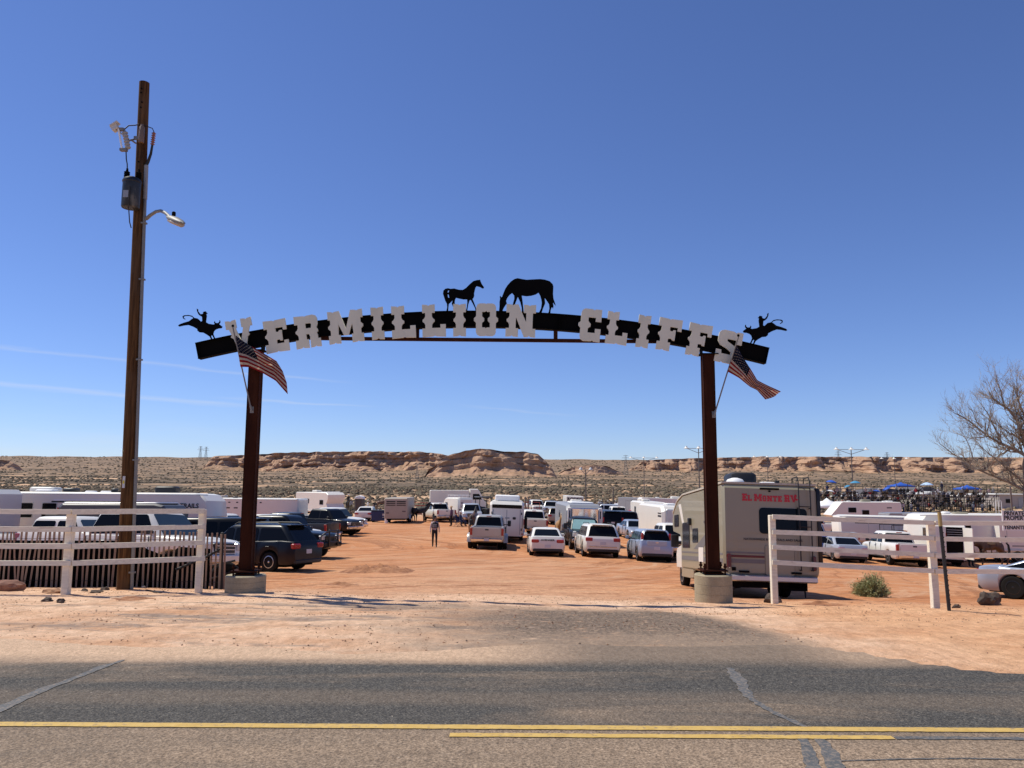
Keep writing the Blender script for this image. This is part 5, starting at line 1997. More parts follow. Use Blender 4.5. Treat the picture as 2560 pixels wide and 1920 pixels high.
# --- middle of the lot
o = vehicle('pickup_truck', 'pickup', M_pewter, 'silver dually pickup seen from behind with wide rear fenders', 'pickup', CARS, dually=True, mirror_big=True)
tg_ = None
park(o, 1218, 1372, 89, 'rear')
o = vehicle('sedan_car', 'sedan', M_white, 'white sedan with AVENGER across its tail panel', 'car', CARS, rim='five')
put_text('AVENGER', .125, M_textblack, o, (-4.9 / 2 - .012, 0, .84), (0, -1, 0), (0, 0, 1), .003, 1.3)
park(o, 1366, 1389, 91, 'rear')
o = vehicle('suv_car', 'suv', M_white, 'white suv seen from behind between sedan and small silver hatchback', 'car', CARS, rails=True, rim='six')
MB().rbox((-2.47, 0, .93), (.05, .62, .05), .01, .008).build('chrome_bar', M_chrome, o)
MB().rbox((-2.49, 0, .58), (.05, 1.5, .06), .01, .008).build('bumper_trim', M_chrome, o)
park(o, 1500, 1393, 92, 'rear')
o = vehicle('hatchback_car', 'boxhatch', M_bluegrey, 'small silver boxy hatchback with tall red tail lights', 'car', CARS)
MB().rbox((-2.062, 0, .92), (.04, 1.02, .26), .04, .02).build('tailgate_panel', M_bluegrey, o)
MB().rbox((-2.086, 0, .96), (.012, .14, .05), .006, .004).build('badge', M_chrome, o)
MB().tube([(-1.5, 0, 1.6), (-1.75, 0, 1.83)], .007, 5).build('aerial', M_trim, o)
park(o, 1634, 1403, 91, 'rear')
o = vehicle('pickup_truck', 'pickup', M_charcoal, 'dark grey dually pickup facing the camera with teal sunshade', 'pickup', CARS, dually=True, mirror_big=True, wind=M_sunshade)
park(o, 1462, 1374, -88, 'front')
o = vehicle('pickup_truck', 'pickup', M_white, 'white pickup seen from behind right of the white horse trailer', 'pickup', CARS)
park(o, 1338, None, 91, 'rear', y=61)
o = vehicle('sedan_car', 'sedan', M_white, 'white sedan parked alone by the portable toilet', 'car', CARS, detail=1)
park(o, 911, 1303, 91, 'rear')
o = vehicle('pickup_truck', 'extpickup', M_white, 'white pickup beside the two dark horses', 'pickup', CARS, detail=1)
park(o, 1108, 1305, 112, 'rear')
o = vehicle('pickup_truck', 'pickup', M_silver, 'grey pickup facing the camera by the white rounded horse trailer', 'pickup', CARS, detail=1)
park(o, 1182, None, -84, 'front', y=76)
o = vehicle('suv_car', 'crossover', M_tan, 'tan suv behind the palomino horse', 'car', CARS, detail=1)
park(o, 1392, None, 91, 'rear', y=80)
o = vehicle('suv_car', 'boxsuv', M_gunmetal, 'dark grey boxy suv with red tail lights behind the white suv', 'car', CARS, detail=1)
park(o, 1566, 1331, 90, 'rear')
o = vehicle('suv_car', 'boxsuv', M_black, 'black suv half hidden behind the dark grey boxy suv', 'car', CARS, detail=1)
park(o, 1531, None, 91, 'rear', y=70)
o = vehicle('suv_car', 'suv', M_brown, 'brown suv beside the grey gooseneck trailer', 'car', CARS, detail=1)
park(o, 1518, None, 91, 'rear', y=77)
o = vehicle('pickup_truck', 'pickup', M_white, 'white pickup above the dark grey boxy suv', 'pickup', CARS, detail=1)
park(o, 1554, None, 92, 'rear', y=86)
o = vehicle('suv_car', 'suv', M_red, 'red suv near the grey cargo trailer', 'car', CARS, detail=1)
park(o, 1590, None, 80, 'rear', y=80)
o = vehicle('sedan_car', 'sedan', M_bluegrey, 'silver sedan facing the camera behind the small boxy hatchback', 'car', CARS, wind=M_glass)
park(o, 1598, 1349, -84, 'front')
o = vehicle('pickup_truck', 'pickup', M_white, 'white pickup facing the camera half hidden by the motorhome', 'pickup', CARS, mirror_big=True)
park(o, 1704, 1400, -86, 'front')
o = vehicle('suv_car', 'boxsuv', M_silver, 'silver suv in the row behind the grey gooseneck trailer', 'car', CARS, detail=1)
park(o, 1520, None, 172, 'mid', y=104)
o = vehicle('suv_car', 'suv', M_white, 'white suv at the back row beside the grey cargo trailer', 'car', CARS, detail=1)
park(o, 1560, None, 100, 'rear', y=112)
o = vehicle('pickup_truck', 'pickup', M_white, 'far white pickup facing the camera beside the rodeo trailer', 'pickup', CARS, detail=1)
park(o, 1347, None, -80, 'front', y=112)
o = vehicle('pickup_truck', 'pickup', M_silver, 'far silver pickup between white pickup and rodeo trailer', 'pickup', CARS, detail=1)
park(o, 1377, None, -100, 'front', y=108)

# --- left of the drive
o = vehicle('pickup_truck', 'pickup', M_white, 'large white pickup behind the slatted lath fence', 'pickup', CARS, lift=.06, rim='five_dark', chrome=False, wind=M_glass2)
for sd in (1, -1):
    MB().rbox((5.95 / 2 - .03, sd * .62, .62), (.12, .34, .12), .03, .02).build('fog_lamp_bezel', M_trim, o)
MB().rbox((1.75, .35, 1.255), (.55, .30, .05), .05, .02).build('hood_scoop', M_trim, o)
MB().rbox((1.75, -.35, 1.255), (.55, .30, .05), .05, .02).build('hood_scoop', M_trim, o)
MB().rbox((-.25, -.98, .50), (2.5, .16, .07), .03, .02).build('running_board', M_trim, o)
park(o, 322, None, -13, 'mid', y=22.0)
o = vehicle('pickup_truck', 'pickup', M_white, 'white pickup between the big white pickup and the long white trailer', 'pickup', CARS, wind=M_glass2)
MB().rbox((-.9, .6, 1.98), (.5, .25, .10), .04, .03).build('roof_light', M_trim, o)
park(o, 150, None, -8, 'mid', y=27.5)
o = vehicle('suv_car', 'boxsuv', M_black, 'black boxy suv behind the last white fence post', 'car', CARS, detail=1)
park(o, 520, None, 176, 'mid', y=32.5)
o = vehicle('suv_car', 'crossover', M_navy, 'dark blue crossover behind the gate column with red tail lights', 'car', CARS, rim='seven', rails=True)
park(o, 640, None, 158, 'mid', y=29.6)
o = vehicle('pickup_truck', 'pickup', M_black, 'black pickup with a heavy grille guard', 'pickup', CARS, chrome=False)
gg = MB()
for sd in (-1, 1):
    gg.rbox((3.12, sd * .42, .92), (.07, .08, .75), .02, .015)
    gg.tube([(3.12, sd * .45, 1.2), (3.13, sd * .85, 1.15), (3.0, sd * .98, 1.0), (3.0, sd * .98, .75), (3.12, sd * .8, .62)], .035, 6)
for zz in (.75, .98, 1.24):
    gg.tube([(3.12, -.45, zz), (3.12, .45, zz)], .035, 6)
gg.build('grille_guard', M_trim, o, 50)
park(o, 682, None, -14, 'mid', y=36.5)
o = vehicle('pickup_truck', 'pickup', M_white, 'white pickup behind the black one with the grille guard', 'pickup', CARS, wind=M_glass2)
park(o, 664, None, -11, 'mid', y=42)
o = vehicle('pickup_truck', 'pickup', M_white, 'white pickup whose cab shows above the black boxy suv', 'pickup', CARS, detail=1, wind=M_glass2)
park(o, 535, None, -8, 'mid', y=46)
o = vehicle('pickup_truck', 'pickup', M_gunmetal, 'dark grey pickup with its tailgate towards the drive', 'pickup', CARS, detail=1)
park(o, 728, None, 166, 'mid', y=50)
o = vehicle('pickup_truck', 'pickup', M_charcoal, 'charcoal pickup with chrome bumper facing the drive', 'pickup', CARS, detail=1)
park(o, 808, None, -24, 'mid', y=58)
o = vehicle('pickup_truck', 'pickup', M_white, 'white pickup with chrome bumper just behind the charcoal one', 'pickup', CARS, detail=1, wind=M_glass2)
park(o, 824, None, -24, 'mid', y=61)

# --- right behind the fence
o = vehicle('sedan_car', 'sedan', M_silver, 'silver sedan behind the white fence and the sagebrush', 'car', CARS, rim='steel')
park(o, 2121, 1405, 84, 'rear')
o = vehicle('pickup_truck', 'extpickup', M_white, 'white pickup coupled to the white horse trailer behind the fence', 'pickup', CARS)
park(o, 2272, None, 84, 'rear', y=45)
o = vehicle('sedan_car', 'sedan', M_blue, 'dark blue sedan between motorhome and silver sedan', 'car', CARS, detail=1)
park(o, 2040, None, 150, 'mid', y=50)
o = vehicle('pickup_truck', 'pickup', M_silver, 'silver pickup behind the dark blue sedan', 'pickup', CARS, detail=1)
park(o, 2035, None, 172, 'mid', y=57)
o = vehicle('pickup_truck', 'pickup', M_white, 'white pickup below the white canopy tent', 'pickup', CARS, detail=1)
park(o, 2040, None, 176, 'mid', y=74)
o = vehicle('sedan_car', 'fastback', M_bluegrey, 'silver-blue car with black wheels at the right edge', 'car', CARS, rim='five_dark')
pw = hit(2536, 1498)
fh_ = Vector((math.cos(R(-50)), math.sin(R(-50)), 0))
pc = pw + fh_ * 1.45 + Vector((-fh_.y, fh_.x, 0)) * .85
seat_on_ground(o, pc.x, pc.y, R(-50), 3, 1.5)
o = vehicle('sedan_car', 'sedan', M_white, 'far white car left of the bare tree trunk', 'car', CARS, detail=1)
park(o, 2495, None, 170, 'mid', y=92)
o = vehicle('suv_car', 'suv', M_silver, 'far silver suv at the foot of the bare tree', 'car', CARS, detail=1)
park(o, 2538, None, 175, 'mid', y=88)

# ------------------------------------------------------------------ trailers and motorhomes
TRS = 'trailers parked in the dirt lot'


def trailer(name, prof, W, mat, label, cat='trailer', axles=(), wr=.36, group=TRS, c=.06, winds=(), doors=(), stripes=(), roof=(), rearwin=(), vents=(), hitch=None, trim=None, side_slats=None, wmat=None):
    """Box-bodied trailer: side profile (x forward, z up), axles at x; panels given as (x0, x1, z0, z1, sides)."""
    o = empty(name, (0, 0, 0), 0, label, cat, group)
    body = MB().profile(prof, W, c).build('body', mat, o, 30)
    xs = [p[0] for p in prof]
    zs = [p[1] for p in prof]
    x0, x1, z0 = min(xs), max(xs), min(zs)

    def panel(pn, a, b, za, zb, sides, m, proud=.012, par=None, r=.05):
        for sd in sides:
            mb = MB()
            pts = ring_rr((b - a) / 2, (zb - za) / 2, r, 2)
            mb.prism([((a + b) / 2 + p, sd * (W / 2 + proud), (za + zb) / 2 + q) for p, q in pts], (0, -sd * .05, 0))
            mb.build(pn, m, par or body)
    for (a, b, za, zb, s) in winds:
        panel('window_frame', a - .04, b + .04, za - .04, zb + .04, s, M_alu if mat is not M_cream else M_trim, .010)
        panel('window', a, b, za, zb, s, wmat or M_glass, .016)
    for (a, b, za, zb, s) in doors:
        panel('door_gap', a - .02, b + .02, za - .02, zb + .02, s, M_trim, .006, r=.03)
        panel('door', a, b, za, zb, s, mat, .012, r=.03)
        for sd in s:
            MB().box(((a + .08), sd * (W / 2 + .02), (za + zb) / 2), (.05, .04, .12)).build('door_handle', M_trim, body)
    for (a, b, za, zb, s, m) in stripes:
        panel('stripe', a, b, za, zb, s, m, .008, r=.005)
    for (a, b, za, zb, s) in vents:
        panel('vent', a, b, za, zb, s, M_trgrey, .012, r=.01)
    for (x, y, sx, sy, sz, m, nm) in roof:
        zt = max(zs)
        MB().rbox((x, y, zt + sz / 2 - .01), (sx, sy, sz), min(.12, sx * .3), min(.06, sz * .4)).build(nm, m, body, 45)
    for (y0_, y1_, za, zb, m, nm) in rearwin:
        mb = MB()
        pts = ring_rr((y1_ - y0_) / 2, (zb - za) / 2, .05, 2)
        mb.prism([(x0 - .012, (y0_ + y1_) / 2 + p, (za + zb) / 2 + q) for p, q in pts], (.05, 0, 0))
        mb.build(nm, m, body)
    for ax in axles:
        for sd in (1, -1):
            add_wheel(o, ax, sd * (W / 2 - .10), wr, .24, 'steel', sd)
    if axles:
        for sd in (1, -1):
            a, b = min(axles) - wr * 1.25, max(axles) + wr * 1.25
            mb = MB()
            prof2 = [(a, wr * 1.0), (a + .12, wr * 2.15), (b - .12, wr * 2.15), (b, wr * 1.0), (b - .05, wr * 1.0), (b - .15, wr * 2.05), (a + .15, wr * 2.05), (a + .05, wr * 1.0)]
            mb.prism([(x, sd * (W / 2 - .02), z) for x, z in prof2], (0, sd * .16, 0))
            mb.build('fender', M_alu, o, 30)
        MB().box(((min(axles) + max(axles)) / 2, 0, z0 - .06), (abs(x1 - x0) * .8, W * .8, .16)).box(((min(axles) + max(axles)) / 2, 0, wr), (1.6, W * .5, .2)).build('chassis', M_under, o)
    # roof edge trim
    if trim is not None:
        zt = max(zs)
        for sd in (1, -1):
            MB().box(((x0 + x1) / 2, sd * (W / 2 - .01), zt - .09), (abs(x1 - x0) * .985, .05, .05)).build('roof_trim', trim, body)
    if hitch:
        MB().box(((hitch[0] + hitch[1]) / 2, 0, hitch[2]), (abs(hitch[1] - hitch[0]), .12, .12)).box((hitch[0], 0, hitch[2] / 2), (.07, .07, hitch[2])).build('hitch', M_steeldark, o)
    o['_L'] = abs(x1 - x0)
    o['_W'] = W
    return o


def bxp(L, z0, H, r=.18):
    h = L / 2
    return [(-h, z0), (h, z0), (h, H - r), (h - r, H), (-h + r, H), (-h, H - r)]


def gooseneck(L, z0, H, nose=2.2, zn=1.55):
    h = L / 2
    return [(-h, z0), (h - nose, z0), (h - nose, zn), (h - .35, zn), (h, zn + .35), (h - .10, H - .35), (h - .40, H - .06), (h - .7, H), (-h + .08, H), (-h, H - .10)]


AC = lambda x, m=M_trwhite: (x, 0, .95, .75, .24, m, 'roof_air_conditioner')
VENT = lambda x, y=0.3: (x, y, .4, .4, .10, M_canvas, 'roof_vent')
B2 = (1, -1)

# --- centre
t_ = trailer('horse_trailer', bxp(6.4, .45, 2.72, .22), 2.30, M_trwhite, 'white horse trailer with a dark strip window seen from behind', axles=(-.4, .5), c=.14,
             rearwin=((-1.0, 1.0, 2.28, 2.52, M_glass, 'rear_window'), (-.02, .02, .55, 2.2, M_trgrey, 'door_seam'), (.88, .92, .55, 2.2, M_trgrey, 'door_seam'), (-.92, -.88, .55, 2.2, M_trgrey, 'door_seam'),
                      (-.62, -.40, 1.55, 1.72, M_textblack, 'horse_head_decal'), (.75, 1.0, 1.82, 1.86, M_trgrey, 'decal'), (.72, 1.02, 1.74, 1.79, M_trgrey, 'decal'), (-.2, .12, 1.6, 1.68, M_trgrey, 'decal')),
             roof=((-.9, 0, 1.5, 1.7, .42, M_canvas, 'hay_pod'),), vents=((-2.6, -1.6, 1.9, 2.3, B2),), doors=((1.2, 2.0, .6, 2.3, (1,)),))
for sd in (1, -1):
    for zz in (.9, 1.95):
        MB().box((-3.22, sd * 1.0, zz), (.05, .07, .16)).build('hinge', M_trim, t_)
    MB().box((-3.215, sd * 1.08, .62), (.03, .10, .08)).build('tail_light', M_tail, t_)
MB().rbox((-3.25, -1.28, 1.35), (.26, .2, .75), .06, .04).build('spare_tyre', M_rubber, t_)
park(t_, 1268, None, 90, 'rear', y=53.5)
t_ = trailer('horse_trailer', gooseneck(8.5, .5, 2.75, 2.4, 1.2), 2.42, M_trgrey, 'grey gooseneck horse trailer behind the dark dually pickup', axles=(-1.6, -.7), c=.22,
             winds=((-1.0, -.2, 1.7, 2.2, B2),), roof=((-1, 0, 1.0, .8, .22, M_trwhite, 'roof_air_conditioner'), (1.5, 0, 2.2, 1.6, .12, M_canvas, 'roof_pod')))
MB().rbox((4.20, 0, 2.0), (.18, 1.75, 1.0), .06, .05).build('nose_panel', M_chrome, t_, 40)
for sd in (1, -1):
    MB().rbox((4.16, sd * 1.02, 2.0), (.22, .24, 1.05), .05, .04).build('nose_corner', M_trwhite, t_, 40)
    MB().rbox((4.28, sd * 1.02, 2.08), (.03, .07, .5), .02, .01).build('corner_window', M_glass, t_)
park(t_, 1457, None, -88, 'front', y=53)
t_ = trailer('stock_trailer', bxp(6.2, .45, 2.45, .12), 2.25, plain('stock_trailer_tan', (.40, .345, .28), .5, .2, .12, 2, dirt=.3), 'tan stock trailer with slatted rear door beside the blue dumpster', axles=(-1.0, -.1),
             rearwin=((-.95, -.05, 2.02, 2.12, M_under, 'slot'), (.05, .95, 2.02, 2.12, M_under, 'slot'), (-.95, -.05, 1.84, 1.92, M_under, 'slot'), (.05, .95, 1.84, 1.92, M_under, 'slot'), (-.95, -.05, 1.68, 1.74, M_under, 'slot'), (.05, .95, 1.68, 1.74, M_under, 'slot'),
                      (.65, .95, .92, 1.06, M_brown, 'latch'), (-.95, -.6, 1.08, 1.2, M_brown, 'latch')), vents=((-2, 2, 1.7, 2.1, B2),))
park(t_, 996, None, 91, 'rear', y=77)
t_ = trailer('horse_trailer', [(-2, .4), (2.0, .4), (2.25, 1.0), (2.1, 2.0), (1.7, 2.35), (1.2, 2.42), (-1.9, 2.42), (-2.05, 2.2)], 1.75, M_trwhite, 'small white rounded horse trailer with a roof rack', axles=(-.4, .4), c=.2,
             winds=((.9, 1.5, 1.55, 1.85, B2),), rearwin=((.35, .6, 1.75, 1.95, M_trgrey, 'decal'), (.35, .6, 1.35, 1.55, M_trgrey, 'decal')))
rk = MB()
for sd in (1, -1):
    rk.tube([(-1.6, sd * .7, 2.66), (1.2, sd * .7, 2.66)], .025, 6)
    for x in (-1.6, -.6, .4, 1.2):
        rk.tube([(x, sd * .7, 2.4), (x, sd * .7, 2.66)], .02, 6)
for x in (-1.6, -.6, .4, 1.2):
    rk.tube([(x, -.7, 2.66), (x, .7, 2.66)], .02, 6)
rk.build('roof_rack', M_canvas, t_)
park(t_, 1160, None, 118, 'rear', y=84)
# box truck at the back
o = empty('box_truck', (0, 0, 0), 0, 'white box truck far back behind the rounded horse trailer', 'truck', CARS)
MB().profile([(-4, .9), (1.6, .9), (1.6, 3.0), (1.5, 3.1), (-3.9, 3.1), (-4, 3.0)], 2.4, .05).build('box_body', M_trwhite, o, 30)
cb_ = MB().profile([(1.7, .5), (4.0, .5), (4.0, 1.5), (3.7, 1.65), (3.1, 2.9), (2.8, 3.3), (1.7, 3.3)], 2.2, .1).build('cab', M_trwhite, o, 30)
for sd in B2:
    MB().prism([(2.1, sd * 1.112, 1.8), (3.4, sd * 1.112, 1.8), (3.0, sd * 1.112, 2.6), (2.1, sd * 1.112, 2.6)], (0, -sd * .04, 0)).build('side_window', M_glass, cb_)
    for x in (3.1, -2.4):
        add_wheel(o, x, sd * 1.0, .45, .28, 'steel', sd)
MB().box((-.3, 0, .75), (7, 1.2, .35)).build('chassis', M_under, o)
o['_L'], o['_W'] = 8, 2.4
park(o, 1146, None, 8, 'mid', y=112)
# trailers at the back on the right of the drive
t_ = trailer('cargo_trailer', bxp(4.6, .5, 2.75, .10), 2.4, M_trwhite, 'white cargo trailer with RODEO painted on its end', axles=(0,), doors=((-.5, .5, .7, 2.3, B2),))
put_text('RODEO', .58, M_textblack, t_, (-2.33, 0, 2.28), (0, -1, 0), (0, 0, 1), .02, 1.05)
park(t_, 1437, None, 92, 'rear', y=108)
t_ = trailer('cargo_trailer', bxp(7, .5, 2.9, .10), 2.45, M_trgrey, 'grey enclosed cargo trailer behind the red suv', axles=(-.6, .4), doors=((1.3, 2.2, .7, 2.5, B2),), rearwin=((-.9, .9, .7, 2.5, M_trdark, 'ramp_door'),))
MB().lathe([(.001, -.02), (.12, -.02), (.12, .03), (.001, .03)], (1.2, 1.235, 2.55), 10, 'Y').build('decal', M_textblack, t_)
park(t_, 1618, None, 130, 'mid', y=94)
t_ = trailer('travel_trailer', bxp(8, .6, 3.05, .2), 2.5, M_trwhite, 'white travel trailer behind the row of horse trailers', axles=(-.4, .5), winds=((2.2, 3.2, 2.1, 2.6, B2), (-2, -1, 1.9, 2.5, B2)), roof=(AC(0), VENT(2)))
park(t_, 1690, None, 178, 'mid', y=86)
t_ = trailer('horse_trailer', gooseneck(7.5, .5, 2.75, 2.2, 1.5), 2.35, M_trwhite, 'white gooseneck trailer behind the man on horseback', axles=(-1.4, -.5), c=.2, winds=((-1, 0, 1.7, 2.2, B2),), roof=(AC(-1.5),))
MB().rbox((3.72, 0, 2.15), (.14, 1.5, .75), .06, .05).build('nose_panel', M_alu, t_, 40)
for sd in (1, -1):
    MB().rbox((3.72, sd * .98, 2.15), (.14, .10, .5), .03, .02).build('corner_window', M_glass, t_)
park(t_, 1634, None, -90, 'front', y=74)
t_ = trailer('horse_trailer', gooseneck(8, .5, 2.85, 2.3, 1.3), 2.4, M_trwhite, 'white gooseneck trailer with black side stripes beside the motorhome', axles=(-1.6, -.7), c=.2, stripes=((2.7, 3.7, 2.28, 2.36, B2, M_textblack), (2.7, 3.7, 2.08, 2.2, B2, M_textblack)), roof=((1, 0, .9, .7, .14, M_canvas, 'roof_vent'),))
MB().rbox((3.97, 0, 2.05), (.16, 1.9, 1.15), .08, .06).build('nose_panel', M_alu, t_, 40)
MB().box((4.05, 0, 2.2), (.04, .05, .05)).build('latch', M_trim, t_)
park(t_, 1690, None, -88, 'front', y=53)

# --- left
t_ = trailer('motorhome', bxp(9.5, .6, 3.0, .2), 2.5, M_trwhite, 'white motorhome at the left edge with a rounded roof air conditioner', 'motorhome', axles=(3.3,), wr=.46,
             winds=((-3, -2, 1.8, 2.5, B2),), doors=((4.0, 4.62, .8, 2.7, B2),), vents=((3.2, 3.5, 2.15, 2.3, B2), (2.2, 2.6, 1.95, 2.2, B2)), roof=((.6, 0, 1.3, .8, .30, M_trwhite, 'roof_air_conditioner'), (-2, 0, 1.2, .8, .25, M_trwhite, 'roof_air_conditioner'), (2.6, .3, 1.6, .6, .16, M_trdark, 'solar_panel')))
park(t_, -282, None, 2, 'mid', y=33.5)
t_ = trailer('horse_trailer', gooseneck(9.2, .5, 2.92, 2.1, 1.5), 2.45, M_trwhite, 'long white living-quarters trailer lettered on its right end', axles=(-1.8, -.9), c=.12,
             winds=((-4.2, -3.55, 1.75, 2.4, (-1,)), (-3.1, -2.45, 1.75, 2.4, (-1,))), trim=M_alu, stripes=((-2.6, 1.6, 2.52, 2.58, (-1,), M_canvas), (-2.7, 1.6, 2.44, 2.51, (-1,), M_trim)),
             roof=((-3.9, .2, 1.2, .8, .26, M_trwhite, 'roof_air_conditioner'), (-3.4, -.5, .8, .7, .14, M_canvas, 'roof_vent'), (-2.6, .1, .6, .6, .22, M_trim, 'satellite_dish'), (-1.7, .2, .5, .4, .10, M_canvas, 'roof_vent'), (-.9, .2, .6, .4, .10, M_canvas, 'roof_vent'), (-.35, -.2, .28, .28, .22, M_trim, 'antenna'), (2.0, .2, 1.0, .7, .34, M_trim, 'roof_air_conditioner')), vents=((-4.5, -4.3, 1.9, 2.1, (-1,)),))
put_text('TRAILS', .30, M_textblack, t_, (3.72, -1.24, 2.32), (1, 0, 0), (0, 0, 1), .006, .95)
park(t_, 300, None, -1, 'mid', y=37)
t_ = trailer('stock_trailer', [(-1.9, .5), (2.1, .5), (2.4, .9), (2.4, 2.1), (2.2, 2.35), (1.9, 2.42), (-1.8, 2.42), (-1.92, 2.3)], 2.1, M_trdark, 'dark grey horse trailer with a pale roof line in front of the long white one', axles=(-.5, .4), c=.1,
             stripes=((-1.8, 2.0, 2.06, 2.10, (-1,), M_alu), (1.75, 2.25, 1.92, 2.0, (-1,), M_trgrey)), winds=((-1.7, -1.2, 1.62, 1.80, (-1,)), (-.9, .0, 1.62, 1.80, (-1,)), (.3, 1.0, 1.62, 1.80, (-1,))))
MB().rbox((.1, 0, 2.44), (3.9, 1.9, .07), .2, .03).build('roof_skin', M_alu, t_, 40)
MB().box((-1.91, -1.02, 2.2), (.05, .06, .12)).build('marker_light', M_tail, t_)
park(t_, 292, None, 0, 'mid', y=31.5)
t_ = trailer('horse_trailer', bxp(7.6, .5, 2.62, .12), 2.3, M_trwhite, 'long white trailer with a row of small dark vents behind the gate column', axles=(-1.4, -.5), c=.1, trim=M_alu,
             stripes=tuple((-3.6 + k * .62, -3.44 + k * .62, 2.26, 2.34, (-1,), M_trim) for k in range(8)) + tuple((-1.9 + k * .62, -1.6 + k * .62, 1.84, 1.93, (-1,), M_trim) for k in range(4)), roof=((-1.7, 0, .4, .4, .12, M_trim, 'roof_vent'),))
park(t_, 640, None, -4, 'mid', y=61)
t_ = trailer('motorhome', [(-3.2, .6), (2.9, .6), (3.3, 1.1), (3.0, 1.6), (3.3, 2.1), (3.3, 2.6), (2.9, 2.85), (-3.1, 2.85), (-3.2, 2.7)], 2.3, M_trwhite, 'white motorhome near the desert edge left of the portable toilet', 'motorhome', axles=(-1.8, 2.2), winds=((1.7, 2.4, 1.5, 2.0, B2), (-1.4, -.4, 1.6, 2.1, B2)), roof=(AC(-.6),))
park(t_, 800, None, -42, 'mid', y=90)
t_ = trailer('travel_trailer', bxp(6, .6, 2.85, .12), 2.3, M_trwhite, 'white travel trailer behind the white motorhome at the desert edge', axles=(-.4, .4), winds=((-2, -1, 1.5, 2.1, B2),))
park(t_, 812, None, -60, 'mid', y=99)

# --- right
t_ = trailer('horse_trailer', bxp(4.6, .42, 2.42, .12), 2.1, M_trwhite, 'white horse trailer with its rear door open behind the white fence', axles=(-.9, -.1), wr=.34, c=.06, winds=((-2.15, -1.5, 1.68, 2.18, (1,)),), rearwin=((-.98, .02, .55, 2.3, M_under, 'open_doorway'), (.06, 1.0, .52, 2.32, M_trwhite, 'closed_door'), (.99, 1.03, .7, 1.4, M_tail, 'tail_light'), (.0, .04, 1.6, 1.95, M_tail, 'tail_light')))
MB().box((-2.75, -1.0, 1.4), (.95, .05, 1.78), rz=R(15)).build('open_door', M_trwhite, t_)
for k in range(4):
    MB().box((-2.322, -.48, 1.75 + k * .13), (.03, .9, .03)).build('window_bar', M_trgrey, t_)
park(t_, 2358, 1414, 76, 'rear')
t_ = trailer('horse_trailer', [(-3.2, .45), (2.6, .45), (3.0, .8), (3.05, 2.0), (2.9, 2.4), (2.5, 2.5), (-3.1, 2.5), (-3.2, 2.4)], 2.15, M_trwhite, 'long white horse trailer with a rounded nose behind the white pickup', axles=(-.9, -.1), c=.2,
             stripes=((-2.9, 1.9, 1.92, 1.98, (1,), M_trim),) + tuple((-2.4 + k * 1.1, -2.36 + k * 1.1, .6, 2.2, (1,), M_alu) for k in range(4)), trim=M_alu)
park(t_, 2196, None, 174, 'mid', y=60)
t_ = trailer('travel_trailer', [(-3.6, .6), (1.7, .6), (1.9, 1.6), (3.3, 1.6), (3.6, 1.8), (2.5, 3.1), (2.3, 3.2), (-3.5, 3.2), (-3.6, 3.0)], 2.45, M_trwhite, 'white fifth-wheel camper with a slanted nose beside the canopy tent', axles=(-1.2, -.3), winds=((1.0, 1.8, 2.1, 2.6, (1,)), (-.3, .4, 1.9, 2.35, (1,))), roof=(AC(-.4, M_cream), VENT(1.4), VENT(-2.2), (-2.8, 0, .7, .7, .12, M_canvas, 'roof_vent')), stripes=((-3.0, -1.2, 1.85, 1.92, (1,), M_vinyl_grey), (-2.6, -2.1, 2.55, 2.68, (1,), M_vinyl_grey)))
park(t_, 2160, None, 176, 'mid', y=82)
t_ = trailer('stock_trailer', bxp(5.2, .5, 2.4, .1), 2.1, M_trgrey, 'grey slatted stock trailer right of the fifth-wheel camper', axles=(-.5, .4), stripes=tuple((-2.4 + k * .6, -1.95 + k * .6, 1.75, 2.0, (1,), M_under) for k in range(7)) + tuple((-2.4 + k * .6, -1.95 + k * .6, 1.35, 1.6, (1,), M_under) for k in range(7)), roof=((0, 0, 5.1, 2.0, .05, M_alu, 'roof_skin'),))
park(t_, 2288, None, 178, 'mid', y=70)
t_ = trailer('horse_trailer', gooseneck(8.8, .5, 3.0, 2.0, 1.5), 2.45, M_trwhite, 'big white living-quarters trailer behind the saddled horse', axles=(-1.6, -.7), c=.14, winds=((1.2, 2.0, 2.0, 2.5, (1,)),), trim=M_alu, doors=((-1.0, -.3, .7, 2.5, (1,)),), roof=((2.2, .2, .5, .5, .14, M_canvas, 'roof_vent'), (1.2, 0, .9, .6, .12, M_cream, 'roof_vent')), stripes=((-4.0, -1.3, 1.0, 1.06, (1,), M_vinyl_grey),))
MB().box((-.2, 1.55, 1.7), (.05, .75, 1.7)).build('open_door', M_trwhite, t_)
park(t_, 2458, None, 178, 'mid', y=51)
t_ = trailer('flatbed_trailer', [(-2.6, .55), (2.6, .55), (2.6, .75), (-2.6, .75)], 2.1, M_steeldark, 'open pipe-railed trailer left of the big living-quarters trailer', axles=(-.4, .4), c=.02)
rk = MB()
for sd in (1, -1):
    for zz in (1.1, 1.5, 1.95):
        rk.tube([(-2.6, sd * 1.0, zz), (2.6, sd * 1.0, zz)], .025, 5)
    for k in range(6):
        rk.tube([(-2.6 + k * 1.04, sd * 1.0, .7), (-2.6 + k * 1.04, sd * 1.0, 1.95)], .025, 5)
rk.build('pipe_rail', M_steeldark, t_)
park(t_, 2312, None, 178, 'mid', y=57)

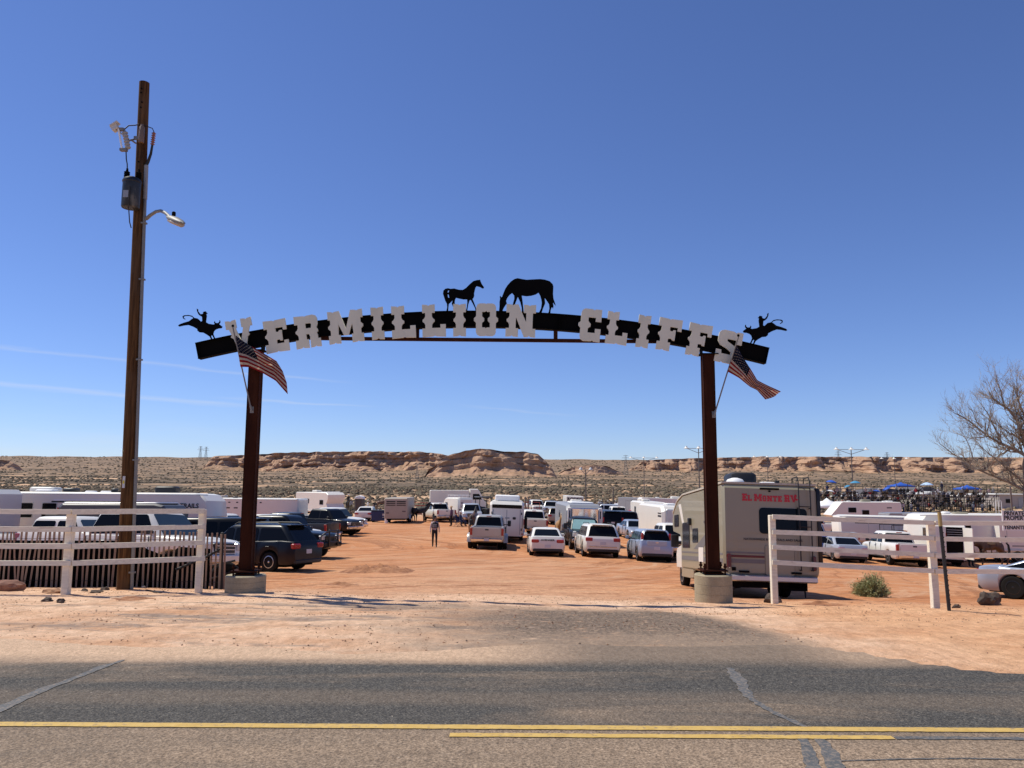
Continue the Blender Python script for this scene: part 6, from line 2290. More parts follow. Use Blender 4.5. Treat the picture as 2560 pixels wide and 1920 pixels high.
# --- the big motorhome seen from behind
RH = 2.98
rv = empty('motorhome', (0, 0, 0), 0, 'cream motorhome seen from behind with red lettering on its rear wall', 'motorhome')
prof = [(-3.55, .62), (-3.6, .70), (-3.6, RH - .12), (-3.5, RH), (1.6, RH), (2.5, RH - .16), (3.3, RH - .55), (3.45, RH - .78), (3.3, RH - 1.15), (2.1, RH - 1.28), (1.9, RH - 1.5), (1.9, .62)]
rvb = MB().profile(prof, 2.46, .06).build('body', M_cream, rv, 30)
W2 = 1.23
XR = -3.6
MB().profile([(-3.54, RH - .005), (1.62, RH - .005), (2.52, RH - .165), (3.3, RH - .56), (3.3, RH - .50), (2.5, RH - .11), (1.6, RH + .045), (-3.54, RH + .045)], 2.50, .02).build('roof_cap', plain('roof_edge', (.50, .45, .36), .6), rvb)
# rear wall
pts = ring_rr(.62, .335, .10, 4)
MB().prism([(XR - .014, -.33 - p, 2.03 + q) for p, q in pts], (.05, 0, 0)).build('rear_window', M_glass, rvb)
ycur = .72
for ch, big_ in (('E', 1), ('L', 0), (' ', 0), ('M', 1), ('O', 0), ('N', 0), ('T', 0), ('E', 0), (' ', 0), ('R', 1), ('V', 1)):
    if ch == ' ':
        ycur -= .045
        continue
    hh = .19 if big_ else .155
    sp_ = GL[ch]
    xa_, xb_ = min(p[0] for p in sp_[0]), max(p[0] for p in sp_[0])
    me = plate2d([[((p[0] - xa_) * hh, p[1] * hh) for p in s_] for s_ in sp_], .006, 'letter', M_textred)
    me.transform(Matrix(((0, 0, -1, XR - .006), (-1, 0, 0, ycur), (0, 1, 0, 2.53), (0, 0, 0, 1))))
    o = bpy.data.objects.new('letter', me)
    col.objects.link(o)
    o.parent = rvb
    ycur -= (xb_ - xa_) * hh + .014
mo = [(.07 * math.cos(R(a)), .085 * math.sin(R(a))) for a in range(100, 400, 20)] + [(.03 + .055 * math.cos(R(a)), .02 + .065 * math.sin(R(a))) for a in range(380, 120, -20)]
me = plate2d([mo], .004, 'crescent_logo', M_textred)
me.transform(Matrix(((0, 0, -1, XR - .006), (-1, 0, 0, -.70), (0, 1, 0, 2.66), (0, 0, 0, 1))))
o = bpy.data.objects.new('crescent_logo', me)
col.objects.link(o)
o.parent = rvb
put_text('NATIONWIDE RV RENTALS AND SALES', .082, M_textblack, rvb, (XR - .006, -.05, 1.545), (0, -1, 0), (0, 0, 1), .001, 1.05)
MB().rbox((XR - .01, .0, 2.86), (.06, .5, .05), .01, .01).build('brake_lamp', M_under, rvb)
MB().box((XR - .008, -.0, 2.80), (.05, .05, .04)).build('camera', M_under, rvb)
for (ya, yb, za, zb, m) in ((.18, 1.16, 1.17, 1.215, M_vinyl_grey), (.18, 1.16, 1.075, 1.135, M_vinyl_red), (.18, 1.16, .93, 1.03, M_vinyl_grey), (-1.15, -.60, .93, 1.01, M_textblack)):
    MB().box((XR - .004, (ya + yb) / 2, (za + zb) / 2), (.012, yb - ya, zb - za)).build('stripe', m, rvb)
pts = ring_rr(.37, .38, .06, 3)
hp_ = MB().prism([(XR - .010, -.21 - p, 1.02 + q) for p, q in pts], (.04, 0, 0)).build('hatch', M_cream, rvb)
MB().loft([[(XR - .012, -.21 - p * 1.02, 1.02 + q * 1.02) for p, q in pts], [(XR + .02, -.21 - p * 1.02, 1.02 + q * 1.02) for p, q in pts]], cap=False).build('hatch_seam', M_vinyl_grey, hp_)
MB().rbox((XR - .02, .02, .56), (.22, 2.30, .16), .03, .03).build('rear_bumper', M_alu, rv, 40)
for yy in (.72, -.62):
    MB().box((XR - .02, yy, .72), (.05, .26, .05)).build('marker_light', M_under, rvb)
for yy, zz in ((1.10, .98), (-1.08, .98)):
    MB().rbox((XR - .03, yy, zz), (.08, .10, .36), .02, .02).build('tail_light', plain('dark_red_lens', (.10, .012, .012), .2), rvb)
MB().box((XR - .01, .98, .78), (.03, .10, .09)).build('outlet_cover', M_under, rvb)
# ladder
ld = MB()
for yy in (-.72, -1.02):
    ld.tube([(XR + .35, yy, RH + .02), (XR + .33, yy, RH + .20), (XR - .02, yy, RH + .22), (XR - .12, yy, RH + .08), (XR - .12, yy, 1.75), (XR - .10, yy, .78)], .016, 6)
for zz in (RH - .08, 2.42, 1.90, 1.38, .95):
    ld.tube([(XR - .12, -.72, zz), (XR - .12, -1.02, zz)], .014, 6)
for zz in (2.38, 1.35, .80):
    for yy in (-.72, -1.02):
        ld.tube([(XR + .01, yy, zz), (XR - .12, yy, zz)], .018, 6)
ld.build('ladder', M_steeldark, rvb, 50)
# awning on the right wall, driver-side wall pieces on the left
MB().tube([(XR + .15, -W2 - .06, 2.86), (1.2, -W2 - .06, 2.86)], .075, 10).rbox((XR + .12, -W2 - .07, 1.9), (.09, .11, 2.0), .02, .02).build('awning', M_trim, rvb, 50)


def rvpanel(nm, a, b, za, zb, m, proud=.012, r=.05, fr=None):
    pts = ring_rr((b - a) / 2, (zb - za) / 2, r, 3)
    if fr:
        MB().prism([((a + b) / 2 + p * 1.12, W2 + proud - .004, (za + zb) / 2 + q * 1.06) for p, q in pts], (0, -.05, 0)).build('window_frame', fr, rvb)
    MB().prism([((a + b) / 2 + p, W2 + proud, (za + zb) / 2 + q) for p, q in pts], (0, -.05, 0)).build(nm, m, rvb)


rvpanel('window', 2.3, 3.0, 1.98, 2.36, M_glass, .014, .06, M_trim)
rvpanel('window', .6, 1.6, 1.30, 2.05, M_glass, .014, .06, M_trim)
rvpanel('window', -.6, .1, 1.45, 1.85, M_glass, .014, .06, M_trim)
rvpanel('stripe', -3.5, 1.85, 1.12, 1.17, M_vinyl_grey, .006, .005)
rvpanel('stripe', -3.5, 1.85, .90, 1.03, M_vinyl_grey, .006, .005)
rvpanel('compartment_door', -2.6, -1.5, .66, .86, M_cream, .012, .02)
rvpanel('compartment_door', .0, .5, .40, .62, M_cream, .012, .02)
rvpanel('water_heater_door', -1.3, -.7, .88, 1.30, M_trwhite, .012, .03)
MB().prism([(-1.2, W2 + .006, 1.25), (.0, W2 + .006, 1.25), (-2.6, W2 + .006, 1.95), (-2.9, W2 + .006, 1.95)], (0, -.03, 0)).build('stripe', M_vinyl_grey, rvb)
MB().prism([(1.9, W2 + .006, 2.7), (2.3, W2 + .006, 2.7), (1.1, W2 + .006, 1.4), (.95, W2 + .006, 1.4)], (0, -.03, 0)).build('stripe', M_trwhite, rvb)
MB().rbox((.35, W2 + .05, 2.08), (.16, .10, .22), .02, .02).build('porch_light', M_trim, rvb)
MB().box((1.0, W2 - .02, .5), (1.7, .04, .26)).build('side_skirt', M_cream, rvb)
put_text('RV RENTALS', .10, M_vinyl_grey, rvb, (-1.7, W2 + .008, 2.02), (-1, 0, 0), (0, 0, 1), .001, 1.0)
# roof gear
MB().lathe([(.27, 0), (.26, .08), (.20, .16), (.08, .20), (.001, .205)], (-2.6, .62, RH + .03), 18).build('satellite_dome', M_canvas, rvb, 50)
MB().rbox((-1.9, .30, RH + .22), (.95, .72, .40), .10, .06).build('roof_air_conditioner', M_trim, rvb, 45)
MB().rbox((-2.9, -.15, RH + .07), (.35, .38, .08), .05, .02).build('roof_vent', M_canvas, rvb, 45)
MB().box((-2.4, -.6, RH + .12), (.10, .10, .18)).tube([(-2.9, -.9, RH), (-2.9, -1.0, RH + .28)], .012, 5).build('antenna', M_trim, rvb)
# cab, wheels, underside
MB().profile([(1.85, .5), (4.0, .5), (4.05, 1.0), (3.9, 1.25), (2.9, 1.42), (2.2, 1.95), (1.85, 1.95)], 2.0, .12).build('cab', M_white, rv, 35)
for sd in B2:
    MB().prism([(2.05, sd * 1.008, 1.45), (2.8, sd * 1.008, 1.45), (2.25, sd * 1.008, 1.85), (2.05, sd * 1.008, 1.85)], (0, -sd * .04, 0)).build('cab_window', M_glass, rv)
    MB().rbox((2.75, sd * 1.28, 1.5), (.12, .26, .42), .03, .02).box((2.75, sd * 1.05, 1.45), (.05, .4, .05)).build('mirror', M_trim, rv, 40)
    add_wheel(rv, 3.05, sd * .88, .37, .24, 'steel', sd)
    add_wheel(rv, -1.45, sd * .98, .37, .24, 'steel', sd)
    add_wheel(rv, -1.45, sd * .72, .37, .24, 'steel', sd, False)
MB().box((-.3, 0, .47), (6.0, 2.0, .30)).box((-3.0, -.75, .40), (.6, .5, .28)).box((-3.2, .2, .42), (.3, 1.4, .22)).build('chassis', M_under, rv)
rc = G(1938, 20.2)
th = R(89)
f = Vector((math.cos(th), math.sin(th), 0))
cc = rc + f * 3.6
seat_on_ground(rv, cc.x, cc.y, th, 4.5, 1.8, .0)

# ------------------------------------------------------------------ people and horses
def skin_mesh(name, J, E, root, mats, pick, sub=1):
    """J: {joint: (pos, radius or (rx, ry))}; E: edges; pick(joint) -> material index. One continuous skin."""
    keys = list(J)
    ix = {k: i for i, k in enumerate(keys)}
    me = bpy.data.meshes.new(name)
    me.from_pydata([J[k][0] for k in keys], [(ix[a], ix[b]) for a, b in E], [])
    o = bpy.data.objects.new(name, me)
    col.objects.link(o)
    o.modifiers.new('skin', 'SKIN')
    for k in keys:
        r_ = J[k][1]
        me.skin_vertices[0].data[ix[k]].radius = (r_, r_) if isinstance(r_, (int, float)) else r_
        me.skin_vertices[0].data[ix[k]].use_root = (k == root)
    s = o.modifiers.new('sub', 'SUBSURF')
    s.levels = s.render_levels = sub
    m2 = bake(o, name, mats)
    P = np.array([J[k][0] for k in keys])
    A = np.array([P[ix[a]] for a, b in E])
    B = np.array([P[ix[b]] for a, b in E])
    mi = np.zeros(len(m2.polygons), dtype=np.int32)
    for i, f in enumerate(m2.polygons):
        c = np.array(f.center)
        d = B - A
        tt = np.clip(((c - A) * d).sum(1) / np.maximum((d * d).sum(1), 1e-9), 0, 1)
        dist = np.linalg.norm(c - (A + d * tt[:, None]), axis=1)
        e = int(dist.argmin())
        mi[i] = pick(E[e][0] if tt[e] < .5 else E[e][1], c)
    m2.polygons.foreach_set('material_index', mi)
    m2.polygons.foreach_set('use_smooth', np.ones(len(m2.polygons), dtype=bool))
    return m2


M_skin = plain('skin', (.34, .19, .13), .6, 0, .08)
M_hair = plain('hair_dark', (.012, .009, .008), .6)
CLOTH = {k: plain('cloth_' + k, c, .85, 0, .18, 9) for k, c in dict(black=(.012, .012, .014), denim=(.035, .055, .11), white=(.72, .70, .68), plaid=(.45, .34, .34), purple=(.13, .07, .12), tan=(.42, .31, .20), straw=(.66, .52, .32),
                                                                  navy=(.02, .03, .09), grey=(.28, .29, .31), red=(.40, .03, .04), brown=(.10, .055, .03), pink=(.55, .20, .25), teal=(.08, .28, .32), cream=(.68, .64, .55), olive=(.10, .10, .06)).items()}


def person(label, shirt, pants, hat=None, pose='stand', group='people at the rodeo ground', h=1.75, boots='black', vest=None, belly=1.0, detail=True):
    k = h / 1.75
    J = {
        'pelvis': ((0, 0, .95), (.145, .12)), 'spine': ((.01, 0, 1.13), (.15 * belly, .125 * belly)), 'chest': ((.0, 0, 1.33), (.17, .125)), 'nb': ((-.01, 0, 1.47), (.09, .075)), 'neck': ((.005, 0, 1.53), .052),
        'jaw': ((.03, 0, 1.585), (.066, .075)), 'head': ((.012, 0, 1.655), (.078, .098)), 'crown': ((.0, 0, 1.72), (.06, .075)), 'nose': ((.125, 0, 1.635), .012),
        'sl': ((-.01, .165, 1.43), .068), 'el': ((-.02, .235, 1.16), .048), 'wl': ((.03, .255, .91), .034), 'hl': ((.045, .258, .84), (.028, .040)),
        'sr': ((-.01, -.165, 1.43), .068), 'er': ((-.02, -.235, 1.16), .048), 'wr': ((.03, -.255, .91), .034), 'hr': ((.045, -.258, .84), (.028, .040)),
        'pl': ((0, .095, .90), .095), 'kl': ((.02, .105, .50), .064), 'al': ((-.01, .11, .10), .045), 'tl': ((.15, .12, .045), (.045, .035)),
        'pr': ((0, -.095, .90), .095), 'kr': ((.02, -.105, .50), .064), 'ar': ((-.01, -.11, .10), .045), 'tr': ((.15, -.12, .045), (.045, .035)),
    }

    def mv(**kw):
        for n_, p in kw.items():
            J[n_] = (p, J[n_][1])
    if pose == 'walk':
        mv(kl=(.16, .10, .52), al=(.17, .105, .11), tl=(.32, .11, .07), kr=(.0, -.10, .50), ar=(-.20, -.10, .15), tr=(-.07, -.11, .055), el=(-.10, .245, 1.18), wl=(-.10, .26, .93), hl=(-.08, .255, .86), er=(.03, -.24, 1.18), wr=(.14, -.25, .95), hr=(.18, -.245, .88))
    elif pose == 'seat':
        dz = -.47
        for n_ in list(J):
            if n_[0] not in 'ka' and n_ not in ('tl', 'tr'):
                p = J[n_][0]
                mv(**{n_: (p[0] - .03 * (p[2] > 1), p[1], p[2] + dz)})
        mv(pl=(.06, .10, .45), pr=(.06, -.10, .45), kl=(.46, .12, .49), kr=(.46, -.12, .49), al=(.44, .12, .10), ar=(.44, -.12, .10), tl=(.60, .13, .045), tr=(.60, -.13, .045), wl=(.28, .17, .60), hl=(.36, .15, .58), wr=(.28, -.17, .60), hr=(.36, -.15, .58), el=(.02, .25, .72), er=(.02, -.25, .72))
    elif pose == 'ride':
        mv(pl=(.05, .14, .88), pr=(.05, -.14, .88), kl=(.30, .34, .62), kr=(.30, -.34, .62), al=(.14, .36, .22), ar=(.14, -.36, .22), tl=(.30, .37, .20), tr=(.30, -.37, .20), wl=(.28, .10, 1.02), hl=(.35, .06, 1.02), el=(.05, .24, 1.14), wr=(.22, -.18, .98), hr=(.30, -.16, .97), er=(.02, -.25, 1.14))
    elif pose == 'hold':
        mv(el=(.05, .25, 1.18), wl=(.26, .22, 1.12), hl=(.33, .20, 1.13))
    elif pose == 'reach':
        mv(el=(.20, .26, 1.32), wl=(.42, .22, 1.30), hl=(.50, .20, 1.30))
    E = [('pelvis', 'spine'), ('spine', 'chest'), ('chest', 'nb'), ('nb', 'neck'), ('neck', 'jaw'), ('jaw', 'head'), ('head', 'crown'), ('head', 'nose'), ('chest', 'sl'), ('sl', 'el'), ('el', 'wl'), ('wl', 'hl'), ('chest', 'sr'), ('sr', 'er'), ('er', 'wr'), ('wr', 'hr'),
         ('pelvis', 'pl'), ('pl', 'kl'), ('kl', 'al'), ('al', 'tl'), ('pelvis', 'pr'), ('pr', 'kr'), ('kr', 'ar'), ('ar', 'tr')]
    MI = dict(pelvis=2, pl=2, pr=2, kl=2, kr=2, al=3, ar=3, tl=3, tr=3, hl=0, hr=0, wl=1, wr=1, neck=0, jaw=0, head=0, crown=4, nose=0)
    hc = Vector(J['head'][0])

    def pick(j, c):
        if j in ('head', 'crown') and (c[0] < hc.x - .015 or c[2] > hc.z + .06):
            return 4
        return MI.get(j, 1)
    root = empty('person', (0, 0, 0), 0, label, 'person', group)
    me = skin_mesh('body', J, E, 'pelvis', [M_skin, CLOTH[shirt], CLOTH[pants], CLOTH[boots], M_hair], pick)
    b = bpy.data.objects.new('body', me)
    col.objects.link(b)
    b.parent = root
    # fingers, ears, eyes and brow joined on to the same body mesh
    if detail:
        mb = MB()
        for w_, h_ in (('wl', 'hl'), ('wr', 'hr')):
            a, c = Vector(J[w_][0]), Vector(J[h_][0])
            d = (c - a).normalized()
            sd = Vector((1, 0, 0)) - d * d.x
            sd = sd.normalized() if sd.length > .2 else Vector((0, 0, 1))
            inn = d.cross(sd)
            for q, ln in ((-.027, .055), (-.009, .066), (.009, .062), (.026, .048)):
                p = c + sd * q + d * .028
                mb.tube([p, p + d * ln * .55, p + d * ln * .9 + inn * .016], [.0085, .008, .006], 5)
            mb.tube([c + sd * .030 - d * .01, c + sd * .052 + d * .02, c + sd * .05 + d * .05], [.010, .009, .007], 5)
        for sd in (1, -1):
            mb.ico(hc + Vector((-.005, sd * .083, -.005)), .022, 0, 1, 0, 1, (.8, .4, 1.3))
        fo = MB()
        for sd in (1, -1):
            fo.ico(hc + Vector((.092, sd * .032, .004)), .011, 0, 1, 0, 1)
            fo.box(hc + Vector((.096, sd * .032, .024)), (.008, .034, .007))
        fo.box(hc + Vector((.093, 0, -.062)), (.008, .045, .008))
        n0 = len(me.polygons)
        bm = bmesh.new()
        bm.from_mesh(me)
        for (src, mi) in ((mb, 0), (fo, 4)):
            vs = [bm.verts.new(p) for p in src.v]
            for f in src.f:
                fc = bm.faces.new([vs[i] for i in f])
                fc.material_index = mi
                fc.smooth = True
        bm.to_mesh(me)
        bm.free()
    if vest:
        p, q = Vector(J['spine'][0]), Vector(J['nb'][0])
        rg = []
        for s, rx, ry in ((-.03, .15, .185), (.25, .155, .195), (.6, .15, .205), (.85, .12, .18), (.98, .085, .10)):
            c = p.lerp(q, s)
            rg.append([(c.x + rx * math.cos(a), c.y + ry * math.sin(a), c.z) for a in [i * math.tau / 16 for i in range(16)]])
        MB().loft(rg, cap=False).build('vest', CLOTH[vest], root, 70)
        for i in range(4):
            MB().box((rg[1][0][0] - .006, 0, rg[0][0][2] + .06 + i * .05), (.02, .24, .012)).build('vest_band', CLOTH['white'], root)
    if hat:
        c = Vector(J['crown'][0]) + Vector((0, 0, -.005))
        rg = []
        for (rr, dz) in ((.085, -.005), (.175, .0), (.18, .008), (.098, .014), (.092, .06), (.082, .105), (.05, .118), (.012, .10)):
            rg.append([(c.x + rr * 1.12 * math.cos(a), c.y + rr * math.sin(a) * .92, c.z + dz + (.045 * math.sin(a) ** 4 if .15 < rr else 0)) for a in [i * math.tau / 18 for i in range(18)]])
        MB().loft(rg).build('hat', CLOTH[hat], root, 50)
    root.scale = (k, k, k)
    return root


def horse(label, coat, mane, saddle=False, pose='stand', group='horses on the rodeo ground', head=None):
    hd = {'neckm': ((.86, 0, 1.62), (.13, .21)), 'poll': ((1.05, 0, 1.84), (.085, .12)), 'face': ((1.24, 0, 1.70), (.075, .11)), 'muz': ((1.47, 0, 1.47), (.055, .062))}
    if pose == 'low':
        hd = {'neckm': ((.95, 0, 1.32), (.12, .19)), 'poll': ((1.24, 0, 1.38), (.085, .11)), 'face': ((1.42, 0, 1.22), (.075, .10)), 'muz': ((1.58, 0, .96), (.055, .062))}
    J = {'rump': ((-.80, 0, 1.22), (.20, .22)), 'croup': ((-.55, 0, 1.24), (.27, .27)), 'loin': ((-.25, 0, 1.20), (.26, .26)), 'barrel': ((.10, 0, 1.15), (.28, .30)), 'chest': ((.45, 0, 1.18), (.24, .30)), 'nbase': ((.64, 0, 1.36), (.17, .25))}
    J.update(hd)
    E = [('barrel', 'loin'), ('loin', 'croup'), ('croup', 'rump'), ('barrel', 'chest'), ('chest', 'nbase'), ('nbase', 'neckm'), ('neckm', 'poll'), ('poll', 'face'), ('face', 'muz')]
    for s, sd in (('l', 1), ('r', -1)):
        st = .07 * sd
        J.update({'sh' + s: ((.46, sd * .15, .95), .13), 'kn' + s: ((.48 + st, sd * .15, .50), .056), 'ff' + s: ((.46 + st, sd * .15, .16), .040), 'fh' + s: ((.51 + st, sd * .15, .045), .058),
                  'st' + s: ((-.60, sd * .17, .92), (.15, .17)), 'ga' + s: ((-.68, sd * .165, .74), .09), 'ho' + s: ((-.86 - st, sd * .16, .54), .060), 'hf' + s: ((-.80 - st, sd * .16, .16), .042), 'hh' + s: ((-.75 - st, sd * .16, .045), .060)})
        E += [('chest', 'sh' + s), ('sh' + s, 'kn' + s), ('kn' + s, 'ff' + s), ('ff' + s, 'fh' + s), ('croup', 'st' + s), ('st' + s, 'ga' + s), ('ga' + s, 'ho' + s), ('ho' + s, 'hf' + s), ('hf' + s, 'hh' + s)]

    def pick(j, c):
        if j[:2] in ('fh', 'hh'):
            return 1
        return 0
    root = empty('horse', (0, 0, 0), 0, label, 'horse', group)
    me = skin_mesh('body', J, E, 'barrel', [coat, M_under], pick)
    bm = bmesh.new()
    bm.from_mesh(me)
    po = Vector(J['poll'][0])
    ex = MB()
    for sd in (1, -1):
        ex.loft([[(po.x + .01 + a * .035, po.y + sd * (.05 + b * .015), po.z + .07) for a, b in ((1, 0), (0, 1), (-1, 0), (0, -1))], [(po.x + .03 + a * .006, po.y + sd * (.075 + b * .004), po.z + .22) for a, b in ((1, 0), (0, 1), (-1, 0), (0, -1))]])
    vs_ = [bm.verts.new(p) for p in ex.v]
    for f in ex.f:
        bm.faces.new([vs_[i] for i in f])
    bm.to_mesh(me)
    bm.free()
    b = bpy.data.objects.new('body', me)
    col.objects.link(b)
    b.parent = root
    # mane and tail
    n0, n1, n2 = Vector(J['nbase'][0]), Vector(J['neckm'][0]), po
    pts = [n0 + Vector((-.14, 0, .22)), n1 + Vector((-.12, 0, .17)), n2 + Vector((-.06, 0, .13)), n2 + Vector((.06, 0, .08))]
    MB().tube([p + Vector((0, -.02, 0)) for p in pts], [.05, .075, .06, .03], 6).build('mane', mane, root, 70)
    rp_ = Vector(J['rump'][0])
    MB().tube([rp_ + Vector((-.14, 0, .16)), rp_ + Vector((-.26, 0, .02)), rp_ + Vector((-.29, .01, -.32)), rp_ + Vector((-.26, .0, -.66)), rp_ + Vector((-.25, .0, -.84))], [.035, .06, .075, .055, .012], 7).build('tail', mane, root, 70)
    if saddle:
        sdl = MB()
        rg = []
        for x, rz_, w in ((-.22, .02, .30), (-.10, -.01, .33), (.08, -.02, .33), (.20, .02, .30), (.28, .06, .22)):
            rg.append([(x, w * math.cos(a), 1.17 + (.30 + rz_) * math.sin(a)) for a in [R(20 + 140 * i / 10) for i in range(11)]] + [(x, w * .88 * math.cos(a), 1.14 + (.27 + rz_) * math.sin(a)) for a in [R(160 - 140 * i / 10) for i in range(11)]])
        sdl.loft(rg)
        so = sdl.build('saddle', CLOTH['brown'], root, 50)
        MB().rbox((.26, 0, 1.56), (.06, .07, .12), .02, .02).build('saddle_horn', CLOTH['brown'], so)
        for sd in (1, -1):
            MB().box((.08, sd * .345, 1.0), (.06, .012, .45)).rbox((.08, sd * .35, .76), (.12, .09, .04), .02, .01).build('stirrup', CLOTH['brown'], so)
        fc, mz = Vector(J['face'][0]), Vector(J['muz'][0])
        MB().tube([mz + Vector((-.05, .07, .02)), n1 + Vector((.1, .14, -.1)), Vector((.25, .08, 1.55))], .010, 4).tube([fc + Vector((.0, .09, .03)), fc + Vector((.05, 0, .10)), fc + Vector((0, -.09, .03))], .012, 4).build('bridle', CLOTH['brown'], root)
    return root


def stand(o, u=None, v=None, y=None, th=0, dz=0, tilt=False):
    p = hit(u, v) if y is None else G(u, y)
    o.location = (p.x, p.y, p.z + dz)
    o.rotation_euler = (0, 0, R(th))
    return p


COAT_DARK = plain('coat_dark_bay', (.022, .014, .010), .5, 0, .3, 3)
COAT_BAY = plain('coat_bay', (.085, .040, .020), .5, 0, .3, 3)
COAT_PAL = plain('coat_palomino', (.40, .22, .085), .55, 0, .2, 3)
COAT_SOR = plain('coat_sorrel', (.14, .065, .035), .55, 0, .3, 3)
MANE_D = plain('mane_dark', (.010, .008, .007), .7)
MANE_L = plain('mane_pale', (.55, .45, .32), .7)

p = person('person in black hat and striped vest walking towards the gate', 'plaid', 'black', 'black', 'walk', h=1.80, vest='black', belly=1.15)
stand(p, 1086, 1369, th=-84)
p = person('person in purple shirt and straw hat standing by the white pickup', 'purple', 'black', 'straw', 'stand', detail=False)
stand(p, 1128, 1316, th=160)
for (u, lab, sh, th, ht) in ((1141, 'person in dark blue sitting on a folding chair', 'navy', -10, None), (1152, 'person with white cap sitting in jeans beside the one in dark blue', 'denim', -20, 'white')):
    ch = empty('folding_chair', (0, 0, 0), 0, 'folding camp chair under the ' + ('person in dark blue' if sh == 'navy' else 'person in jeans'), 'chair', 'camp chairs')
    MB().rbox((.0, 0, .42), (.45, .46, .04), .03, .015).build('seat', CLOTH['navy'], ch)
    MB().box((-.24, 0, .68), (.03, .46, .45)).build('backrest', CLOTH['navy'], ch)
    for a in (1, -1):
        for b in (1, -1):
            MB().tube([(a * .24, b * .25, 0), (-a * .18, b * .25, .44)], .014, 5).build('leg', M_galv, ch)
    q = stand(ch, u, 1316, th=th)
    pr = person(lab, sh, 'denim', ht, 'seat', detail=False)
    pr.location = ch.location
    pr.rotation_euler = ch.rotation_euler
h_ = horse('brown horse standing behind the silver dually pickup', COAT_BAY, MANE_D)
stand(h_, 1183, 1330, th=82)
h_ = horse('palomino horse facing the camera beside the grey trailer', COAT_PAL, MANE_L)
stand(h_, 1403, None, y=56, th=-86)
h_ = horse('dark horse standing side-on left of the white pickup', COAT_DARK, MANE_D)
stand(h_, 1049, 1305, th=4)
h_ = horse('dark horse half hidden behind the tan stock trailer', COAT_DARK, MANE_D)
stand(h_, 1030, None, y=80, th=130)
h_ = horse('sorrel horse on the sand above the blue dumpster', COAT_SOR, MANE_D)
stand(h_, 957, None, y=118, th=10)
# mounted riders
for (u, y, th, coat, mane, lab, sh, pa, ht, hlab) in ((873, 112, -70, COAT_DARK, MANE_D, 'rider in black with a white hat near the portable toilet', 'black', 'black', 'white', 'dark horse ridden by the person in black'),
                                                    (1084, 112, -20, COAT_DARK, MANE_D, 'rider in white shirt above the white pickup', 'white', 'black', 'black', 'dark horse ridden by the person in a white shirt'),
                                                    (1640, 64, 12, COAT_DARK, MANE_D, 'rider in white shirt and straw hat beside the horse trailers', 'white', 'denim', 'straw', 'dark horse ridden beside the white gooseneck trailers')):
    h_ = horse(hlab, coat, mane, saddle=True)
    q = stand(h_, u, None, y=y, th=th)
    pr = person(lab, sh, pa, ht, 'ride', detail=False)
    pr.location = (q.x, q.y, q.z + .62)
    pr.rotation_euler = h_.rotation_euler
h_ = horse('saddled bay horse tied behind the open horse trailer', COAT_BAY, MANE_D, saddle=True, pose='low')
stand(h_, 2478, 1414, th=174)
p = person('person in white straw hat bent beside the saddled bay horse', 'olive', 'black', 'cream', 'hold', detail=False, h=1.72)
stand(p, 2428, 1418, th=25)
for (u, y, lab, sh, pa, ht, th, ps) in ((880, 108, 'person in grey standing beside the rider in black', 'grey', 'olive', 'tan', 120, 'stand'), (922, 104, 'person in white shirt behind the white sedan', 'white', 'navy', 'cream', -150, 'reach'),
                                        (1000 + 937, 84, 'person in navy leaning by the blue dumpster', 'grey', 'black', 'black', 180, 'reach')):
    if u > 1900:
        u, y = 936, 84
    p = person(lab, sh, pa, ht, ps, detail=False)
    stand(p, u, None, y=y, th=th)
names = ['white', 'grey', 'tan', 'black', 'navy', 'plaid', 'cream', 'red', 'white', 'denim']
for i in range(10):
    u = 1500 + i * 8.2 + random.uniform(-2, 2)
    lab = ['spectator in %s shirt at the arena fence' % n for n in ('white', 'grey', 'tan', 'black', 'navy', 'plaid', 'cream', 'red', 'white', 'denim')][i]
    if names[i] == 'white':
        lab += ', nearest the ' + ('dark light pole' if i < 4 else 'grey cargo trailer')
    p = person(lab, names[i], random.choice(['denim', 'black', 'tan']), random.choice(['cream', 'black', 'straw', 'white']), 'stand', 'spectators along the arena fence', detail=False)
    stand(p, u, None, y=128 + random.uniform(-3, 3), th=80)
pr = person('person in blue shirt and white hat standing on top of the bleachers', 'navy', 'denim', 'white', 'stand', detail=False)
TOPMAN = pr
p = person('person sitting on the ground right of the bleachers', 'navy', 'black', None, 'seat', detail=False)
stand(p, 2463, None, y=120, th=200, dz=-.3)

# ------------------------------------------------------------------ lot furniture
o = empty('portable_toilet', (0, 0, 0), 0, 'dark portable toilet with a pale domed roof', 'toilet')
b = MB().rbox((0, 0, 1.0), (1.12, 1.12, 2.0), .08, .03).build('cabin', plain('toilet_brown', (.065, .05, .042), .6), o, 40)
rg = []
for x in (-.58, .58):
    pass
MB().profile([(-.58, 2.0), (.58, 2.0), (.55, 2.18), (.38, 2.36), (0, 2.44), (-.38, 2.36), (-.55, 2.18)], 1.16, .06).build('roof', M_canvas, o, 40)
MB().rbox((0, -.57, 1.0), (.74, .04, 1.8), .05, .02).build('door', plain('toilet_door', (.10, .08, .07), .6), b)
for x in (-.42, .42):
    MB().box((x, -.585, 1.05), (.04, .03, 1.6)).build('door_frame', M_trgrey, b)
stand(o, 901, None, y=100, th=0)
o = empty('dumpster', (0, 0, 0), 0, 'dark blue metal dumpster beside the tan stock trailer', 'dumpster')
b = MB().profile([(-.9, .15), (.9, .15), (.95, 1.1), (-.95, 1.1)], 1.2, .03).build('bin', M_plastic_blue, o, 30)
MB().profile([(-.98, 1.1), (.98, 1.1), (.96, 1.2), (-.96, 1.2)], 1.26, .02).build('lid', plain('lid_black', (.012, .016, .03), .5), o, 30)
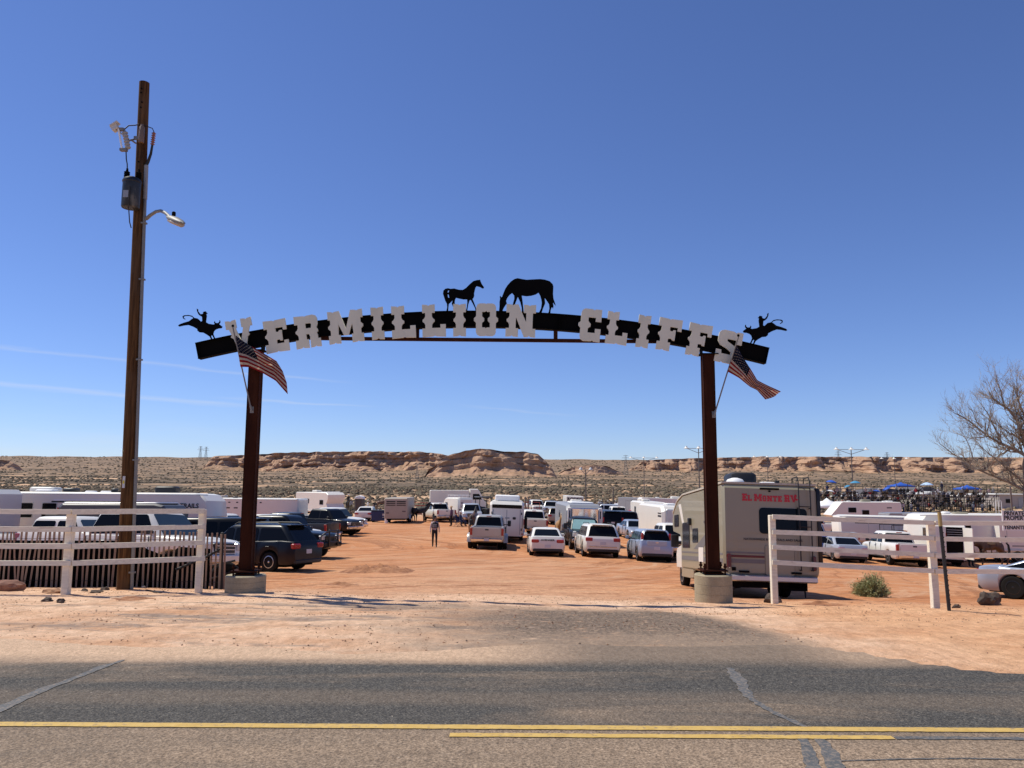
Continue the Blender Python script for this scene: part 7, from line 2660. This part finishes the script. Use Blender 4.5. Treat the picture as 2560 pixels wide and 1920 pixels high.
MB().box((.35, -.605, .75), (.30, .012, .20)).box((.35, -.605, .5), (.34, .012, .05)).build('decal', M_plate, b)
for x in (-.99, .99):
    MB().box((x, 0, .75), (.10, .9, .12)).build('side_pocket', M_plastic_blue, b)
for x in (-.8, .8):
    MB().box((x, 0, .08), (.1, 1.1, .14)).build('skid', M_under, b)
stand(o, 956, None, y=78.5, th=0)
o = MB().lathe([(.001, 0), (.14, 0), (.16, .08), (.16, 1.1), (.14, 1.16), (.001, 1.16)], (0, 0, 0), 14).build('water_barrel', M_canvas, None, 40)
tag(o, 'white upright water barrel between dumpster and stock trailer', 'barrel')
stand(o, 968.5, None, y=76)
# dark tractor with canopy
o = empty('tractor', (0, 0, 0), 0, 'dark tractor with a canopy behind the brown horse', 'tractor')
MB().rbox((.9, 0, 1.1), (1.7, .75, .8), .12, .08).build('hood', M_steeldark, o, 40)
MB().box((-.4, 0, .85), (1.6, .8, .5)).build('chassis', M_under, o)
MB().rbox((-.5, 0, 2.55), (1.7, 1.5, .12), .1, .04).build('canopy', M_trdark, o, 40)
for a in (-1.2, .2):
    for b_ in (-.6, .6):
        MB().tube([(a, b_, 1.0), (a, b_, 2.5)], .04, 6).build('canopy_post', M_steeldark, o)
for sd in (1, -1):
    add_wheel(o, -.8, sd * .8, .70, .4, 'steel_dark', sd)
    add_wheel(o, 1.3, sd * .75, .42, .28, 'steel_dark', sd)
MB().box((2.0, 0, .7), (.3, 1.6, .6)).build('bucket', M_steeldark, o)
MB().rbox((-.6, 0, 1.35), (.5, .5, .5), .1, .05).build('seat', M_trim, o)
seat_on_ground(o, *G(1213, 78)[:2], R(-70), 2, 1.4)


def canopy(label, u, y, w, h, mat, zpeak, vtop=None, poles=True, group='shade canopies'):
    p = G(u, y)
    o = empty('canopy_tent', p, 0, label, 'canopy', group)
    zt = h
    n = 6
    mb = MB()
    V, Fq = [], []
    for j in range(n + 1):
        for i in range(n + 1):
            a, b = i / n * 2 - 1, j / n * 2 - 1
            r_ = max(abs(a), abs(b))
            V.append((a * w / 2, b * w / 2, zt + zpeak * ((1 - r_) ** 1.35)))
    for j in range(n):
        for i in range(n):
            k = j * (n + 1) + i
            Fq.append((k, k + 1, k + n + 2, k + n + 1))
    mb.add(V, Fq)
    roof = mb.build('roof', mat, o, 40)
    sol = roof.modifiers.new('cloth', 'SOLIDIFY')
    sol.thickness = .02
    for (x, yy, sx, sy) in ((0, -w / 2, w, .02), (0, w / 2, w, .02), (-w / 2, 0, .02, w), (w / 2, 0, .02, w)):
        MB().box((x, yy, zt - .1), (sx, sy, .22)).build('valance', mat, o)
    for a in (-1, 1):
        for b in (-1, 1):
            MB().tube([(a * w * .49, b * w * .49, 0), (a * w * .49, b * w * .49, zt)], .025, 6).build('leg', M_galv, o)
    return o


canopy('white peaked canopy tent right of the motorhome', 2072, 105, 3.6, 2.2, M_canvas, 1.1)

# ------------------------------------------------------------------ bleachers and crowd
BY = 138.0
bx0, bx1 = G(2035, BY).x, G(2478, BY).x
zb = min(gh(bx0, BY), gh(bx1, BY))
bl = empty('bleachers', ((bx0 + bx1) / 2, BY, zb), 0, 'long dark steel bleachers full of spectators', 'bleachers')
BL0 = Vector(bl.location)
half = (bx1 - bx0) / 2
ROWS = 7
plank_me = MB().box((0, 0, 0), (half * 2, .30, .05)).mesh('seat_plank', M_wood)
for r_ in range(ROWS):
    for nm, dz, dy, m in (('seat_plank', 0, 0, plank_me), ('foot_plank', -.40, -.32, plank_me)):
        o = bpy.data.objects.new(nm, m)
        col.objects.link(o)
        o.parent = bl
        o.location = (0, -r_ * .72 + 2.2 + dy, .75 + (r_) * .44 + dz)
nfr = 17
for k in range(nfr):
    x = -half + 2 * half * k / (nfr - 1)
    mb = MB()
    for r_ in range(ROWS):
        yy = -r_ * .72 + 2.2
        mb.box((x, yy, (.75 + r_ * .44) / 2), (.07, .07, .75 + r_ * .44))
    mb.tube([(x, 2.4, .2), (x, -2.3, .75 + (ROWS - 1) * .44)], .04, 4)
    mb.tube([(x, -2.2, .2), (x, 2.2, .65)], .03, 4)
    mb.box((x, -2.55, 2.4), (.06, .06, 4.9))
    mb.build('frame', M_steeldark, bl)
for zz in (1.0, 2.0, 3.0, 3.9, 4.35, 4.8):
    MB().box((0, -2.56, zz), (half * 2, .05, .05)).build('back_rail', M_steeldark, bl)
for k in range(nfr - 1):
    x = -half + 2 * half * k / (nfr - 1)
    x2 = -half + 2 * half * (k + 1) / (nfr - 1)
    MB().tube([(x, -2.5, .2), (x2, -2.5, 3.2)] if k % 2 else [(x2, -2.5, .2), (x, -2.5, 3.2)], .03, 4).build('cross_brace', M_steeldark, bl)
CM = [CLOTH[k] for k in ('white', 'grey', 'tan', 'black', 'navy', 'denim', 'plaid', 'red', 'cream', 'brown', 'black', 'grey')] + [M_skin, M_hair]
mb = MB()


def crowd_person(mb, x, y, z, sit, ci, hi):
    h0 = 0 if sit else .40
    mb.loft([[(x + rx * math.cos(a), y + ry * math.sin(a), z + zz) for a in [i * math.tau / 8 for i in range(8)]] for rx, ry, zz in ((.17, .13, h0), (.20, .15, h0 + .25), (.22, .14, h0 + .48), (.10, .09, h0 + .58), (.06, .06, h0 + .62))], ci)
    if not sit:
        for sx in (-.09, .09):
            mb.loft([[(x + sx + r_ * math.cos(a), y + r_ * math.sin(a), z + zz) for a in [i * math.tau / 6 for i in range(6)]] for r_, zz in ((.07, -.45), (.08, 0), (.10, .42))], 5 if hi % 2 else 3)
    else:
        mb.box((x, y + .22, z + .06), (.34, .45, .15), 5 if hi % 2 else 3)
    for sx in (-1, 1):
        mb.tube([(x + sx * .21, y, z + h0 + .46), (x + sx * .27, y + .04, z + h0 + .22), (x + sx * .20, y + .2, z + h0 + .14)], [.06, .05, .04], 5, ci)
    mb.ico((x, y, z + h0 + .72), .105, 12 if hi % 3 else 13, hi, 0, 1, (.9, 1, 1.15))
    if hi % 5 < 3:
        mb.lathe([(.001, 0), (.19, 0), (.19, .015), (.10, .02), (.09, .11), (.001, .11)], (x, y, z + h0 + .77), 8, 'Z', (0, 2, 3, 8)[hi % 4])


for r_ in range(ROWS):
    x = -half + .6
    while x < half - .4:
        if random.random() < .66:
            crowd_person(mb, x + random.uniform(-.1, .1), -r_ * .72 + 2.2, .78 + r_ * .44, random.random() < .93, random.randrange(12), random.randrange(60))
        x += random.uniform(.55, .85)
x = -half
while x < half:
    if random.random() < .5:
        crowd_person(mb, x, -3.2 + random.uniform(-.6, .3), .45, False, random.randrange(12), random.randrange(60))
    x += random.uniform(.6, 1.8)
o = mb.build('crowd', CM, None, 50)
o.location = BL0
tag(o, 'crowd of spectators packed on the bleachers', 'crowd', kind='stuff')
q = at(2357, 1231, BY - 2.4)
TOPMAN.location = (q.x, BY - 2.2, BL0.z + .78 + 6 * .44)
TOPMAN.rotation_euler = (0, 0, R(90))


def umbrella(label, u, v, y, r, mat, tilt=0, hgt=1.9):
    c = at(u, v, y)
    o = empty('umbrella', (c.x, c.y, c.z - hgt), 0, label, 'umbrella', 'sun umbrellas over the bleachers')
    rg = []
    n = 16
    for s in (1, .8, .55, .28, .04):
        rg.append([(r * s * math.cos(i * math.tau / n) * (.94 if i % 2 else 1), r * s * math.sin(i * math.tau / n) * (.94 if i % 2 else 1), hgt - r * .42 * s ** 1.7) for i in range(n)])
    cv = MB().loft(rg, cap=False).add([(0, 0, hgt + .01)] , []).build('canopy', mat, o, 70)
    sl = cv.modifiers.new('cloth', 'SOLIDIFY')
    sl.thickness = .015
    MB().tube([(0, 0, -.1), (0, 0, hgt + .08)], .02, 6).build('pole', M_galv, o)
    for i in range(0, n, 2):
        a = i * math.tau / n
        MB().tube([(0, 0, hgt - .06), (r * .95 * math.cos(a), r * .95 * math.sin(a), hgt - r * .40)], .008, 3).build('rib', M_galv, o)
    o.rotation_euler = (0, R(tilt), 0)
    return o


umbrella('round blue umbrella at the left end of the bleachers', 2075, 1200, 136, 1.0, M_bluecloth, 8)
umbrella('pointed light blue umbrella on the bleachers', 2138, 1202, 137, 1.0, M_tealcloth)
umbrella('large pale blue umbrella left of the standing person', 2317, 1206, 136, 1.15, M_palecloth)
umbrella('low blue umbrella tilted in the middle of the crowd', 2222, 1216, 135.4, .75, M_bluecloth, -28, 1.2)
umbrella('blue umbrella low in the crowd beside the person in white', 2188, 1224, 135.4, .7, M_bluecloth, 12, 1.2)
umbrella('small white umbrella left of the crowd', 2073, 1224, 135.4, .75, M_canvas, 15, 1.2)
umbrella('small teal umbrella behind the black hats', 2122, 1212, 135.4, .6, M_tealcloth, -20, 1.2)
for (lab, u, vt, y, w) in (('blue square canopy over the middle of the bleachers', 2258, 1214, 139, 3.4), ('blue flat canopy over the right end of the bleachers', 2424, 1221, 137.5, 3.2)):
    c = at(u, vt, y)
    p = G(u, y)
    canopy(lab, u, y, w, c.z - p.z, M_bluecloth, .62)

# ------------------------------------------------------------------ arena light poles
def floodlight(label, u, vtop, y, n=3, arm=1.4, hd=.36):
    p = G(u, y)
    z1 = at(u, vtop, y).z - p.z
    o = empty('light_pole', p, 0, label, 'light pole', 'floodlight poles round the arena')
    pole = MB().tube([(0, 0, -.2), (0, 0, z1)], [.14, .08], 8).build('pole', plain('pole_brown_grey', (.16, .13, .11), .7), o, 60)
    MB().tube([(0, 0, z1 - .9), (-arm, 0, z1 + .05)], .05, 5).tube([(0, 0, z1 - .9), (arm, 0, z1 + .05)], .05, 5).tube([(-arm, 0, z1), (arm, 0, z1)], .05, 5).build('crossarm', M_galv, o)
    for k in range(n):
        x = -arm + 2 * arm * k / (n - 1) if n > 1 else 0
        hdn = MB().lathe([(.001, .30), (.16, .30), (.20, .12), (hd, -.12), (hd * .98, -.16), (.001, -.12)], (x, -.12, z1 + .12), 12).build('lamp_head', M_trwhite, o, 50)
        MB().tube([(x, 0, z1), (x, -.1, z1 + .2)], .03, 5).build('bracket', M_galv, hdn)
    return o


floodlight('tall floodlight pole above the bleachers', 2137, 1124, 150, 3, 2.9, .55)
floodlight('floodlight pole rising behind the right gate column', 1752, 1121, 150, 3, 2.4, .5)
floodlight('floodlight pole between butte and right gate column', 1613, 1145, 215, 3, 3.6, .6)
floodlight('floodlight pole above the motorhome roof', 1924, 1143, 225, 3, 3.8, .6)
floodlight('far floodlight pole right of the tall one', 2243, 1147, 235, 3, 3.8, .6)
floodlight('short dark floodlight pole in front of the pink knoll', 1467, 1174, 140, 2, .9, .4)
for (lab, u, vt, y) in (('bare dark post in the scrub behind the rodeo trailer', 1536, 1219, 125), ('thin grey post at the foot of the bare tree', 2537, 1218, 84), ('left of two close posts in the scrub behind the white horse trailer', 1316, 1243, 112), ('right of two close posts in the scrub behind the white horse trailer', 1324, 1243, 112)):
    p = G(u, y)
    z1 = at(u, vt, y).z - p.z
    o = empty('post', p, 0, lab, 'post')
    MB().tube([(0, 0, -.1), (0, 0, z1)], [.11, .09], 8).build('shaft', plain('pole_brown_grey', (.16, .13, .11), .7), o, 60)
    MB().lathe([(.10, 0), (.10, .04), (.001, .08)], (0, 0, z1), 8).build('cap', M_galv, o, 50)


# transmission towers on the skyline
def pylon(label, u, vtop, y, kind=0, zb_=None):
    p = G(u, y)
    H_ = at(u, vtop, y).z - p.z
    o = empty('transmission_tower', p, 0, label, 'tower', 'transmission towers on the skyline')
    mb = MB()
    w0, w1 = H_ * .12, H_ * .03
    th_ = max(.16, y * .00013)
    for (a, b) in ((-1, -1), (1, -1), (1, 1), (-1, 1)):
        mb.tube([(a * w0, b * w0, -2), (a * w1, b * w1, H_ * .78), (a * w1 * .6, b * w1 * .6, H_)], th_, 3)
    for k in range(7):
        s0, s1 = k / 7 * .78, (k + 1) / 7 * .78
        a0, a1 = w0 + (w1 - w0) * s0 / .78, w0 + (w1 - w0) * s1 / .78
        for f in (-1, 1):
            mb.tube([(-a0, f * a0, s0 * H_), (a1, f * a1, s1 * H_)], th_ * .7, 3)
            mb.tube([(a0, f * a0, s0 * H_), (-a1, f * a1, s1 * H_)], th_ * .7, 3)
    mb.build('lattice', M_galv, o)
    mb = MB()
    for zz, ww in ((.74, .26), (.86, .20), (.97, .13)):
        mb.tube([(-H_ * ww, 0, zz * H_), (0, 0, zz * H_ + H_ * .03), (H_ * ww, 0, zz * H_)], th_, 3)
        mb.tube([(-H_ * ww, 0, zz * H_), (H_ * ww, 0, zz * H_)], th_, 3)
    mb.build('crossarm', M_galv, o)


pylon('left of two close transmission towers left of the long mesa', 501, 1116, 3900)
pylon('right of two close transmission towers left of the long mesa', 515, 1117, 3900)
pylon('tall lattice transmission tower right of the butte', 1566, 1138, 1650)
pylon('lattice tower in front of the butte', 1044, 1160, 1250)
pylon('tiny transmission tower right of the butte on the skyline', 1389, 1148, 5200)
pylon('tiny transmission tower next to the knoll on the skyline', 1443, 1148, 5200)
pylon('faint transmission tower above the right mesa near the tall floodlight', 2098, 1127, 3300)
pylon('faint transmission tower above the right mesa near the far floodlight', 2220, 1131, 3300)

# ------------------------------------------------------------------ far buildings behind the bleachers
def shed(label, u, y, w, h, d, wall, roof, rh=.8, th=0):
    p = G(u, y)
    o = empty('building', p, R(th), label, 'building', 'low buildings behind the bleachers')
    MB().box((0, 0, h / 2 - .3), (w, d, h + .6)).build('wall', wall, o)
    MB().profile([(-w / 2 - .3, h), (w / 2 + .3, h), (w / 2 + .2, h + .12), (w * .08, h + rh), (-w * .08, h + rh), (-w / 2 - .2, h + .12)], d + .6, .02).build('roof', roof, o)
    for k in range(max(2, int(w / 4))):
        x = -w / 2 + w * (k + .5) / max(2, int(w / 4))
        win = MB().box((x, -d / 2 - .02, h * .55), (1.0, .06, .8)).build('window', M_trim, o)
        MB().box((x, -d / 2 - .035, h * .55), (.86, .06, .66)).build('pane', M_glass, win)
    MB().box((w * .1, -d / 2 - .03, h * .38), (.95, .08, h * .76)).build('door', M_trgrey, o)


M_rooflt = plain('roof_pale', (.62, .60, .56), .6)
M_roofdk = plain('roof_dark', (.11, .10, .10), .7)
M_wallcr = plain('wall_cream', (.45, .41, .34), .8)
M_walldk = plain('wall_grey', (.20, .18, .17), .8)
shed('low dark-roofed building behind the middle of the bleachers', 2200, 190, 14, 2.6, 8, M_walldk, M_roofdk, 1.4)
shed('cream low building behind the left of the bleachers', 2165, 170, 12, 2.0, 6, M_wallcr, M_rooflt, .6)
shed('dark gabled building behind the blue square canopy', 2300, 185, 9, 2.8, 8, M_walldk, M_roofdk, 1.6)
shed('long white-roofed building right of the pale umbrella', 2350, 172, 14, 2.6, 7, M_wallcr, M_rooflt, .7)
shed('long pale building right of the bleachers', 2475, 165, 13, 2.4, 6, M_wallcr, M_rooflt, .6)
shed('grey block building left of the tree trunk', 2522, 158, 7, 2.8, 6, plain('wall_block', (.36, .33, .31), .9), M_rooflt, .1)

# arena pipe panels
def pipe_panel(label, u0, u1, y, h, mat, bars=5):
    a, b = G(u0, y), G(u1, y)
    o = empty('pipe_fence', a, 0, label, 'fence', 'pipe panels round the pens')
    d = b - a
    for k in range(bars):
        z = .25 + (h - .25) * k / (bars - 1)
        MB().tube([(0, 0, z), (d.x, d.y, d.z + z)], .032, 5).build('rail', mat, o, 50)
    n = max(2, int(d.length / 2.6))
    for k in range(n + 1):
        s = k / n
        MB().tube([(d.x * s, d.y * s, d.z * s - .1), (d.x * s, d.y * s, d.z * s + h)], .04, 5).build('post', mat, o, 50)


pipe_panel('red pipe panels behind the white pickup and dark horses', 1036, 1105, 95, 1.6, M_redpipe)
pipe_panel('dark pipe panels beside the white horse trailer', 1290, 1352, 104, 1.8, M_redpipe)
pipe_panel('dark arena pipe fence behind the parked vehicles', 1345, 1600, 124, 1.7, M_steeldark)
pipe_panel('dark pipe fence in front of the fifth-wheel camper', 2100, 2300, 72, 1.75, M_steeldark, 4)
pipe_panel('white arch-topped pipe gate left of the tree', 2494, 2509, 118, 2.6, M_canvas, 2)

# ------------------------------------------------------------------ private property sign
sp = G(2546, 21)
o = empty('warning_sign', sp, 0, 'white PRIVATE PROPERTY sign on posts at the right edge', 'sign')
S0 = Vector(sp)
a, b = at(2504, 1277, 21) - S0, at(2620, 1327, 21) - S0
bd = MB().box(((a.x + b.x) / 2, 0, (a.z + b.z) / 2), (b.x - a.x, .03, a.z - b.z)).build('board', plain('sign_white', (.78, .76, .74), .7, 0, .1, 3), o)
pmm = F / 21
for txt, uc, vc, sz in (('PRIVATE', 2534, 1284.0, 14.5), ('PROPERTY', 2541, 1295.5, 14.5), ('TENANTS', 2535, 1319, 12.5)):
    c = at(uc, vc, 21) - S0
    put_text(txt, sz / pmm, M_textblack, bd, (c.x, -.02, c.z), (1, 0, 0), (0, 0, 1), .0035, .92)
for x in (a.x + .82, b.x + .3):
    MB().box((x, .05, (a.z) / 2 - .1), (.09, .06, a.z + .1)).build('post', M_wood, o)

# ------------------------------------------------------------------ bare cottonwood
TY_ = 55.0
tb0 = G(2576, TY_)
tree = empty('cottonwood_tree', tb0, 0, 'bare leafless cottonwood tree at the right edge', 'tree')
T0 = Vector(tb0)
t = NT('cottonwood_bark')
n = t.noise(6, 6, .65, t.pos((3, 3, .6), obj=True))
t.set(t.ramp(n, [(.3, (.11, .09, .068)), (.55, (.25, .205, .155)), (.78, (.44, .38, .29))]), .9)
t.bump(n, .8, .04)
M_bark = t.m
t = NT('cottonwood_twig')
n = t.noise(1.5, 3, .6, t.pos(obj=True))
t.set(t.ramp(n, [(.3, (.27, .225, .165)), (.7, (.47, .41, .31))]), .9)
M_twig = t.m


def tp(x, y):
    """tree sketch coordinates -> local metres"""
    return at(2320 + x / 4.147, 900 + y / 4.147, TY_) - T0


trunk, limbs, twigs = MB(), MB(), MB()
trunk.tube([tp(1055, 1640) * Vector((1, 1, 0)) + Vector((0, 0, -.3)) if False else Vector((-.02, 0, -.3)), Vector((0, 0, .6)), tp(1052, 1480), tp(1046, 1350), tp(1040, 1200), tp(1030, 1080), tp(1045, 980)], [.55, .44, .38, .36, .33, .31, .27], 14)
mains = [
    ([(1030, 1010), (995, 972), (940, 940), (850, 895), (760, 850), (650, 790), (560, 710), (480, 630), (400, 580), (335, 545)], .20),
    ([(1042, 1030), (1010, 900), (990, 820), (940, 720), (900, 620), (800, 510), (720, 460), (640, 405), (598, 340)], .22),
    ([(1050, 1390), (960, 1320), (850, 1250), (720, 1190), (600, 1130), (470, 1030), (380, 960), (262, 855)], .16),
    ([(1045, 1360), (960, 1230), (860, 1140), (740, 1020), (650, 930), (590, 870)], .11),
    ([(1045, 990), (1058, 850), (1050, 700), (1040, 600), (1060, 450), (1060, 350), (1075, 230)], .26),
    ([(1050, 720), (980, 600), (920, 500), (860, 400), (830, 330), (800, 240)], .12),
    ([(800, 510), (750, 420), (700, 300), (660, 230)], .08),
    ([(720, 1190), (600, 1140), (490, 1132), (415, 1135)], .07),
    ([(760, 850), (690, 690), (620, 560), (540, 440)], .08),
    ([(560, 710), (500, 640), (450, 520)], .05),
    ([(940, 720), (900, 560), (850, 420), (840, 300)], .08),
    ([(1040, 900), (960, 800), (860, 760), (780, 690), (700, 640)], .10),
    ([(650, 790), (560, 800), (460, 810), (380, 770)], .05),
    ([(470, 1030), (420, 900), (355, 810)], .05),
    ([(1058, 850), (1130, 700), (1200, 520), (1230, 330)], .20),
    ([(1045, 1000), (1140, 900), (1300, 780), (1420, 600)], .22),
    ([(1050, 1250), (1180, 1120), (1340, 1020), (1500, 940)], .18),
    ([(1130, 700), (1260, 600), (1360, 420)], .12),
    ([(1060, 450), (1100, 330), (1120, 200)], .10),
    ([(1140, 900), (1260, 680), (1300, 480)], .12),
]
rt = random.Random(5)


def twig(p, d, ln, r, depth):
    pts = [p]
    q = p
    dd = d.copy()
    n = 4
    for _ in range(n):
        dd = (dd + Vector((rt.gauss(0, .16), rt.gauss(0, .16), rt.gauss(.07, .14)))).normalized()
        q = q + dd * ln / n
        pts.append(q)
    (limbs if r > .03 else twigs).tube(pts, [r * (1 - .8 * i / n) for i in range(n + 1)], 4 if r > .03 else 3, 0, False)
    if depth > 0:
        k = rt.randint(4, 6) if depth > 1 else rt.randint(3, 5)
        for _ in range(k):
            i = rt.randint(1, n)
            a = (dd + Vector((rt.gauss(0, .55), rt.gauss(0, .55), rt.gauss(.18, .4)))).normalized()
            twig(pts[i], a, ln * rt.uniform(.45, .75), r * .55, depth - 1)


for pl_, r0 in mains:
    yo = rt.uniform(-.35, .35)
    n = len(pl_)
    pts = []
    for i, (x, y) in enumerate(pl_):
        p = tp(x, y)
        p.y += yo * i * .8 + rt.uniform(-.08, .08)
        if i == 0:
            p.y = 0
        pts.append(p)
    limbs.tube(pts, [r0 * .62 * (1 - .88 * i / (n - 1)) + .011 for i in range(n)], 7)
    for i in range(1, n):
        for _ in range(4 if i > 1 else 2):
            s = rt.random()
            p = pts[i - 1].lerp(pts[i], s)
            d = (pts[i] - pts[i - 1]).normalized()
            a = (d * .8 + Vector((rt.gauss(0, .5), rt.gauss(0, .6), rt.gauss(.25, .45)))).normalized()
            twig(p, a, rt.uniform(.7, 1.5), max(.012, r0 * (1 - i / n) * .35 + .010), 2)
    twig(pts[-1], (pts[-1] - pts[-2]).normalized(), .9, .016, 2)
trunk.build('trunk', M_bark, tree, 60)
limbs.build('limbs', M_bark, tree, 60)
twigs.build('twigs', M_twig, tree)

for ob in list(bpy.data.objects):
    for k in ('_L', '_W'):
        if k in ob:
            del ob[k]
